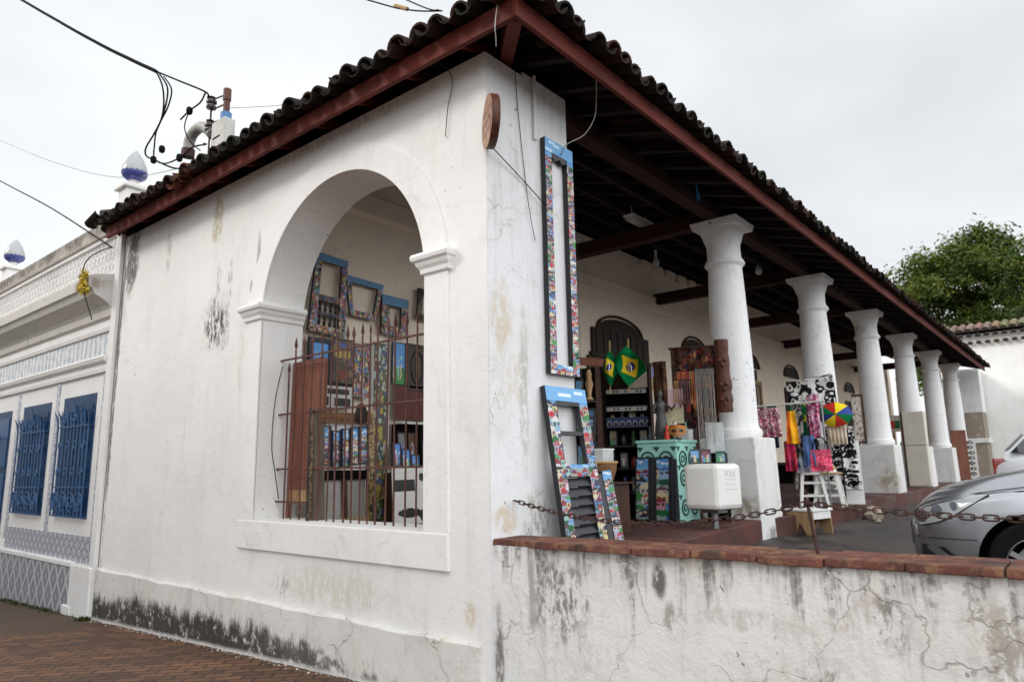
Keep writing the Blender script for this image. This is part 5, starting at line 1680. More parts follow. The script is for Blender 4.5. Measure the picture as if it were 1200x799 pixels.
def flat(c, w=0.1, h=0.1, seed=0, cell=0.02, var=.12):
    a, _ = raster(w, h, cell)
    a[:] = c
    return a * np.random.RandomState(seed).uniform(1 - var, 1 + var, a.shape[:2])[..., None]
SKYBLUE = srgb(110, 165, 210)

# ---- corner: round plaque, tall frame, shutter, small box
pq = thing('round_plaque', 'round weathered wooden plaque jutting edge-on from the top of the corner pillar', 'sign', (-0.10, -0.14, 4.0), R_(-127))
def disc_art():
    a, _ = raster(.38, .38, .008)
    a[:] = srgb(168, 130, 105)
    q = random.Random(4)
    H, W, _ = a.shape
    for k in range(60):
        r_disc(a, q.uniform(0, W), q.uniform(0, H), q.uniform(.5, 2.5), q.uniform(1, 5), q.choice([srgb(140, 85, 65), srgb(185, 155, 130), srgb(120, 70, 55)]))
    for k, yy in enumerate((.32, .5, .68)):
        x = W * .22
        while x < W * .78:
            r_rect(a, x, H * yy - 1.5, x + q.uniform(1.5, 3), H * yy + 2, srgb(95, 55, 45)); x += q.uniform(3, 5)
    return a
b = MB()
da = disc_art()
Rr = 0.19
nr, nt_ = 20, 48
def dp(i, j):
    r = Rr * j / nr; a = 2 * PI * i / nt_
    return (r * math.cos(a), -0.03, r * math.sin(a))
def dc(i, j):
    x_, _, z_ = dp(i + .5, j + .5)
    return tuple(da[min(da.shape[0] - 1, max(0, int((z_ / Rr * .5 + .5) * da.shape[0]))), min(da.shape[1] - 1, max(0, int((x_ / Rr * .5 + .5) * da.shape[1])))])
b.grid(nt_, nr, lambda u, v: dp(u * nt_, v * nr), dc)
b.build('face', M['art'], pq, color=True)
b = MB()
b.tube([(0, -.029, 0), (0, .028, 0)], Rr, 48)
b.build('board', M['carved'], pq, smooth=40)
b = MB(); b.tube([(-.20, .0, -.03), (-.24, .02, -.05), (-.26, .03, .03)], .008, 6); b.tube([(-.24, .02, -.05), (-.25, .02, -.2)], .007, 6); b.build('bracket', M['rust'], pq)

def window_frame(name, label, loc, rz, w, h, sw, rails, seed, tilt=0, roll=0, cell=.006, toph=.12, dark=1.0, d=.045, group=None, toparch=True, skycol=SKYBLUE, unit=.07):
    t = thing(name, label, 'window frame', loc, rz, group)
    t.rotation_euler = (tilt, roll, rz)
    for s, nm in ((-1, 0), (1, 1)):
        panel('stile', sw, h - toph, art_houses(sw, h - toph, seed + nm, cell, .02, dark, unit), t, d, (s * (w / 2 - sw / 2), 0, 0))
    sk = flat(skycol, w, toph, seed, .012, .06) * dark
    q = random.Random(seed)
    for k in range(4):
        r_disc(sk, q.uniform(0, sk.shape[1]), q.uniform(0, sk.shape[0]), 4, 1.2, tuple(np.array(srgb(190, 215, 235)) * dark))
    panel('top_rail', w, toph, sk, t, d, (0, 0, h - toph))
    for (z, rh, kind) in rails:
        iw = w - 2 * sw
        a = art_houses(iw, rh, seed + int(z * 50) + 3, cell, .35, dark, unit) if kind == 'art' else flat((.014, .014, .017), iw, rh)
        panel('rail', iw, rh, a, t, d - .01, (0, .004, z))
    return t
tf = window_frame('painted_window_frame', 'tall narrow window frame painted with little houses, sky blue top, hung high on the corner pillar', (0.845, -0.055, 2.28), 0, 0.385, 1.92, 0.085, [(0.0, .075, 'art')], 31, toph=.11, unit=.06)
# scalloped inner edge under the sky rail
b = MB()
for k in range(12):
    u0 = -.107 + .214 * k / 12
    b.box(u0, .003, 1.80 - .03 * abs(math.sin(PI * (k + .5) / 6)) - .012, u0 + .0178, .040, 1.812)
b.build('scallop', M['black_paint'], tf)

sh = thing('painted_shutter', 'painted louvred shutter with two open panes leaning against the corner pillar', 'shutter', (0.835, -0.235, 0.93), 0)
sh.rotation_euler = (R_(-8.2), 0, 0)
SW, SHh = 0.535, 1.265
for s, sd in ((-1, 51), (1, 52)):
    panel('stile', .115, SHh - .11, art_houses(.115, SHh - .11, sd, .006, .02, .92, .095), sh, .045, (s * (SW / 2 - .0575), 0, 0))
sk = flat(SKYBLUE, SW, .11, 2, .012, .06); r_disc(sk, 20, 4, 7, 1.5, srgb(215, 228, 240)); r_disc(sk, 36, 6, 6, 1.2, srgb(205, 222, 238))
panel('top_rail', SW, .11, sk, sh, .045, (0, 0, SHh - .11))
panel('middle_rail', SW - .23, .09, art_houses(SW - .23, .09, 57, .006, .3, 1, .09), sh, .045, (0, 0, .585))
b = MB()
b.box(-.165, .004, .895, .165, .040, .925); b.box(-.165, .002, .675, -.145, .04, 1.155); b.box(.145, .002, .675, .165, .04, 1.155); b.box(-.165, .003, 1.125, .165, .04, 1.156)
b.build('glazing_bar', M['black_paint'], sh)
for k in range(8):
    b = MB()
    z0_ = .03 + .069 * k
    b.hexa([(-.165, .002, z0_), (.165, .002, z0_), (.165, .012, z0_), (-.165, .012, z0_)], [(-.165, .034, z0_ + .062), (.165, .034, z0_ + .062), (.165, .044, z0_ + .062), (-.165, .044, z0_ + .062)])
    b.build('louver', M['black_paint'], sh, bevel=.003)
b = MB(); b.box(-.166, .003, 0, .166, .042, .03); b.build('bottom_rail', M['black_paint'], sh)

bx = thing('painted_plank_box', 'small upright painted plank leaning beside the louvred shutter', 'painting', (1.42, -0.12, 0.93), R_(-8))
bx.rotation_euler = (R_(-9), R_(-5), R_(-25))
panel('front', .085, .62, art_houses(.085, .62, 61, .006, .1, .95, .06), bx, .09, (0.02, 0, 0))
b = MB(); b.box(-.075, .006, 0, -.0235, .085, .60); b.build('frame', M['black_paint'], bx)

# ---- mint cabinet, the two black panels, white box
mc = thing('mint_cabinet', 'mint green cabinet with cut-out scroll pattern standing in the gallery', 'cabinet', (4.24, 0.87, 0.92), 0)
b = MB(); b.box(-.26, -.26, .03, .26, .26, .91); b.box(-.275, -.275, .91, .275, .275, .945); b.box(-.265, -.265, 0, .265, .265, .03)
b.build('case', M['mint'], mc, bevel=.006)
def scroll(face):
    b = MB()
    def P(u, z, o): return (u, -.26 - o, z) if face == 'y' else (-.26 - o, u, z)
    def ring(cu, cz, r, w):
        pts = [P(cu + r * math.cos(2 * PI * k / 20), cz + r * math.sin(2 * PI * k / 20), .002) for k in range(21)]
        b.tube(pts, w, 5)
    for z in ((.72,) if face == 'x' else (.72, .50, .16)):
        for cu in (-.12, .12):
            ring(cu, z, .085, .013); ring(cu, z, .035, .010)
        for cu in (-.22, 0, .22):
            tri = [(cu - .045, z + .145), (cu, z + .085), (cu + .045, z + .145)]
            b.prism(tri, lambda p, q_, d: P(p, q_, d), -.003, .004)
    b.build('cutout', M['mint_dark'], mc)
scroll('x'); scroll('y')
for i, (y, lb) in enumerate(((1.03, 'left one of two tall black-edged town paintings leaning on the mint cabinet'), (0.765, 'right one of two tall black-edged town paintings leaning on the mint cabinet'))):
    t = thing('tall_painting', lb, 'painting', (3.875, y, 0.925), R_(-90), 'tall paintings leaning on the mint cabinet')
    t.rotation_euler = (R_(-6), 0, R_(-90))
    w = .155
    b = MB(); b.box(-.115, .0, 0, .115, .06, .745); b.build('board', M['black_paint'], t, bevel=.004)
    panel('canvas', w, .70, art_houses(w, .70, 71 + i, .006, .17, .9, .145), t, .012, (-.012 + .0 * i, -.012, .02))
    b = MB(); b.box(.115, .002, .0, .15, .10, .72); b.build('side_rail', M['black_paint'], t)

wbx = thing('white_box', 'rounded white plastic box with faint lettering on a short post before the first column', 'box', (3.50, -0.02, 0.72), R_(-101))
b = MB(); b.box(-.215, -.215, .395, .215, .215, .86); b.build('case', M['white_plastic'], wbx, bevel=.05)
b = MB(); b.tube([(0, 0, 0), (0, 0, .41)], .035, 12); b.box(-.10, -.08, .36, .10, .08, .405); b.build('post', M['steel'], wbx)
def text_mesh(s, size, mat, parent, loc, rot=(PI / 2, 0, 0), ext=.001, name='lettering'):
    cu = bpy.data.curves.new(name, 'FONT'); cu.body = s; cu.size = size; cu.align_x = 'CENTER'; cu.extrude = ext
    o = bpy.data.objects.new(name, cu); C.objects.link(o)
    dg = bpy.context.evaluated_depsgraph_get(); dg.update()
    me = bpy.data.meshes.new_from_object(o.evaluated_get(dg))
    bpy.data.objects.remove(o)
    me.materials.clear(); me.materials.append(mat)
    r = bpy.data.objects.new(name, me); C.objects.link(r); r.parent = parent; r.location = loc; r.rotation_euler = rot
    return r
text_mesh('POLE', .085, M['grey_print'], wbx, (.2162, .0, .73), (PI / 2, 0, PI / 2))
b = MB(); b.box(.2155, -.10, .70, .2172, .10, .705); b.box(.2155, -.12, .60, .2172, .12, .606); b.box(.2155, -.09, .65, .2172, .09, .655); b.build('print_line', M['grey_print'], wbx)
for i, (dx, lb, c) in enumerate(((-.13, 'small painting of a blue sky street stood on the white box', SKYBLUE), (-.02, 'small green and pink house picture stood in the middle of the white box', srgb(120, 60, 70)), (.13, 'small green framed card stood at the right edge of the white box', srgb(60, 120, 100)))):
    ct, st_ = math.cos(R_(-66)), math.sin(R_(-66))
    picture('small_picture', lb, .085, .125 if i < 2 else .10, art_view(.085, .125, 80 + i, .008, c), (3.42 + ct * dx, -0.02 + st_ * dx, 1.596), R_(-66), R_(-8), 'small pictures on the white box', .010, (.02, .06, .05) if i == 2 else (.06, .05, .05))

# ---- basket and glass box behind the shutter
bk = thing('wicker_basket', 'round brown wicker basket with pale rim standing behind the painted shutter', 'basket', (2.44, 0.66, 1.42))
b = MB(); b.lathe([(.10, 0), (.135, .10), (.15, .19), (.14, .19), (.125, .10), (.09, .012)], seg=28); b.build('bowl', M['wicker'], bk, smooth=40)
b = MB(); b.tube([(.148 * math.cos(2 * PI * k / 24), .148 * math.sin(2 * PI * k / 24), .19) for k in range(25)], .012, 6); b.build('rim', M['straw'], bk)
b = MB(); b.box(2.26, .48, 0.92, 2.64, .86, 1.40); b.box(2.22, .44, 1.40, 2.68, .90, 1.418)
tag(b.build('low_table', M['door_wood'], bevel=.006), 'dark wooden block table carrying the wicker basket', 'table')
gb_ = thing('clear_box', 'small clear plastic display box resting inside the wicker basket', 'box', (2.42, .64, 1.60))
b = MB(); b.box(-.10, -.07, .0, .10, .07, .13); b.build('case', M['clear'], gb_, bevel=.006)
b = MB(); b.box(-.105, -.075, .13, .105, .075, .145); b.build('lid', M['white_plastic'], gb_)

VA = R_(-73)
def cloth_thing(name, label, cat, loc, w, h, art, rz=VA, folds=4, amp=.025, taper=1.0, group=None, extra=None, swing=0.0):
    t = thing(name, label, cat, loc, rz, group)
    H, W, _ = art.shape
    b = MB()
    def P(u, v):
        k = 1 + (taper - 1) * (1 - v)
        return ((u - .5) * w * k + swing * (1 - v), amp * math.sin(u * folds * PI * 2 + v * 2) * (1.2 - v) + .012 * math.sin(v * 9 + u * 3), v * h)
    b.grid(W, H, P, lambda i, j: tuple(art[j, i]))
    b.build('cloth', M['print'], t, color=True, smooth=80)
    return t
# ---- flags on short poles
GRNF, YEL, BLU = srgb(0, 92, 48), srgb(195, 165, 35), srgb(24, 40, 100)
def flag_art(w, h, cell=.007):
    a, _ = raster(w, h, cell)
    H, W, _ = a.shape
    a[:] = GRNF
    yy, xx = np.mgrid[0:H, 0:W]
    u, v = (xx + .5) / W, (yy + .5) / H
    a[(abs(u - .5) / .42 + abs(v - .5) / .40) < 1] = YEL
    r = np.hypot((u - .5) * w, (v - .5) * h)
    a[r < .19 * h] = BLU
    band = abs(np.hypot((u - .5) * w + .12 * h, (v - .5) * h + .32 * h) - .37 * h) < .022 * h
    a[band & (r < .19 * h)] = srgb(235, 235, 235)
    return a
def flag(label, loc, rz, w, h, seed, narrow):
    t = thing('brazilian_flag', label, 'flag', loc, rz, 'Brazilian flags at the shop door')
    art = flag_art(w, h)
    H, W, _ = art.shape
    q = random.Random(seed); ph = q.uniform(0, 6)
    b = MB()
    def P(u, v):
        # hung by one corner: the cloth hangs diagonally in folds
        x_, z_ = (u - .5) * w, (v - .5) * h
        a = R_(52)
        X = x_ * math.cos(a) + z_ * math.sin(a); Z = -x_ * math.sin(a) + z_ * math.cos(a)
        X *= narrow
        X += .02 * math.sin(Z * 11 + ph) - .25 * abs(X) * (Z < 0) * min(1, -Z * 4)
        Y = .075 * math.sin(X * 30 / narrow * .6 + ph) + .05 * math.sin(Z * 17 + ph * 2 + X * 8)
        return (X, Y, Z)
    b.grid(W, H, P, lambda i, j: tuple(art[j, i]))
    b.build('cloth', M['print'], t, color=True, smooth=80)
    b = MB(); b.tube([(-.02, .07, -.30), (.0, .07, .34)], .008, 8); b.build('pole', M['straw'], t)
    return t
flag('green and yellow flag with blue disc spread open by the shop door', (3.62, 0.98, 2.73), R_(-62), .40, .29, 1, .92)
flag('narrow folded green and yellow flag hanging left of the spread one', (3.46, 1.14, 2.71), R_(-62), .36, .25, 2, .55)

# ---- shop display at the first door: racks of small paintings and shelves
rk = thing('souvenir_rack', 'tall dark wooden display rack with red top rail, packed with small paintings', 'rack', (3.25, 1.45, 0.92), R_(-62))
b = MB(); b.box(-.25, .0, 0, -.19, .05, 1.95); b.box(.19, 0, 0, .25, .05, 1.85); b.build('post', M['door_wood'], rk)
b = MB(); b.bar((-.30, .02, 1.93), (.35, .02, 1.84), .05, .09); b.build('top_rail', M['red_wood'], rk)
b = MB(); b.box(-.19, .045, 0.05, .19, .055, 1.80); b.build('back_board', M['deck'], rk)
for k, z in enumerate((.30, .66, 1.02, 1.38)):
    b = MB(); b.box(-.19, -.12, z, .19, .05, z + .02); b.build('shelf', M['door_wood'], rk)
sd = random.Random(12)
c62, s62 = math.cos(R_(-62)), math.sin(R_(-62))
def on_rack(dx, dy, z, base=(3.25, 1.45, .92), a=R_(-62)):
    return (base[0] + math.cos(a) * dx - math.sin(a) * dy, base[1] + math.sin(a) * dx + math.cos(a) * dy, base[2] + z)
RL = ['lowest', 'second', 'third', 'top']
RC = ['nearest the corner pillar', 'in the middle', 'nearest the mint cabinet']
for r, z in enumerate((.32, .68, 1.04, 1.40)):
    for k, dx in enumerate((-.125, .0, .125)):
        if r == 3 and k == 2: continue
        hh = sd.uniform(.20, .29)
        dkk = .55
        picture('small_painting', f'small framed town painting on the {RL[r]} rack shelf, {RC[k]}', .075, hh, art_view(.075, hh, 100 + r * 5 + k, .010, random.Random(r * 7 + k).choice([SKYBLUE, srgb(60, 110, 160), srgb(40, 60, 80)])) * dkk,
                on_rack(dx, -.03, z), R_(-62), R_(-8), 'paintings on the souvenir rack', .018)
b = MB(); b.lathe([(.03, 0), (.05, .02), (.02, .06), (.035, .14), (.05, .2), (.03, .26), (.035, .32), (.02, .37)], on_rack(.12, -.04, 1.40), 16)
tag(b.build('carved_figure', M['raw_wood'], smooth=50), 'pale turned wooden figure on the top shelf of the souvenir rack', 'figurine')
su = thing('shelf_unit', 'dark shelf unit with white lettered strips, stocked with souvenirs, below the flags', 'shelf', (4.15, 1.35, 0.92), R_(-62))
b = MB(); b.box(-.29, 0, 0, -.26, .26, 1.62); b.box(.26, 0, 0, .29, .26, 1.62); b.box(-.26, .24, 0, .26, .26, 1.62); b.build('case', M['deck'], su)
for z in (.0, .30, .60, .88, 1.14, 1.38, 1.60):
    b = MB(); b.box(-.26, 0, z, .26, .24, z + .018); b.build('shelf', M['slat_wood'], su)
for z in (1.33, 1.55):
    a = flat(srgb(150, 145, 140), .5, .05, int(z * 9), .008, .05)
    for k in range(9):
        r_disc(a, 6 + k * 6, 3, 2.0, 1.6, srgb(50, 45, 48)) if k % 3 else None
    panel('strip', .5, .05, a, su, .01, (0, -.014, z))
a = flat(srgb(52, 62, 85), .52, .13, 3, .01, .25)
for k in range(7): r_disc(a, 4 + k * 8, 5, 3.2, 4, srgb(120, 125, 135)); r_disc(a, 4 + k * 8, 4, 2.2, 3, srgb(60, 40, 38))
panel('fringed_cloth', .52, .13, a, su, .008, (0, -.02, 1.12), mat='print')
pal = [srgb(70, 110, 150), srgb(150, 60, 50), srgb(160, 140, 90), srgb(60, 90, 60), srgb(130, 120, 120), srgb(40, 40, 50)]
names = ['figurine', 'jar', 'small_painting']
gk = 0
for r, z in enumerate((.02, .32, .62, .90, 1.158)):
    for k in range(4):
        dx = -.19 + .127 * k; q = random.Random(400 + gk); gk += 1
        loc = on_rack(dx, .10, z, (4.15, 1.35, .92)); c = q.choice(pal)
        where = f'on the {["bottom", "second", "third", "fourth", "fifth"][r]} shelf below the flags, {["first", "second", "third", "fourth"][k]} from the rack'
        if (r + k) % 3 == 0:
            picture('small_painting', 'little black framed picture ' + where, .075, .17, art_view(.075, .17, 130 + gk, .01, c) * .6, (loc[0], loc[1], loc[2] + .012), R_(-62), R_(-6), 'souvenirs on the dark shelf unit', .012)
        elif (r + k) % 3 == 1:
            b = MB(); b.col = tuple(x * .7 for x in c)
            b.lathe([(.03, 0), (.042, .03), (.04, .09), (.022, .12), (.026, .135), (.01, .14)], (0, 0, 0), 14)
            tag(b.build('pot', M['art'], smooth=40, color=True, loc=loc), 'small painted clay pot ' + where, 'pot', 'souvenirs on the dark shelf unit')
        else:
            b = MB(); b.col = tuple(x * .7 for x in c)
            b.lathe([(.028, 0), (.034, .015), (.018, .06), (.03, .10), (.012, .125), (.022, .15), (.018, .175), (.003, .19)], (0, 0, 0), 14)
            tag(b.build('figurine', M['art'], smooth=50, color=True, loc=loc), 'small painted clay figurine ' + where, 'figurine', 'souvenirs on the dark shelf unit')
# things between the shelf unit and the hanging panel
picture('poster', 'blue and yellow lettered card above the stack of pink cards beside the flags', .17, .28, np.vstack([flat(srgb(190, 165, 70), .17, .14, 1, .01), flat(srgb(110, 115, 150), .17, .14, 2, .01)]), (4.12, 0.86, 2.48), R_(-62), cat='poster')
picture('poster', 'pink and white printed card hanging just below the blue and yellow card', .22, .42, np.vstack([flat(srgb(160, 150, 120), .22, .2, 5, .01, .35), flat(srgb(195, 160, 165), .22, .22, 6, .01)]), (4.20, 0.72, 2.06), R_(-62), cat='poster')
st = thing('dark_statue', 'dark slender robed statue standing on top of the mint cabinet', 'statue', (4.08, 0.84, 1.865), R_(-60))
b = MB()
b.lathe([(.085, 0), (.09, .02), (.07, .03), (.085, .05), (.075, .16), (.055, .28), (.06, .36), (.07, .42), (.055, .46), (.022, .48), (.022, .50), (.036, .53), (.038, .56), (.022, .595), (.004, .605)], seg=20, sy=.7)
b.build('robe', M['statue'], st, smooth=60)
b = MB(); b.tube([(.06, -.01, .43), (.13, -.06, .36), (.17, -.07, .42)], [.022, .018, .012], 8); b.tube([(-.06, -.01, .43), (-.10, -.05, .33), (-.03, -.09, .32)], [.022, .018, .012], 8); b.build('arm', M['statue'], st, smooth=60)
mk_ = thing('carnival_mask', 'orange and gold painted eye mask propped on the mint cabinet', 'mask', (4.05, 0.62, 1.86), R_(-62))
b = MB()
def mp_(u, v):
    x_ = (u - .5) * .20; z_ = .02 + v * (.085 + .05 * math.cos((u - .5) * PI)) - .03 * abs(math.cos((u - .5) * PI))
    return (x_, -.06 * math.cos((u - .5) * PI), z_ + .05)
hs_ = set()
def mcol(i, j):
    u, v = (i + .5) / 24, (j + .5) / 12
    for s in (.28, .72):
        if ((u - s) / .13) ** 2 + ((v - .45) / .12) ** 2 < 1: return (.02, .012, .01)
        if ((u - s) / .17) ** 2 + ((v - .45) / .2) ** 2 < 1: return srgb(150, 95, 45)
    return srgb(190, 110, 35) if v > .72 else srgb(165, 112, 58)
b.grid(24, 12, mp_, mcol); b.build('face', M['art'], mk_, color=True, smooth=80)
b = MB(); b.tube([(0, -.03, 0), (0, -.05, .08)], .01, 8); b.lathe([(.05, 0), (.045, .015), (.01, .03)], (0, -.03, 0), 16); b.build('stand', M['black_paint'], mk_)
for i, (p, c, lb) in enumerate((((4.02, .74, 1.866), srgb(200, 60, 40), 'small red and pink figurine at the front edge of the mint cabinet top'), ((4.36, .66, 1.866), srgb(200, 200, 195), 'small white trinket box on the column end of the mint cabinet top'), ((4.08, 1.0, 1.866), srgb(40, 42, 50), 'small dark bottle at the shop end of the mint cabinet top'))):
    b = MB(); b.col = c
    if i == 1: b.box(-.06, -.06, 0, .06, .06, .10); b.box(-.063, -.063, .10, .063, .063, .125)
    else: b.lathe([(.03, 0), (.034, .02), (.026, .08), (.012, .11), (.02, .14), (.016, .165), (.002, .175)], seg=14)
    tag(b.build(['figurine', 'trinket_box', 'bottle'][i], M['art'], color=True, smooth=None if i == 1 else 50, loc=p), lb, ['figurine', 'box', 'bottle'][i])

cloth_thing('brown_cloth', 'dark brown cloth hanging just left of the patterned tapestry', 'cloth', (4.10, 0.84, 2.20), .17, .62, art_mosaic(.17, .62, 88, .01, [srgb(70, 46, 34), srgb(90, 60, 42), srgb(50, 34, 28)], .05), folds=2)
# ---- hanging panel, strings, carved totem on the first column
hp = thing('hanging_tapestry', 'dark brown patterned tapestry panel with red figures hung before the second shop door', 'tapestry', (4.72, 0.68, 2.02), R_(-68))
a = art_mosaic(.55, 1.02, 77, .010, [srgb(52, 34, 30), srgb(70, 46, 38), srgb(110, 40, 38), srgb(46, 40, 60), srgb(88, 62, 50), srgb(40, 28, 26), srgb(130, 90, 60), srgb(60, 44, 40)], .045)
H, W, _ = a.shape
a[:int(H * .3)] *= .85
b = MB()
b.grid(W, H, lambda u, v: ((u - .5) * .55, .02 * math.sin(u * 22), v * 1.02), lambda i, j: tuple(a[j, i])); b.build('cloth', M['print'], hp, color=True, smooth=80)
b = MB(); b.tube([(-.30, 0, 1.03), (.30, 0, 1.03)], .016, 8); b.build('rod', M['door_wood'], hp)
hs2 = thing('string_curtain', 'pale bead strings hanging in a bunch left of the first column', 'curtain', (4.05, 0.24, 1.72), R_(-68))
b = MB(); q = random.Random(3)
for k in range(15):
    x_ = -.10 + .0143 * k
    b.tube([(x_, q.uniform(-.01, .01), .95), (x_ + q.uniform(-.006, .006), q.uniform(-.02, .02), .5), (x_ + q.uniform(-.01, .01), 0, q.uniform(0, .12))], .0028, 4)
b.build('string', M['pvc'], hs2)
b = MB(); b.tube([(-.11, 0, .955), (.11, 0, .955)], .008, 6); b.build('rod', M['wire'], hs2)
cv = thing('carved_totem', 'long reddish carved wooden totem fixed upright on the first column', 'carving', (4.50, 0.20, 2.18), R_(-68))
b = MB()
prof = [(.085, 0), (.10, .03), (.085, .08), (.11, .13), (.10, .2), (.078, .24), (.105, .28), (.11, .36), (.085, .42), (.075, .5), (.09, .56), (.085, .66), (.07, .70), (.082, .76), (.088, .86), (.08, .88)]
b.lathe([(r * .5 + .042, z) for r, z in prof], seg=22, sy=.8); b.build('trunk', M['carved'], cv, smooth=35)
b = MB()
for z, s in ((.33, 1), (.62, .8), (.15, .9)):
    b.lathe([(.004, -.02), (.02, -.012), (.022, 0), (.018, .015), (.004, .025)], (-.035, -.075, z), 10); b.lathe([(.004, -.02), (.02, -.012), (.022, 0), (.018, .015), (.004, .025)], (.035, -.075, z), 10)
    b.lathe([(.004, -.04), (.022, -.03), (.012, .02), (.003, .03)], (0, -.085, z - .04), 8)
b.build('face', M['carved'], cv, smooth=50)

# ---- clothes and goods between the first two columns
VA = R_(-73)
rail = thing('clothes_rail', 'pale horizontal hanging rail on two thin legs between the first two columns', 'rail', (6.72, 0.16, 0.92), VA)
b = MB(); b.tube([(-.52, 0, 1.46), (.46, 0, 1.50)], .014, 8); b.build('bar', M['box_grey'], rail)
for xx in (-.5, .42):
    b = MB(); b.tube([(xx, .02, 0), (xx, .02, 1.47)], .013, 8); b.build('leg', M['steel'], rail)
cloth_thing('printed_bag', 'pink and black speckled round cloth bag hanging at the column end of the rail', 'bag', (6.16, 0.29, 1.92), .30, .40, art_mosaic(.3, .4, 5, .009, [srgb(150, 60, 90), srgb(200, 150, 160), srgb(50, 35, 45), srgb(170, 90, 110), srgb(210, 200, 195)], .011), taper=1.12)
cloth_thing('scarf', 'bright yellow and orange scarf hanging from the rail', 'scarf', (6.64, 0.13, 1.83), .11, .46, np.concatenate([flat(srgb(230, 110, 40), .04, .46, 1, .01), flat(srgb(240, 175, 40), .07, .46, 1, .01)], 1), taper=1.6, folds=1.5)
cloth_thing('hanging_cloth', 'pink and red cloth strip hanging below the yellow scarf', 'cloth', (6.70, 0.20, 1.45), .16, .42, art_mosaic(.16, .42, 15, .01, [srgb(190, 50, 95), srgb(165, 45, 60), srgb(90, 50, 70)], .05), folds=2)
cloth_thing('green_cloth', 'long dark green cloth with blue and yellow hem hanging from the rail', 'cloth', (6.92, 0.10, 1.50), .27, .88, np.vstack([flat(srgb(30, 55, 130), .27, .10, 1, .01), flat(srgb(18, 85, 52), .27, .55, 2, .01), flat(srgb(210, 190, 60), .27, .03, 3, .01), flat(srgb(20, 110, 66), .27, .20, 4, .01)]), folds=3, taper=.85)
cloth_thing('flag_cloth', 'small green cloth with a yellow stripe bunched over the rail', 'cloth', (6.96, 0.02, 2.12), .14, .28, np.concatenate([flat(srgb(25, 110, 60), .05, .28, 1, .01), flat(srgb(225, 205, 60), .04, .28, 1, .01), flat(srgb(20, 120, 70), .05, .28, 1, .01)], 1), folds=1.5)
wr_ = thing('wire_stand', 'black wire display stand arched over the black and white cloths', 'stand', (7.5, 0.10, 0.92), VA)
b = MB()
b.tube(smooth_pts([(-.34, .03, 1.40), (-.34, .03, 1.66), (-.28, .03, 1.76), (.0, .03, 1.86), (.27, .03, 1.95), (.34, .03, 1.88), (.36, .03, 1.40)], 5), .010, 7)
b.build('hoop', M['wire'], wr_, smooth=60)
for xx in (-.34, .36):
    b = MB(); b.tube([(xx, .03, 0), (xx, .03, 1.42)], .012, 8); b.build('leg', M['wire'], wr_)
cloth_thing('black_cloth', 'mostly black cloth with white figures hanging at the left of the wire stand', 'cloth', (7.38, 0.24, 2.33), .30, .47, art_bw(.3, .47, 23, .009, .07, srgb(24, 24, 28), srgb(190, 186, 180), .75), folds=2, amp=.015)
cloth_thing('white_cloth', 'white cloth printed with black wreath figures hanging before the second column', 'cloth', (7.48, -0.06, 2.34), .40, .50, art_bw(.4, .5, 26, .009, .075, srgb(212, 208, 205), srgb(30, 30, 34), .95), folds=2, amp=.012)
cloth_thing('striped_cloth', 'black and white striped cloth hanging low behind the green cloth', 'cloth', (7.28, 0.12, 1.55), .30, .80, art_bw(.3, .8, 28, .009, .07, srgb(185, 182, 178), srgb(32, 32, 36), 1.3), folds=3)
cloth_thing('pink_scarf', 'pink and white patterned scarf hanging beside the parasol', 'scarf', (6.83, -0.13, 1.90), .16, .62, art_mosaic(.16, .62, 31, .009, [srgb(200, 70, 120), srgb(220, 170, 185), srgb(150, 120, 140), srgb(120, 60, 90)], .03), folds=2, taper=.8)
cloth_thing('blue_cloth', 'blue cloth bag hanging left of the pink bag', 'bag', (6.78, -0.04, 1.52), .15, .42, flat(srgb(80, 105, 150), .15, .42, 7, .012, .18), folds=2, taper=1.15)
pk = cloth_thing('pink_bag', 'bright pink crocheted bag hanging above the white stools', 'bag', (6.80, -0.18, 1.44), .255, .30, art_mosaic(.26, .30, 33, .008, [srgb(215, 75, 105), srgb(235, 125, 145), srgb(185, 50, 80)], .014), folds=1, taper=1.12, amp=.02)
b = MB(); b.tube(smooth_pts([(-.10, 0, .30), (-.07, 0, .42), (0, 0, .48), (.07, 0, .42), (.10, 0, .30)], 5), .008, 6); b.build('handle', M['print'], pk)
pc = cloth_thing('white_bag', 'pale plastic carrier bag hanging behind the pink bag', 'bag', (6.92, 0.10, 1.42), .2, .34, flat(srgb(185, 190, 200), .2, .34, 8, .012, .08), folds=2)
# small parasol
um = thing('carnival_parasol', 'small open parasol in red, yellow, blue and green wedges', 'parasol', (7.44, -0.25, 2.255), VA)
b = MB()
UC = [srgb(228, 200, 40), srgb(175, 45, 38), srgb(25, 105, 60), srgb(40, 60, 125), srgb(225, 200, 45), srgb(190, 60, 40), srgb(22, 110, 62), srgb(60, 75, 140)]
S8 = 8
for k in range(8):
    for m_ in range(4):
        r0, r1 = .245 * m_ / 4, .245 * (m_ + 1) / 4
        for n_ in range(3):
            a0, a1 = 2 * PI * (k + n_ / 3) / 8 + R_(42), 2 * PI * (k + (n_ + 1) / 3) / 8 + R_(42)
            def sag(r, nn): return -.10 * (1 - (r / .245) ** 2) + .0
            f = lambda r, a, e: (r * math.cos(a) * (1 - .06 * math.sin(e * PI) * (r / .245) ** 2), sag(r, 0), r * math.sin(a) * .76 * (1 - .06 * math.sin(e * PI) * (r / .245) ** 2))
            b.add([f(r0, a0, n_ / 3), f(r1, a0, n_ / 3), f(r1, a1, (n_ + 1) / 3), f(r0, a1, (n_ + 1) / 3)], [(0, 1, 2, 3)], UC[k])
b.build('canopy', M['print'], um, color=True)
b = MB(); b.tube([(0, -.12, 0), (0, .35, -.05)], .008, 8); b.build('shaft', M['black_paint'], um)
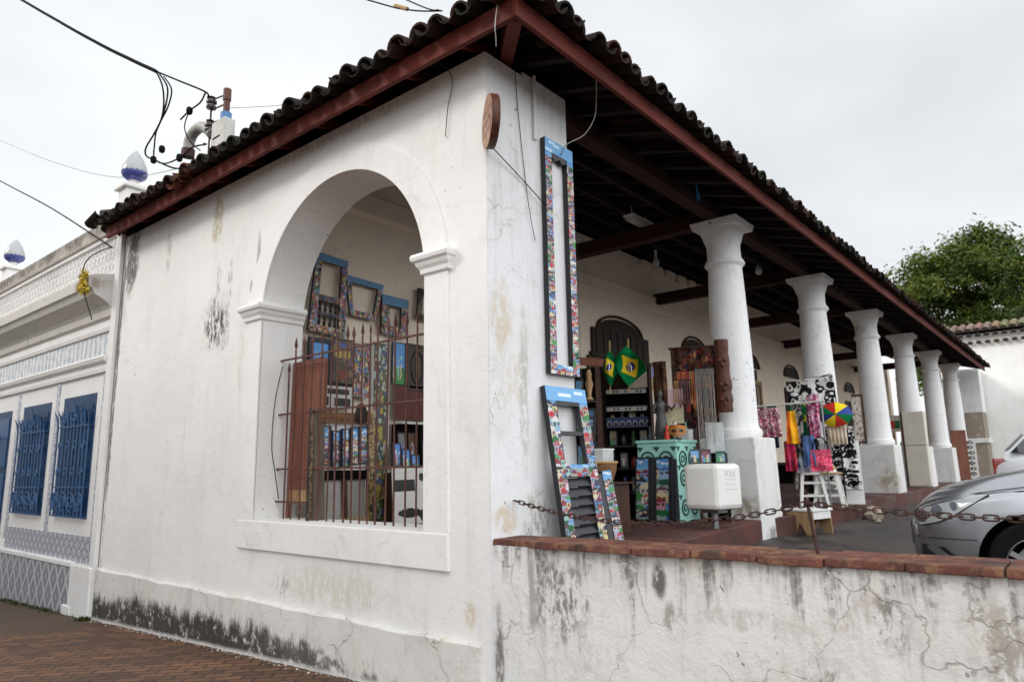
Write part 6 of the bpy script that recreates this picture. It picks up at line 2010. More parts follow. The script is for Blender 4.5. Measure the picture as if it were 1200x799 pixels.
cloth_thing('printed_dress', 'black and white printed dress hanging under the parasol', 'dress', (7.72, -0.20, 1.15), .40, .95, art_bw(.4, .95, 41, .010, .05, srgb(200, 196, 192), srgb(26, 26, 30), 1.3), folds=3, taper=1.25)
cloth_thing('fringed_shawl', 'cream fringed shawl hanging just below the parasol', 'shawl', (7.5, -0.24, 1.82), .26, .30, flat(srgb(200, 185, 165), .26, .3, 3, .014, .2), folds=5)
# stools
def plastic_stool(label, loc, rz, h):
    t = thing('plastic_stool', label, 'stool', loc, rz, 'white plastic stools')
    b = MB(); b.box(-.15, -.15, h - .035, .15, .15, h); b.build('seat', M['white_plastic'], t, bevel=.015)
    for sx in (-1, 1):
        for sy in (-1, 1):
            b = MB()
            b.hexa([(sx * .19 - .022, sy * .19 - .022, 0), (sx * .19 + .022, sy * .19 - .022, 0), (sx * .19 + .022, sy * .19 + .022, 0), (sx * .19 - .022, sy * .19 + .022, 0)],
                   [(sx * .125 - .025, sy * .125 - .025, h - .03), (sx * .125 + .025, sy * .125 - .025, h - .03), (sx * .125 + .025, sy * .125 + .025, h - .03), (sx * .125 - .025, sy * .125 + .025, h - .03)])
            b.build('leg', M['white_plastic'], t, bevel=.006)
    for z in (.16, .34):
        q = .19 - .065 * z / h
        b = MB()
        b.box(-q, -q - .01, z, q, -q + .012, z + .03); b.box(-q, q - .012, z, q, q + .01, z + .03); b.box(-q - .01, -q, z, -q + .012, q, z + .03); b.box(q - .012, -q, z, q + .01, q, z + .03)
        b.build('stretcher', M['white_plastic'], t)
    return t
plastic_stool('white plastic stool nearer the dark table, under the pink bag', (7.16, 0.12, 0.92), R_(-58), .50)
plastic_stool('white plastic stool beside the second column, under the straw hat', (7.28, -0.17 + .06, 0.92), R_(-80), .48)
ht = thing('straw_hat', 'wide straw hat lying on the white plastic stool by the second column', 'hat', (7.26, -0.13, 1.405), 0)
b = MB(); b.lathe([(.20, .0), (.17, .012), (.11, .02), (.105, .07), (.085, .115), (.03, .125), (.002, .126)], seg=28); b.build('straw', M['straw'], ht, smooth=50)
b = MB(); b.lathe([(.113, .018), (.109, .05), (.107, .05), (.106, .02)], seg=28); b.build('band', M['white_plastic'], ht, smooth=50)
tb = thing('dark_table', 'dark wooden table half hidden behind the first column', 'table', (7.62, 0.66, 0.92), VA)
b = MB(); b.box(-.60, -.25, .60, .46, .25, .65); b.build('tabletop', M['door_wood'], tb, bevel=.006)
b = MB(); b.box(-.58, -.22, .06, .44, .23, .60); b.build('drawer_case', M['deck'], tb)
for sx in (-.38, .35):
    for sy in (-.22, .22):
        b = MB(); b.box(sx - .025, sy - .025, 0, sx + .025, sy + .025, .58); b.build('leg', M['door_wood'], tb)
bd = thing('white_board', 'plain white board propped against the second column pedestal', 'board', (8.06, -0.24, 0.93), VA)
bd.rotation_euler = (R_(-6), 0, VA)
b = MB(); b.box(-.15, 0, 0, .15, .02, .96); b.build('sheet', M['white_paint'], bd)
wbt = thing('plastic_jug', 'translucent plastic jug with yellow label on the floor by the white board', 'jug', (8.15, -0.22, 0.93), 0)
b = MB(); b.lathe([(.05, 0), (.055, .02), (.055, .24), (.045, .30), (.02, .32), (.02, .35), (.004, .355)], seg=18); b.build('body', M['white_plastic'], wbt, smooth=50)
b = MB(); b.lathe([(.0558, .15), (.0558, .24)], seg=18); b.build('label', M['straw'], wbt)
bf = thing('brown_hanging', 'narrow brown framed hanging with pale patterned cloth behind the second column', 'hanging', (8.82, -0.25, 1.85), VA)
b = MB(); b.box(.05, -.01, 0, .085, .03, .78); b.box(-.085, -.01, .0, .085, .03, .04); b.box(-.085, -.01, .76, .085, .03, .80); b.build('frame', M['door_wood'], bf)
panel('cloth', .14, .72, art_mosaic(.14, .72, 9, .01, [srgb(170, 160, 150), srgb(130, 118, 110), srgb(190, 180, 170)], .03), bf, .01, (-.02, 0, .04), mat='print')
# wooden bench stool on the forecourt
ws = thing('wooden_step_stool', 'low stool with white top and raw wood legs on the forecourt', 'stool', (5.90, -0.22, 0.68), R_(-14))
b = MB(); b.box(-.23, -.20, .285, .23, .20, .312); b.build('seat', M['white_paint'], ws, bevel=.005)
b = MB(); b.box(-.195, -.185, .19, .195, -.165, .285); b.build('apron', M['white_paint'], ws)
b = MB(); b.box(-.195, .165, .19, .195, .185, .285); b.build('apron', M['white_paint'], ws)
for s in (-1, 1):
    b = MB()
    pts = [(-.19, 0), (-.085, 0), (0, .15), (.085, 0), (.19, 0), (.175, .284), (-.175, .284)]
    b.prism(pts, lambda p, q_, d: (d, p, q_), s * .205 - .01, s * .205 + .01)
    b.build('leg', M['raw_wood'], ws, fix=True)
q = random.Random(8)
def rock(name, label, loc, r, sz, seed, mat='stone'):
    b = MB(); q = random.Random(seed)
    prof = [(.02, 0), (r * .9, .01), (r, sz * .5), (r * .75, sz * .9), (.02, sz)]
    b.lathe(prof, seg=9)
    b.v = [(x * q.uniform(.8, 1.2), y * q.uniform(.7, 1.1), z * q.uniform(.85, 1.15)) for x, y, z in b.v]
    return tag(b.build(name, M[mat], loc=loc, fix=True, smooth=25), label, 'stone')
rock('stone', 'pale broken lump of masonry on the forecourt by the terrace step', (8.6, -0.34, 0.67), .17, .19, 3)
rock('stone', 'small pale pebble beside the broken masonry lump', (8.15, -0.52, 0.655), .05, .06, 5)

# ---- farther along the colonnade
fr = thing('beige_cabinet', 'tall beige two-door cabinet standing before the fourth column', 'cabinet', (15.55, 0.12, 0.92), R_(-2))
b = MB(); b.box(-.12, -.24, .03, .12, .24, 1.78); b.build('case', M['beige'], fr, bevel=.02)
b = MB(); b.box(-.125, -.22, .98, -.118, .22, .99); b.box(-.11, -.246, .98, .11, -.238, .99); b.box(-.13, .22, .03, -.10, .265, 1.78); b.build('seam', M['rust'], fr)
picture('shop_sign', 'white sign with red and green colour blocks beside the beige cabinet', .30, .42, np.vstack([flat(srgb(205, 195, 180), .3, .08, 1, .02), np.concatenate([flat(srgb(200, 50, 45), .14, .2, 2, .02), flat(srgb(30, 120, 75), .16, .2, 3, .02)], 1), flat(srgb(215, 208, 200), .3, .14, 4, .02)]), (16.7, 0.75, 2.28), VA, cat='sign')
b = MB(); b.box(-.04, -.02, 0, .04, .02, 1.36); tag(b.build('sign_post', M['raw_wood'], loc=(16.72, .80, .92)), 'raw wood post carrying the red and green sign', 'post')
cloth_thing('pink_dress', 'pale pink dress hanging far down the gallery', 'dress', (16.4, 1.3, 2.35), .28, .75, flat(srgb(215, 165, 175), .28, .75, 4, .04, .15))
bb2 = thing('brown_board', 'tall brown wooden board leaning on the last column', 'board', (21.95, 0.05, 0.93), R_(-70))
b = MB(); b.box(-.20, 0, 0, .20, .03, 1.50); b.build('plank', M['red_wood'], bb2)
a = flat(srgb(195, 192, 186), .30, 1.15, 2, .025, .05)
for k, (u, v) in enumerate(((.5, .93), (.45, .80), (.55, .66), (.5, .52), (.45, .38), (.55, .24), (.5, .1))):
    r_disc(a, u * a.shape[1], v * a.shape[0], 3.6, 2.2, srgb(45, 48, 52)); r_disc(a, u * a.shape[1] + .6, v * a.shape[0], 1.4, .9, srgb(180, 178, 172))
picture('banner', 'narrow white vertical banner with dark marks at the foot of the last column', .30, 1.15, a, (22.3, -.18, 0.98), R_(-70), cat='banner')
gl = NT('lit_bulb_glass'); gl.b.inputs['Emission Color'].default_value = (1, .95, .85, 1); gl.b.inputs['Emission Strength'].default_value = 4.0
M['lit'] = gl.done((0.9, 0.9, 0.85, 1), 0.3)
t = thing('light_bulb', 'lit white bulb glowing inside the shop left of the flags', 'bulb', (3.05, 1.28, 2.22))
b = MB(); b.lathe([(.004, 0), (.026, .012), (.032, .034), (.024, .058), (.014, .075)], seg=14); b.build('globe', M['lit'], t, smooth=60)
b = MB(); b.tube([(0, 0, .07), (0, 0, .13)], .013, 8); b.tube([(0, 0, .12), (0, 0, 2.9)], .003, 4); b.build('socket', M['black_paint'], t)
lp = thing('ceiling_lamp', 'flat white rectangular lamp under the dark gallery roof', 'lamp', (5.0, 1.5, 4.98), 0)
b = MB(); b.box(-.28, -.07, 0, .28, .07, .045); b.build('diffuser', M['lamp_glass'], lp, bevel=.01)
b = MB(); b.box(-.30, -.085, .045, .30, .085, .075); b.tube([(-.2, 0, .07), (-.2, 0, .28)], .006, 6); b.tube([(.2, 0, .07), (.2, 0, .28)], .006, 6); b.build('housing', M['white_plastic'], lp)
for i, (p, lb) in enumerate((((8.3, 1.0, 4.80), 'white bare bulb under the gallery roof right of the first column'), ((7.2, 2.4, 5.0), 'white bare bulb under the gallery roof near the inner wall'))):
    t = thing('light_bulb', lb, 'bulb', p)
    b = MB(); b.lathe([(.004, 0), (.05, .03), (.06, .08), (.045, .13), (.025, .16)], seg=14); b.build('globe', M['lamp_glass'], t, smooth=60)
    b = MB(); b.tube([(0, 0, .155), (0, 0, .30)], .022, 8); b.build('socket', M['white_plastic'], t)
rbn = thing('blue_ribbon', 'bright blue plastic strip dangling from the roof by the first column', 'ribbon', (3.80, 0.05, 4.60))
b = MB()
b.grid(2, 12, lambda u, v: (.012 * math.sin(v * 7) + (u - .5) * .02, (u - .5) * .055 * (.5 + .5 * math.sin(v * 5 + 1) ** 2) + .02 * math.sin(v * 4), .42 * v)); b.build('strip', M['ribbon'], rbn)

# ================================================================== CHAIN
def chain(label, a, c, sag, n):
    t = thing('rusty_chain', label, 'chain', (0, 0, 0), 0, 'rusty chain along the low wall')
    a, c = Vector(a), Vector(c)
    link = MB()
    L, Rw, wr2 = .030, .0125, .0042
    pts = []
    for k in range(17):
        th = 2 * PI * k / 16
        x_ = (L - Rw) * (1 if math.cos(th) > 0 else -1) * (1 if abs(math.cos(th)) > .01 else 0) + Rw * math.cos(th)
        pts.append(Vector((x_, Rw * math.sin(th), 0)))
    b = MB()
    P = lambda f: a.lerp(c, f) - Vector((0, 0, sag * 4 * f * (1 - f)))
    for i in range(n):
        p, p2 = P(i / n), P((i + 1) / n)
        d = (p2 - p).normalized(); s = d.cross(Vector((0, 0, 1))).normalized(); u = s.cross(d)
        if i % 2: s, u = u, -s
        m = (p + p2) / 2
        b.tube([m + d * q_.x + s * q_.y for q_ in pts], wr2, 5)
    b.build('links', M['rust'], t, smooth=70)
    return t
post = thing('chain_post', 'thin leaning rusty iron rod standing in the brick coping to hold the chain', 'post', (0.15, -2.0, 1.13))
b = MB(); b.tube([(0, -.03, 0), (0.0, .0, .25)], .009, 8); b.build('rod', M['rust'], post)
b = MB(); b.tube([(.018 * math.cos(2 * PI * k / 14), .0, .26 + .018 * math.sin(2 * PI * k / 14)) for k in range(15)], .006, 6); b.build('ring', M['rust'], post)
ch1 = (0.24, -0.015, 1.36); pt = (0.15, -2.0, 1.385)
d1 = (Vector(pt) - Vector(ch1)).length
chain('rusty chain sagging from the corner pillar to the iron rod', ch1, pt, .125, int(d1 / .043))
p2 = (0.17, -4.0, 1.40)
chain('rusty chain running on from the iron rod past the parked silver car', pt, p2, .055, int(2.0 / .043))
b = MB(); b.tube([(0.17, -4.0, 1.14), (0.17, -4.0, 1.41)], .009, 8); tag(b.build('chain_post', M['rust']), 'second rusty iron rod farther along the coping', 'post')

# ================================================================== SEEN THROUGH THE ARCH
BRT = 1.25
def mini_frame(name, label, loc, w, h, sw, seed, roll=0, shape=None, dark=1.15, top=SKYBLUE, cat='window frame', cell=.009):
    t = thing(name, label, cat, loc, 0, 'painted frames hung on the gallery wall')
    t.rotation_euler = (0, roll, 0)
    sh_ = shape or (lambda x_, z_: (x_, z_))
    def mem(nm, x0, z0, x1, z1, art):
        H, W, _ = art.shape
        b = MB()
        P = lambda u, v, y: ((lambda q_: (q_[0], y, q_[1]))(sh_(x0 + (x1 - x0) * u, z0 + (z1 - z0) * v)))
        b.grid(W, H, lambda u, v: P(u, v, 0), lambda i, j: tuple(art[j, i]))
        e = [P(0, 0, 0), P(1, 0, 0), P(1, 1, 0), P(0, 1, 0)]; g = [P(0, 0, .035), P(1, 0, .035), P(1, 1, .035), P(0, 1, .035)]
        b.add(e + g, [(1, 0, 4, 5), (2, 1, 5, 6), (3, 2, 6, 7), (0, 3, 7, 4)], (.02, .018, .02))
        return b.build(nm, M['art'], t, color=True)
    mem('stile', -w / 2, 0, -w / 2 + sw, h - sw, art_mosaic(sw, h, seed, cell, None, .03) * dark)
    mem('stile', w / 2 - sw, 0, w / 2, h - sw, art_mosaic(sw, h, seed + 1, cell, None, .03) * dark)
    mem('top_rail', -w / 2, h - sw, w / 2, h, flat(tuple(np.array(top) * dark * .55), w, sw, seed, cell, .25))
    mem('bottom_rail', -w / 2 + sw, 0, w / 2 - sw, sw, art_mosaic(w - 2 * sw, sw, seed + 2, cell, None, .03) * dark)
    return t, mem
YW = D - .06 - .04
t, mem = mini_frame('spindle_frame', 'tall blue-topped painted frame with a row of turned spindles, leftmost on the gallery wall', (.93, YW - .01, 3.05), .45, .90, .085, 301, roll=R_(3), shape=lambda x_, z_: (x_ * (1.06 - .12 * z_ / .9), z_))
mem('rail', -.14, .36, .14, .43, art_mosaic(.28, .07, 305, .01, None, .03) * .5)
mem('rail', -.14, .20, .14, .245, art_mosaic(.28, .05, 306, .01, None, .03) * .4)
for k in range(4):
    b = MB(); b.lathe([(.012, .245), (.018, .27), (.009, .30), (.018, .33), (.012, .36)], (-.105 + .07 * k, .018, 0), 8); b.lathe([(.012, .085), (.018, .12), (.009, .15), (.012, .20)], (-.105 + .07 * k, .018, 0), 8)
    b.build('spindle', M['slat_wood'], t, smooth=50)
mini_frame('trapezoid_frame', 'painted picture frame wider at the top than the bottom, on the gallery wall', (1.43, YW, 3.31), .55, .46, .07, 311, roll=R_(2), shape=lambda x_, z_: (x_ * (.66 + .36 * z_ / .46), z_))
mini_frame('rectangular_frame', 'upright rectangular painted frame with broad blue top on the gallery wall', (1.91, YW, 3.16), .42, .485, .115, 321, roll=R_(1))
mini_frame('empty_picture_frame', 'dark brown empty frame half hidden by the arch jamb', (2.53, YW, 3.42), .52, .40, .075, 331, roll=R_(4), dark=.3, top=(.03, .02, .015))
# paintings row
G1 = 'paintings in the row behind the grille'
picture('painting', 'street scene under a bright blue sky in a wide dark navy frame', .20, .38, art_view(.20, .38, 340, .010, srgb(85, 150, 210)) * 1.1, (.845, YW - .02, 2.56), 0, 0, G1, .055, (.012, .014, .026))
a = art_mosaic(.28, .48, 345, .01, [srgb(125, 105, 65), srgb(80, 65, 55), srgb(115, 80, 95), srgb(70, 60, 50)], .05) * 1.1
r_disc(a, 8, 32, 4.5, 5, srgb(190, 160, 70)); r_disc(a, 20, 32, 4.5, 5, srgb(190, 160, 70)); r_disc(a, 14, 42, 5, 3, srgb(70, 95, 150)); r_rect(a, 9, 4, 18, 14, srgb(130, 60, 40))
picture('painting', 'painted panel of a winged figure with two yellow discs', .28, .48, a, (1.15, YW - .01, 2.53), 0, 0, G1, .012, (.05, .035, .02))
picture('painting', 'narrow multicoloured mosaic panel just right of the winged figure', .115, .60, art_mosaic(.115, .60, 350, .010, None, .03) * 1.2, (1.36, YW - .01, 2.39), 0, 0, G1, .006, (.10, .09, .08))
picture('painting', 'narrow purple and brown mosaic panel with a white edge', .115, .62, art_mosaic(.115, .62, 352, .010, None, .03) * 1.2, (1.49, YW - .01, 2.39), 0, 0, G1, .010, srgb(190, 186, 180))
picture('painted_plank', 'very tall greenish mosaic plank with white right edge reaching down to the sill', .20, 1.95, art_mosaic(.20, 1.95, 355, .010, [srgb(80, 85, 45), srgb(150, 135, 60), srgb(70, 60, 50), srgb(60, 80, 110), srgb(110, 70, 60), srgb(50, 55, 40), srgb(150, 160, 150)], .04) * 1.1, (1.20, 2.6, .95), 0, 0, None, .018, srgb(170, 168, 160), cat='plank')
picture('painting', 'small upright painting of red figures under blue sky right of the mosaic plank', .19, .50, art_view(.19, .50, 358, .010, srgb(90, 150, 205)) * 1.1, (1.975, YW, 2.58), 0, 0, G1, .010, (.03, .03, .04))
of = picture('painting', 'brown wooden frame with a dark oval holding a pale figure', .28, .52, flat((.05, .028, .018), .28, .52, 3, .01, .3), (2.28, YW, 2.55), 0, 0, G1, .03, (.06, .03, .02))
b = MB(); b.tube([(.10 * math.cos(2 * PI * k / 24), -.005, .26 + .20 * math.sin(2 * PI * k / 24)) for k in range(25)], .014, 6); b.build('oval', M['black_paint'], of)
b = MB(); b.lathe([(.02, .13), (.04, .2), (.035, .3), (.02, .34), (.026, .37), (.004, .41)], (0, -.008, 0), 12, sy=.3); b.build('figure', M['grey_wood'], of)
a = flat(srgb(215, 212, 206), .37, .24, 3, .01, .05); r_rect(a, 3, 15, 32, 21, srgb(30, 30, 32)); r_rect(a, 12, 2, 34, 11, srgb(30, 30, 32)); r_rect(a, 0, 2, 5, 12, srgb(40, 40, 42))
picture('woodcut_print', 'white sheet with black printed bars pinned below the navy framed painting', .37, .24, a, (1.12, YW, 2.25), cat='print')
picture('red_board', 'plain dark red painted board on the gallery wall', .75, .42, flat((.10, .018, .014), .75, .42, 3, .03, .12), (2.28, YW, 2.16), cat='board')
# shelf with small things at the right
sf = thing('dark_shelf', 'dark wall shelf with a pale top edge below the red board', 'shelf', (2.28, D - .06, 1.60))
b = MB(); b.box(-.37, -.05, 0, .37, -.003, .50); b.build('back_board', M['deck'], sf)
b = MB(); b.box(-.38, -.20, .50, .38, -.003, .525); b.build('top_board', M['white_paint'], sf)
b = MB(); b.box(-.37, -.20, .0, .37, -.05, .02); b.build('bottom_board', M['door_wood'], sf)
for i, (dx, lb) in enumerate(((-.28, 'small grey and red painting at the grille end of the dark shelf'), (-.12, 'brown wooden tablet standing in the middle of the dark shelf'), (.10, 'small blue painting at the far end of the dark shelf'))):
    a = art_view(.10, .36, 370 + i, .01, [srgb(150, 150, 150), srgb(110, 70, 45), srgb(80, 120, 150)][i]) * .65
    picture('small_painting', lb, .10, .36 if i < 2 else .24, a, (2.28 + dx, D - .06 - .10, 1.635), 0, R_(-5), 'small paintings on the dark shelf', .012, (.03, .02, .015))
# easel-like carved frame with five narrow pictures
ez = thing('carved_stand', 'carved wooden stand with a white back panel, grey plank leg and yellow speckled leg', 'stand', (.57, 2.34, .92))
b = MB(); b.hexa([(-.33, -.01, 0.1), (-.21, -.01, .1), (-.21, .03, .1), (-.33, .03, .1)], [(-.35, -.01, 1.22), (-.25, -.01, 1.22), (-.25, .03, 1.22), (-.35, .03, 1.22)]); b.build('leg', M['grey_wood'], ez)
panel('leg', .06, 1.14, art_mosaic(.06, 1.14, 380, .009, [srgb(165, 145, 100), srgb(60, 50, 35), srgb(130, 108, 70)], .018), ez, .04, (.31, -.012, .1))
panel('carved_edge', .035, 1.10, art_mosaic(.035, 1.10, 381, .009, [srgb(120, 98, 72), srgb(62, 44, 30)], .014), ez, .03, (-.375, -.006, .12))
b = MB()
b.box(-.30, -.02, 1.10, .30, .02, 1.20)
for k in range(9): b.lathe([(.004, -.03), (.03, 0), (.004, .03)], (-.26 + .065 * k, -.02, 1.15), 8, sy=.5)
b.build('carved_rail', M['wicker'], ez)
b = MB(); b.lathe([(.01, -.10), (.07, -.06), (.075, .02), (.05, .09), (.01, .11)], (.16, -.03, 1.19), 14, sy=.25); b.build('plaque', M['slat_wood'], ez, smooth=50)
b = MB(); b.box(-.26, .03, .66, .29, .045, 1.10); b.build('back_panel', M['white_paint'], ez)
b = MB(); b.box(-.25, .02, .57, .29, .06, .66); b.build('ledge', M['deck'], ez)
b = MB(); b.box(-.24, .05, .16, .29, .06, .57); b.build('lower_panel', M['pvc'], ez)
b = MB(); b.hexa([(.02, .02, .16), (.07, .02, .16), (.07, .05, .16), (.02, .05, .16)], [(.0, .02, .57), (.05, .02, .57), (.05, .05, .57), (.0, .05, .57)]); b.build('stay', M['door_wood'], ez)
b = MB()
for k in range(6):
    x_ = -.26 + .095 * k
    b.prism([(x_, .10), (x_ + .03, .10), (x_ + .045, .16), (x_ + .06, .10), (x_ + .09, .10), (x_ + .075, .22), (x_ + .015, .22)], lambda p, q_, d: (p, d, q_), -.02, .0)
b.build('fretwork', M['straw'], ez, fix=True)
G2 = 'narrow pictures in a row on the carved stand'
ordn = ['first', 'second', 'third', 'fourth', 'fifth']
for k in range(5):
    dz_ = (.02, -.02, 0, .02, .03)[k]
    picture('narrow_picture', f'narrow blue-skied town picture, {ordn[k]} from the grey plank leg of the carved stand', .075, .34, art_houses(.075, .34, 390 + k, .008, .25, 1.1, .06), (.57 - .205 + .108 * k, 2.34, .92 + .70 + dz_), 0, R_(-2), G2, .010, (.012, .014, .03))
# small blue pictures + black and white board + red shutter
G3 = 'small blue pictures stacked beside the carved stand'
for k, (x_, z_, lb) in enumerate(((1.36, 1.60, 'small blue and pink picture standing tallest beside the speckled leg'), (1.49, 1.58, 'small blue picture behind the black and white board'), (1.62, 1.56, 'lowest small blue picture nearest the arch jamb'))):
    picture('small_picture', lb, .10, .24 - .04 * k, art_view(.10, .24 - .04 * k, 400 + k, .008, srgb(80, 130, 195)) * 1.15, (x_, 2.5, z_), 0, R_(-4), G3, .010, (.02, .025, .05))
b = MB(); b.box(1.27, 2.46, .92, 1.75, 2.75, 1.545)
tag(b.build('display_block', M['door_wood'], bevel=.006), 'dark wooden chest under the small blue pictures', 'chest')
a = flat(srgb(205, 202, 197), .52, .56, 5, .01, .05)
H, W, _ = a.shape
r_rect(a, 3, H * .62, W * .55, H * .80, srgb(24, 24, 26)); r_disc(a, W * .42, H * .24, W * .30, H * .075, srgb(24, 24, 26)); r_disc(a, W * .74, H * .84, 4, 4, srgb(24, 24, 26))
for j in range(int(H * .06), int(H * .30)):
    x0_ = W * .62 + abs(j - H * .18) * .9
    r_rect(a, x0_, j, W, j + 1, srgb(24, 24, 26))
r_rect(a, 0, 0, W, H * .05, srgb(24, 24, 26))
picture('woodcut_board', 'white board with bold black fish-like shapes leaning low behind the grille', .52, .56, a, (1.15, 2.0, 1.03), 0, R_(-4), cat='board')
b = MB(); b.box(.89, 1.99, .92, 1.41, 2.3, 1.028); tag(b.build('plinth_box', M['door_wood'], bevel=.005), 'low dark box supporting the black and white board', 'box')
rs = thing('red_wooden_shutter', 'reddish brown panelled shutter standing upright behind the grille by the left jamb', 'shutter', (.30, 2.61, 1.145), R_(-90))
rs.rotation_euler = (R_(-1.5), R_(-1), R_(-90))
b = MB()
b.box(-.27, 0, 0, -.225, .035, 1.50); b.box(.225, 0, 0, .27, .035, 1.48)
b.build('stile', M['red_wood'], rs, bevel=.004)
b = MB()
for k in range(4): b.box(-.225 + .1125 * k, .008, .26, -.225 + .1125 * (k + 1) - .003, .03, 1.48)
b.build('board', M['red_wood'], rs, bevel=.002)
b = MB(); b.box(-.225, .002, .26, .225, .034, .30); b.box(-.225, .002, 1.44, .225, .034, 1.50); b.build('rail', M['red_wood'], rs, bevel=.004)
b = MB(); b.box(-.225, .006, .14, .225, .03, .26); b.build('bottom_panel', M['raw_wood'], rs)
wire('jamb_wire', 'thin dark wire running down the left jamb of the arch', [(.235, 2.925, 2.60), (.165, 2.92, 2.25), (.15, 2.92, 1.84), (.19, 2.92, 1.60), (.25, 2.925, 1.32)], .0038)

# ================================================================== MORE SHOP GOODS IN THE GALLERY
XR = random.Random(77)
def along(px, py, pz, a, dx, dy):
    return (px + math.cos(a) * dx - math.sin(a) * dy, py + math.sin(a) * dx + math.cos(a) * dy, pz)
A62 = R_(-62)
# framed town pictures leaning and hanging between the shelf unit and the mint cabinet
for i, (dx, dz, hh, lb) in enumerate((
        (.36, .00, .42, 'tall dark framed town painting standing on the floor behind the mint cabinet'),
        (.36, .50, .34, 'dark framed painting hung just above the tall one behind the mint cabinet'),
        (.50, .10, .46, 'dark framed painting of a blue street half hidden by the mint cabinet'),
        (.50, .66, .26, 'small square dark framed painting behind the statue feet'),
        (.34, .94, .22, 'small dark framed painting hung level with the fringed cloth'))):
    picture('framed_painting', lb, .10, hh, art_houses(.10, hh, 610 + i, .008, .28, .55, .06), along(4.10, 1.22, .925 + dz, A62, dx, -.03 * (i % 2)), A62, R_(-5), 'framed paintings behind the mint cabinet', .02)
# a second, lower tier of pictures at the pillar end of the shop
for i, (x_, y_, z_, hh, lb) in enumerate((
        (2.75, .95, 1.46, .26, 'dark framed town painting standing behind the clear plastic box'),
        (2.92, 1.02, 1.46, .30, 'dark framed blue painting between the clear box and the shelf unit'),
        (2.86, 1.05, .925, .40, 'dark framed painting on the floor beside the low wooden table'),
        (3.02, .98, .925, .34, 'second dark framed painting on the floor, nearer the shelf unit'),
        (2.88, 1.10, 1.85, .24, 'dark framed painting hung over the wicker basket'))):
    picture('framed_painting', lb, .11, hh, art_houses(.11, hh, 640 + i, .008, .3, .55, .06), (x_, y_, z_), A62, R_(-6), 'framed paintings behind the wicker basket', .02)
b = MB(); b.box(2.70, .90, .92, 3.05, 1.16, 1.455)
tag(b.build('dark_crate', M['deck'], bevel=.006), 'dark crate behind the low table, holding framed paintings', 'crate')
# hanging bundles over the cabinet: necklaces, small bags
def bundle(label, loc, cols, n, ln, w):
    t = thing('bead_bundle', label, 'beads', loc, A62)
    for k in range(n):
        b = MB(); c = XR.choice(cols); b.col = c
        x0 = -w / 2 + w * k / max(1, n - 1)
        L = ln * XR.uniform(.7, 1.0)
        b.tube(smooth_pts([(x0, 0, 0), (x0 - .012, -.01, -L * .6), (x0 + .004, -.012, -L), (x0 + .018, -.008, -L * .6), (x0 + .012, 0, 0)], 4), .0055, 5)
        b.build('strand', M['art'], t, color=True)
    b = MB(); b.tube([(-w / 2 - .02, 0, .004), (w / 2 + .03, 0, .004)], .007, 6); b.build('rod', M['wire'], t)
bundle('red, orange and brown bead strands hung in front of the patterned tapestry', (4.48, .70, 2.72), [srgb(150, 50, 40), srgb(190, 100, 50), srgb(90, 55, 45), srgb(160, 130, 80)], 8, .55, .20)
bundle('dark and golden bead strands hung over the carnival mask', (4.22, .62, 2.58), [srgb(60, 45, 40), srgb(150, 115, 60), srgb(90, 50, 60)], 7, .36, .16)
# baskets, boxes and figures crowded on and beside the mint cabinet
for i, (x_, y_, z_, kind, c, lb) in enumerate((
        (4.30, .98, 1.866, 'jar', srgb(70, 60, 45), 'brown glazed jar at the back of the mint cabinet top'),
        (4.42, .88, 1.866, 'jar', srgb(45, 60, 55), 'dark green glazed jar beside the brown one on the mint cabinet'),
        (4.20, .72, 1.866, 'figurine', srgb(120, 80, 50), 'brown wooden figurine between the statue and the white trinket box'),
        (4.12, .68, 1.866, 'figurine', srgb(205, 195, 180), 'pale clay figurine just behind the carnival mask'),
        (4.44, .70, 1.866, 'bottle', srgb(110, 150, 120), 'pale green bottle at the column end of the mint cabinet'))):
    b = MB(); b.col = c
    hgt = XR.uniform(.15, .26)
    prof = {'jar': [(.03, 0), (.05, .06), (.052, .12), (.03, .17), (.036, .19), (.01, .195)], 'figurine': [(.03, 0), (.035, .02), (.02, .07), (.034, .12), (.012, .15), (.022, .175), (.018, .2), (.003, .215)], 'bottle': [(.028, 0), (.03, .02), (.03, .12), (.012, .17), (.013, .22), (.003, .222)]}[kind]
    b.lathe(prof, seg=14)
    tag(b.build(kind, M['art'], color=True, smooth=45, loc=(x_, y_, z_)), lb, kind)
clear = thing('display_case', 'clear plastic display case of trinkets between the mint cabinet and the column', 'case', (4.36, .30, 1.70), A62)
b = MB(); b.box(-.10, -.06, .0, .10, .06, .34); b.build('case', M['clear'], clear, bevel=.006)
b = MB(); b.box(-.105, -.065, .34, .105, .065, .355); b.build('lid', M['box_grey'], clear)
b = MB(); b.box(4.26, .20, .92, 4.46, .40, 1.698); tag(b.build('narrow_pedestal', M['deck'], bevel=.005), 'narrow dark pedestal under the clear display case', 'pedestal')
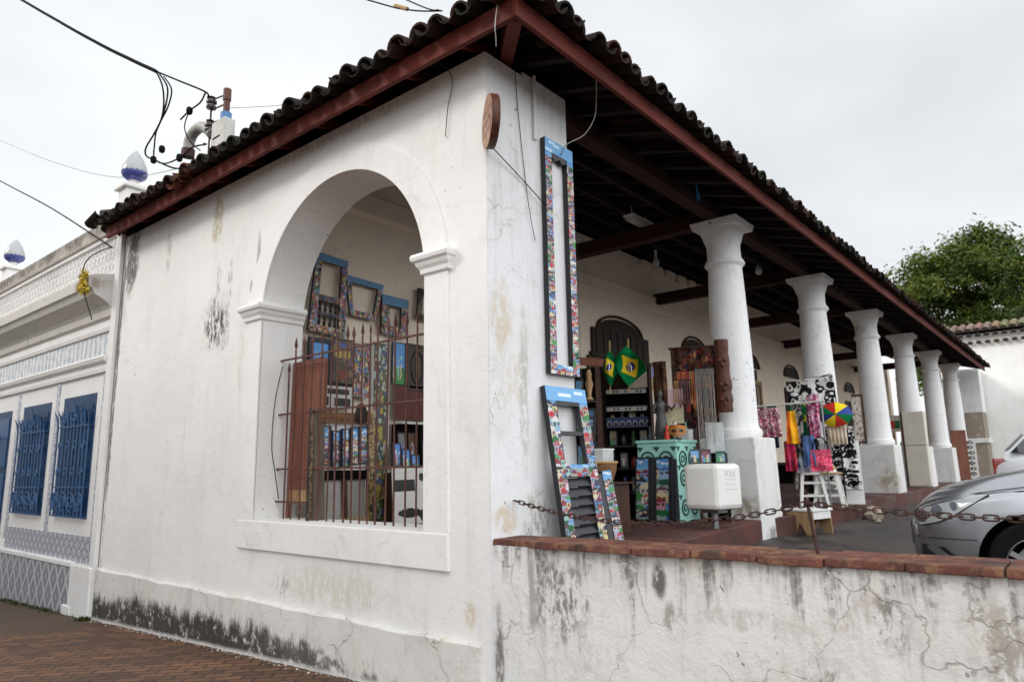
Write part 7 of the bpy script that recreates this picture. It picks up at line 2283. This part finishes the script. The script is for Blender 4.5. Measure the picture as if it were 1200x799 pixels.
# things stacked between the first two columns, below the rail
for i, (x_, y_, z_, w, hh, c, lb) in enumerate((
        (7.12, .46, .92, .30, .34, srgb(60, 42, 36), 'dark brown carton on the terrace behind the first column pedestal'),
        (7.30, .34, .92, .26, .26, srgb(90, 60, 50), 'smaller brown carton standing before the dark table'))):
    t = thing('carton', lb, 'carton', (x_, y_, z_), VA)
    b = MB(); b.col = c; b.box(-w / 2, -.12, 0, w / 2, .12, hh); b.build('body', M['art'], t, color=True, bevel=.004)
    b = MB(); b.col = tuple(v * 1.6 for v in c); b.box(-w / 2, -.1215, hh * .45, w / 2, -.119, hh * .6); b.build('tape', M['art'], t, color=True)
for i, (dx, c1, c2, hh, w, lb) in enumerate((
        (-.44, srgb(120, 60, 80), srgb(70, 40, 60), .50, .12, 'purple and maroon cloth hanging at the column end of the rail'),
        (-.22, srgb(60, 70, 90), srgb(40, 44, 60), .62, .13, 'dark slate cloth hanging behind the yellow scarf'),
        (.30, srgb(170, 120, 140), srgb(90, 80, 100), .50, .12, 'mauve patterned cloth hanging at the wire stand end of the rail'),
        (.12, srgb(40, 40, 48), srgb(160, 156, 150), .72, .14, 'black and grey cloth hanging between green cloth and pink scarf'))):
    cloth_thing('hanging_cloth', lb, 'cloth', along(6.80, .22, 2.40 - hh, VA, dx, .05), w, hh, art_mosaic(w, hh, 720 + i, .010, [c1, c2], .035), folds=2)
# crumbs of plaster and weeds at the foot of the street walls
b = MB(); q = random.Random(15)
for k in range(260):
    y = q.uniform(0.3, 6.4); x = -0.05 - abs(q.gauss(0, .035)); s = q.uniform(.004, .014)
    z = street_z(y)
    c = q.choice([srgb(190, 186, 178), srgb(150, 140, 128), srgb(90, 78, 66)])
    b.add([(x - s, y, z - .002), (x + s * .6, y - s, z - .002), (x + s * .7, y + s, z - .002), (x, y, z + s * .9)], [(0, 1, 3), (1, 2, 3), (2, 0, 3)], c)
o = b.build('plaster_crumbs', M['art'], color=True); o['kind'] = 'stuff'
b = MB()
for k in range(500):
    y = q.choice([q.gauss(8.1, .5), q.gauss(9.2, .4), q.gauss(6.42, .05)]); x = -0.07 - abs(q.gauss(0, .05)); z = street_z(y)
    a = q.uniform(0, 2 * PI); l = q.uniform(.02, .06); w = q.uniform(.004, .008)
    p = Vector((x, y, z)); d = Vector((math.cos(a) * .5, math.sin(a) * .5, q.uniform(.3, 1))).normalized() * l; s = Vector((-math.sin(a), math.cos(a), 0)) * w
    b.add([p - s, p + s, p + d * .6 + s, p + d, p + d * .6 - s], [(0, 1, 2, 3, 4)], q.choice([(.035, .05, .014), (.05, .06, .02), (.06, .055, .025)]))
o = b.build('weeds', M['leaf'], color=True); o['kind'] = 'stuff'
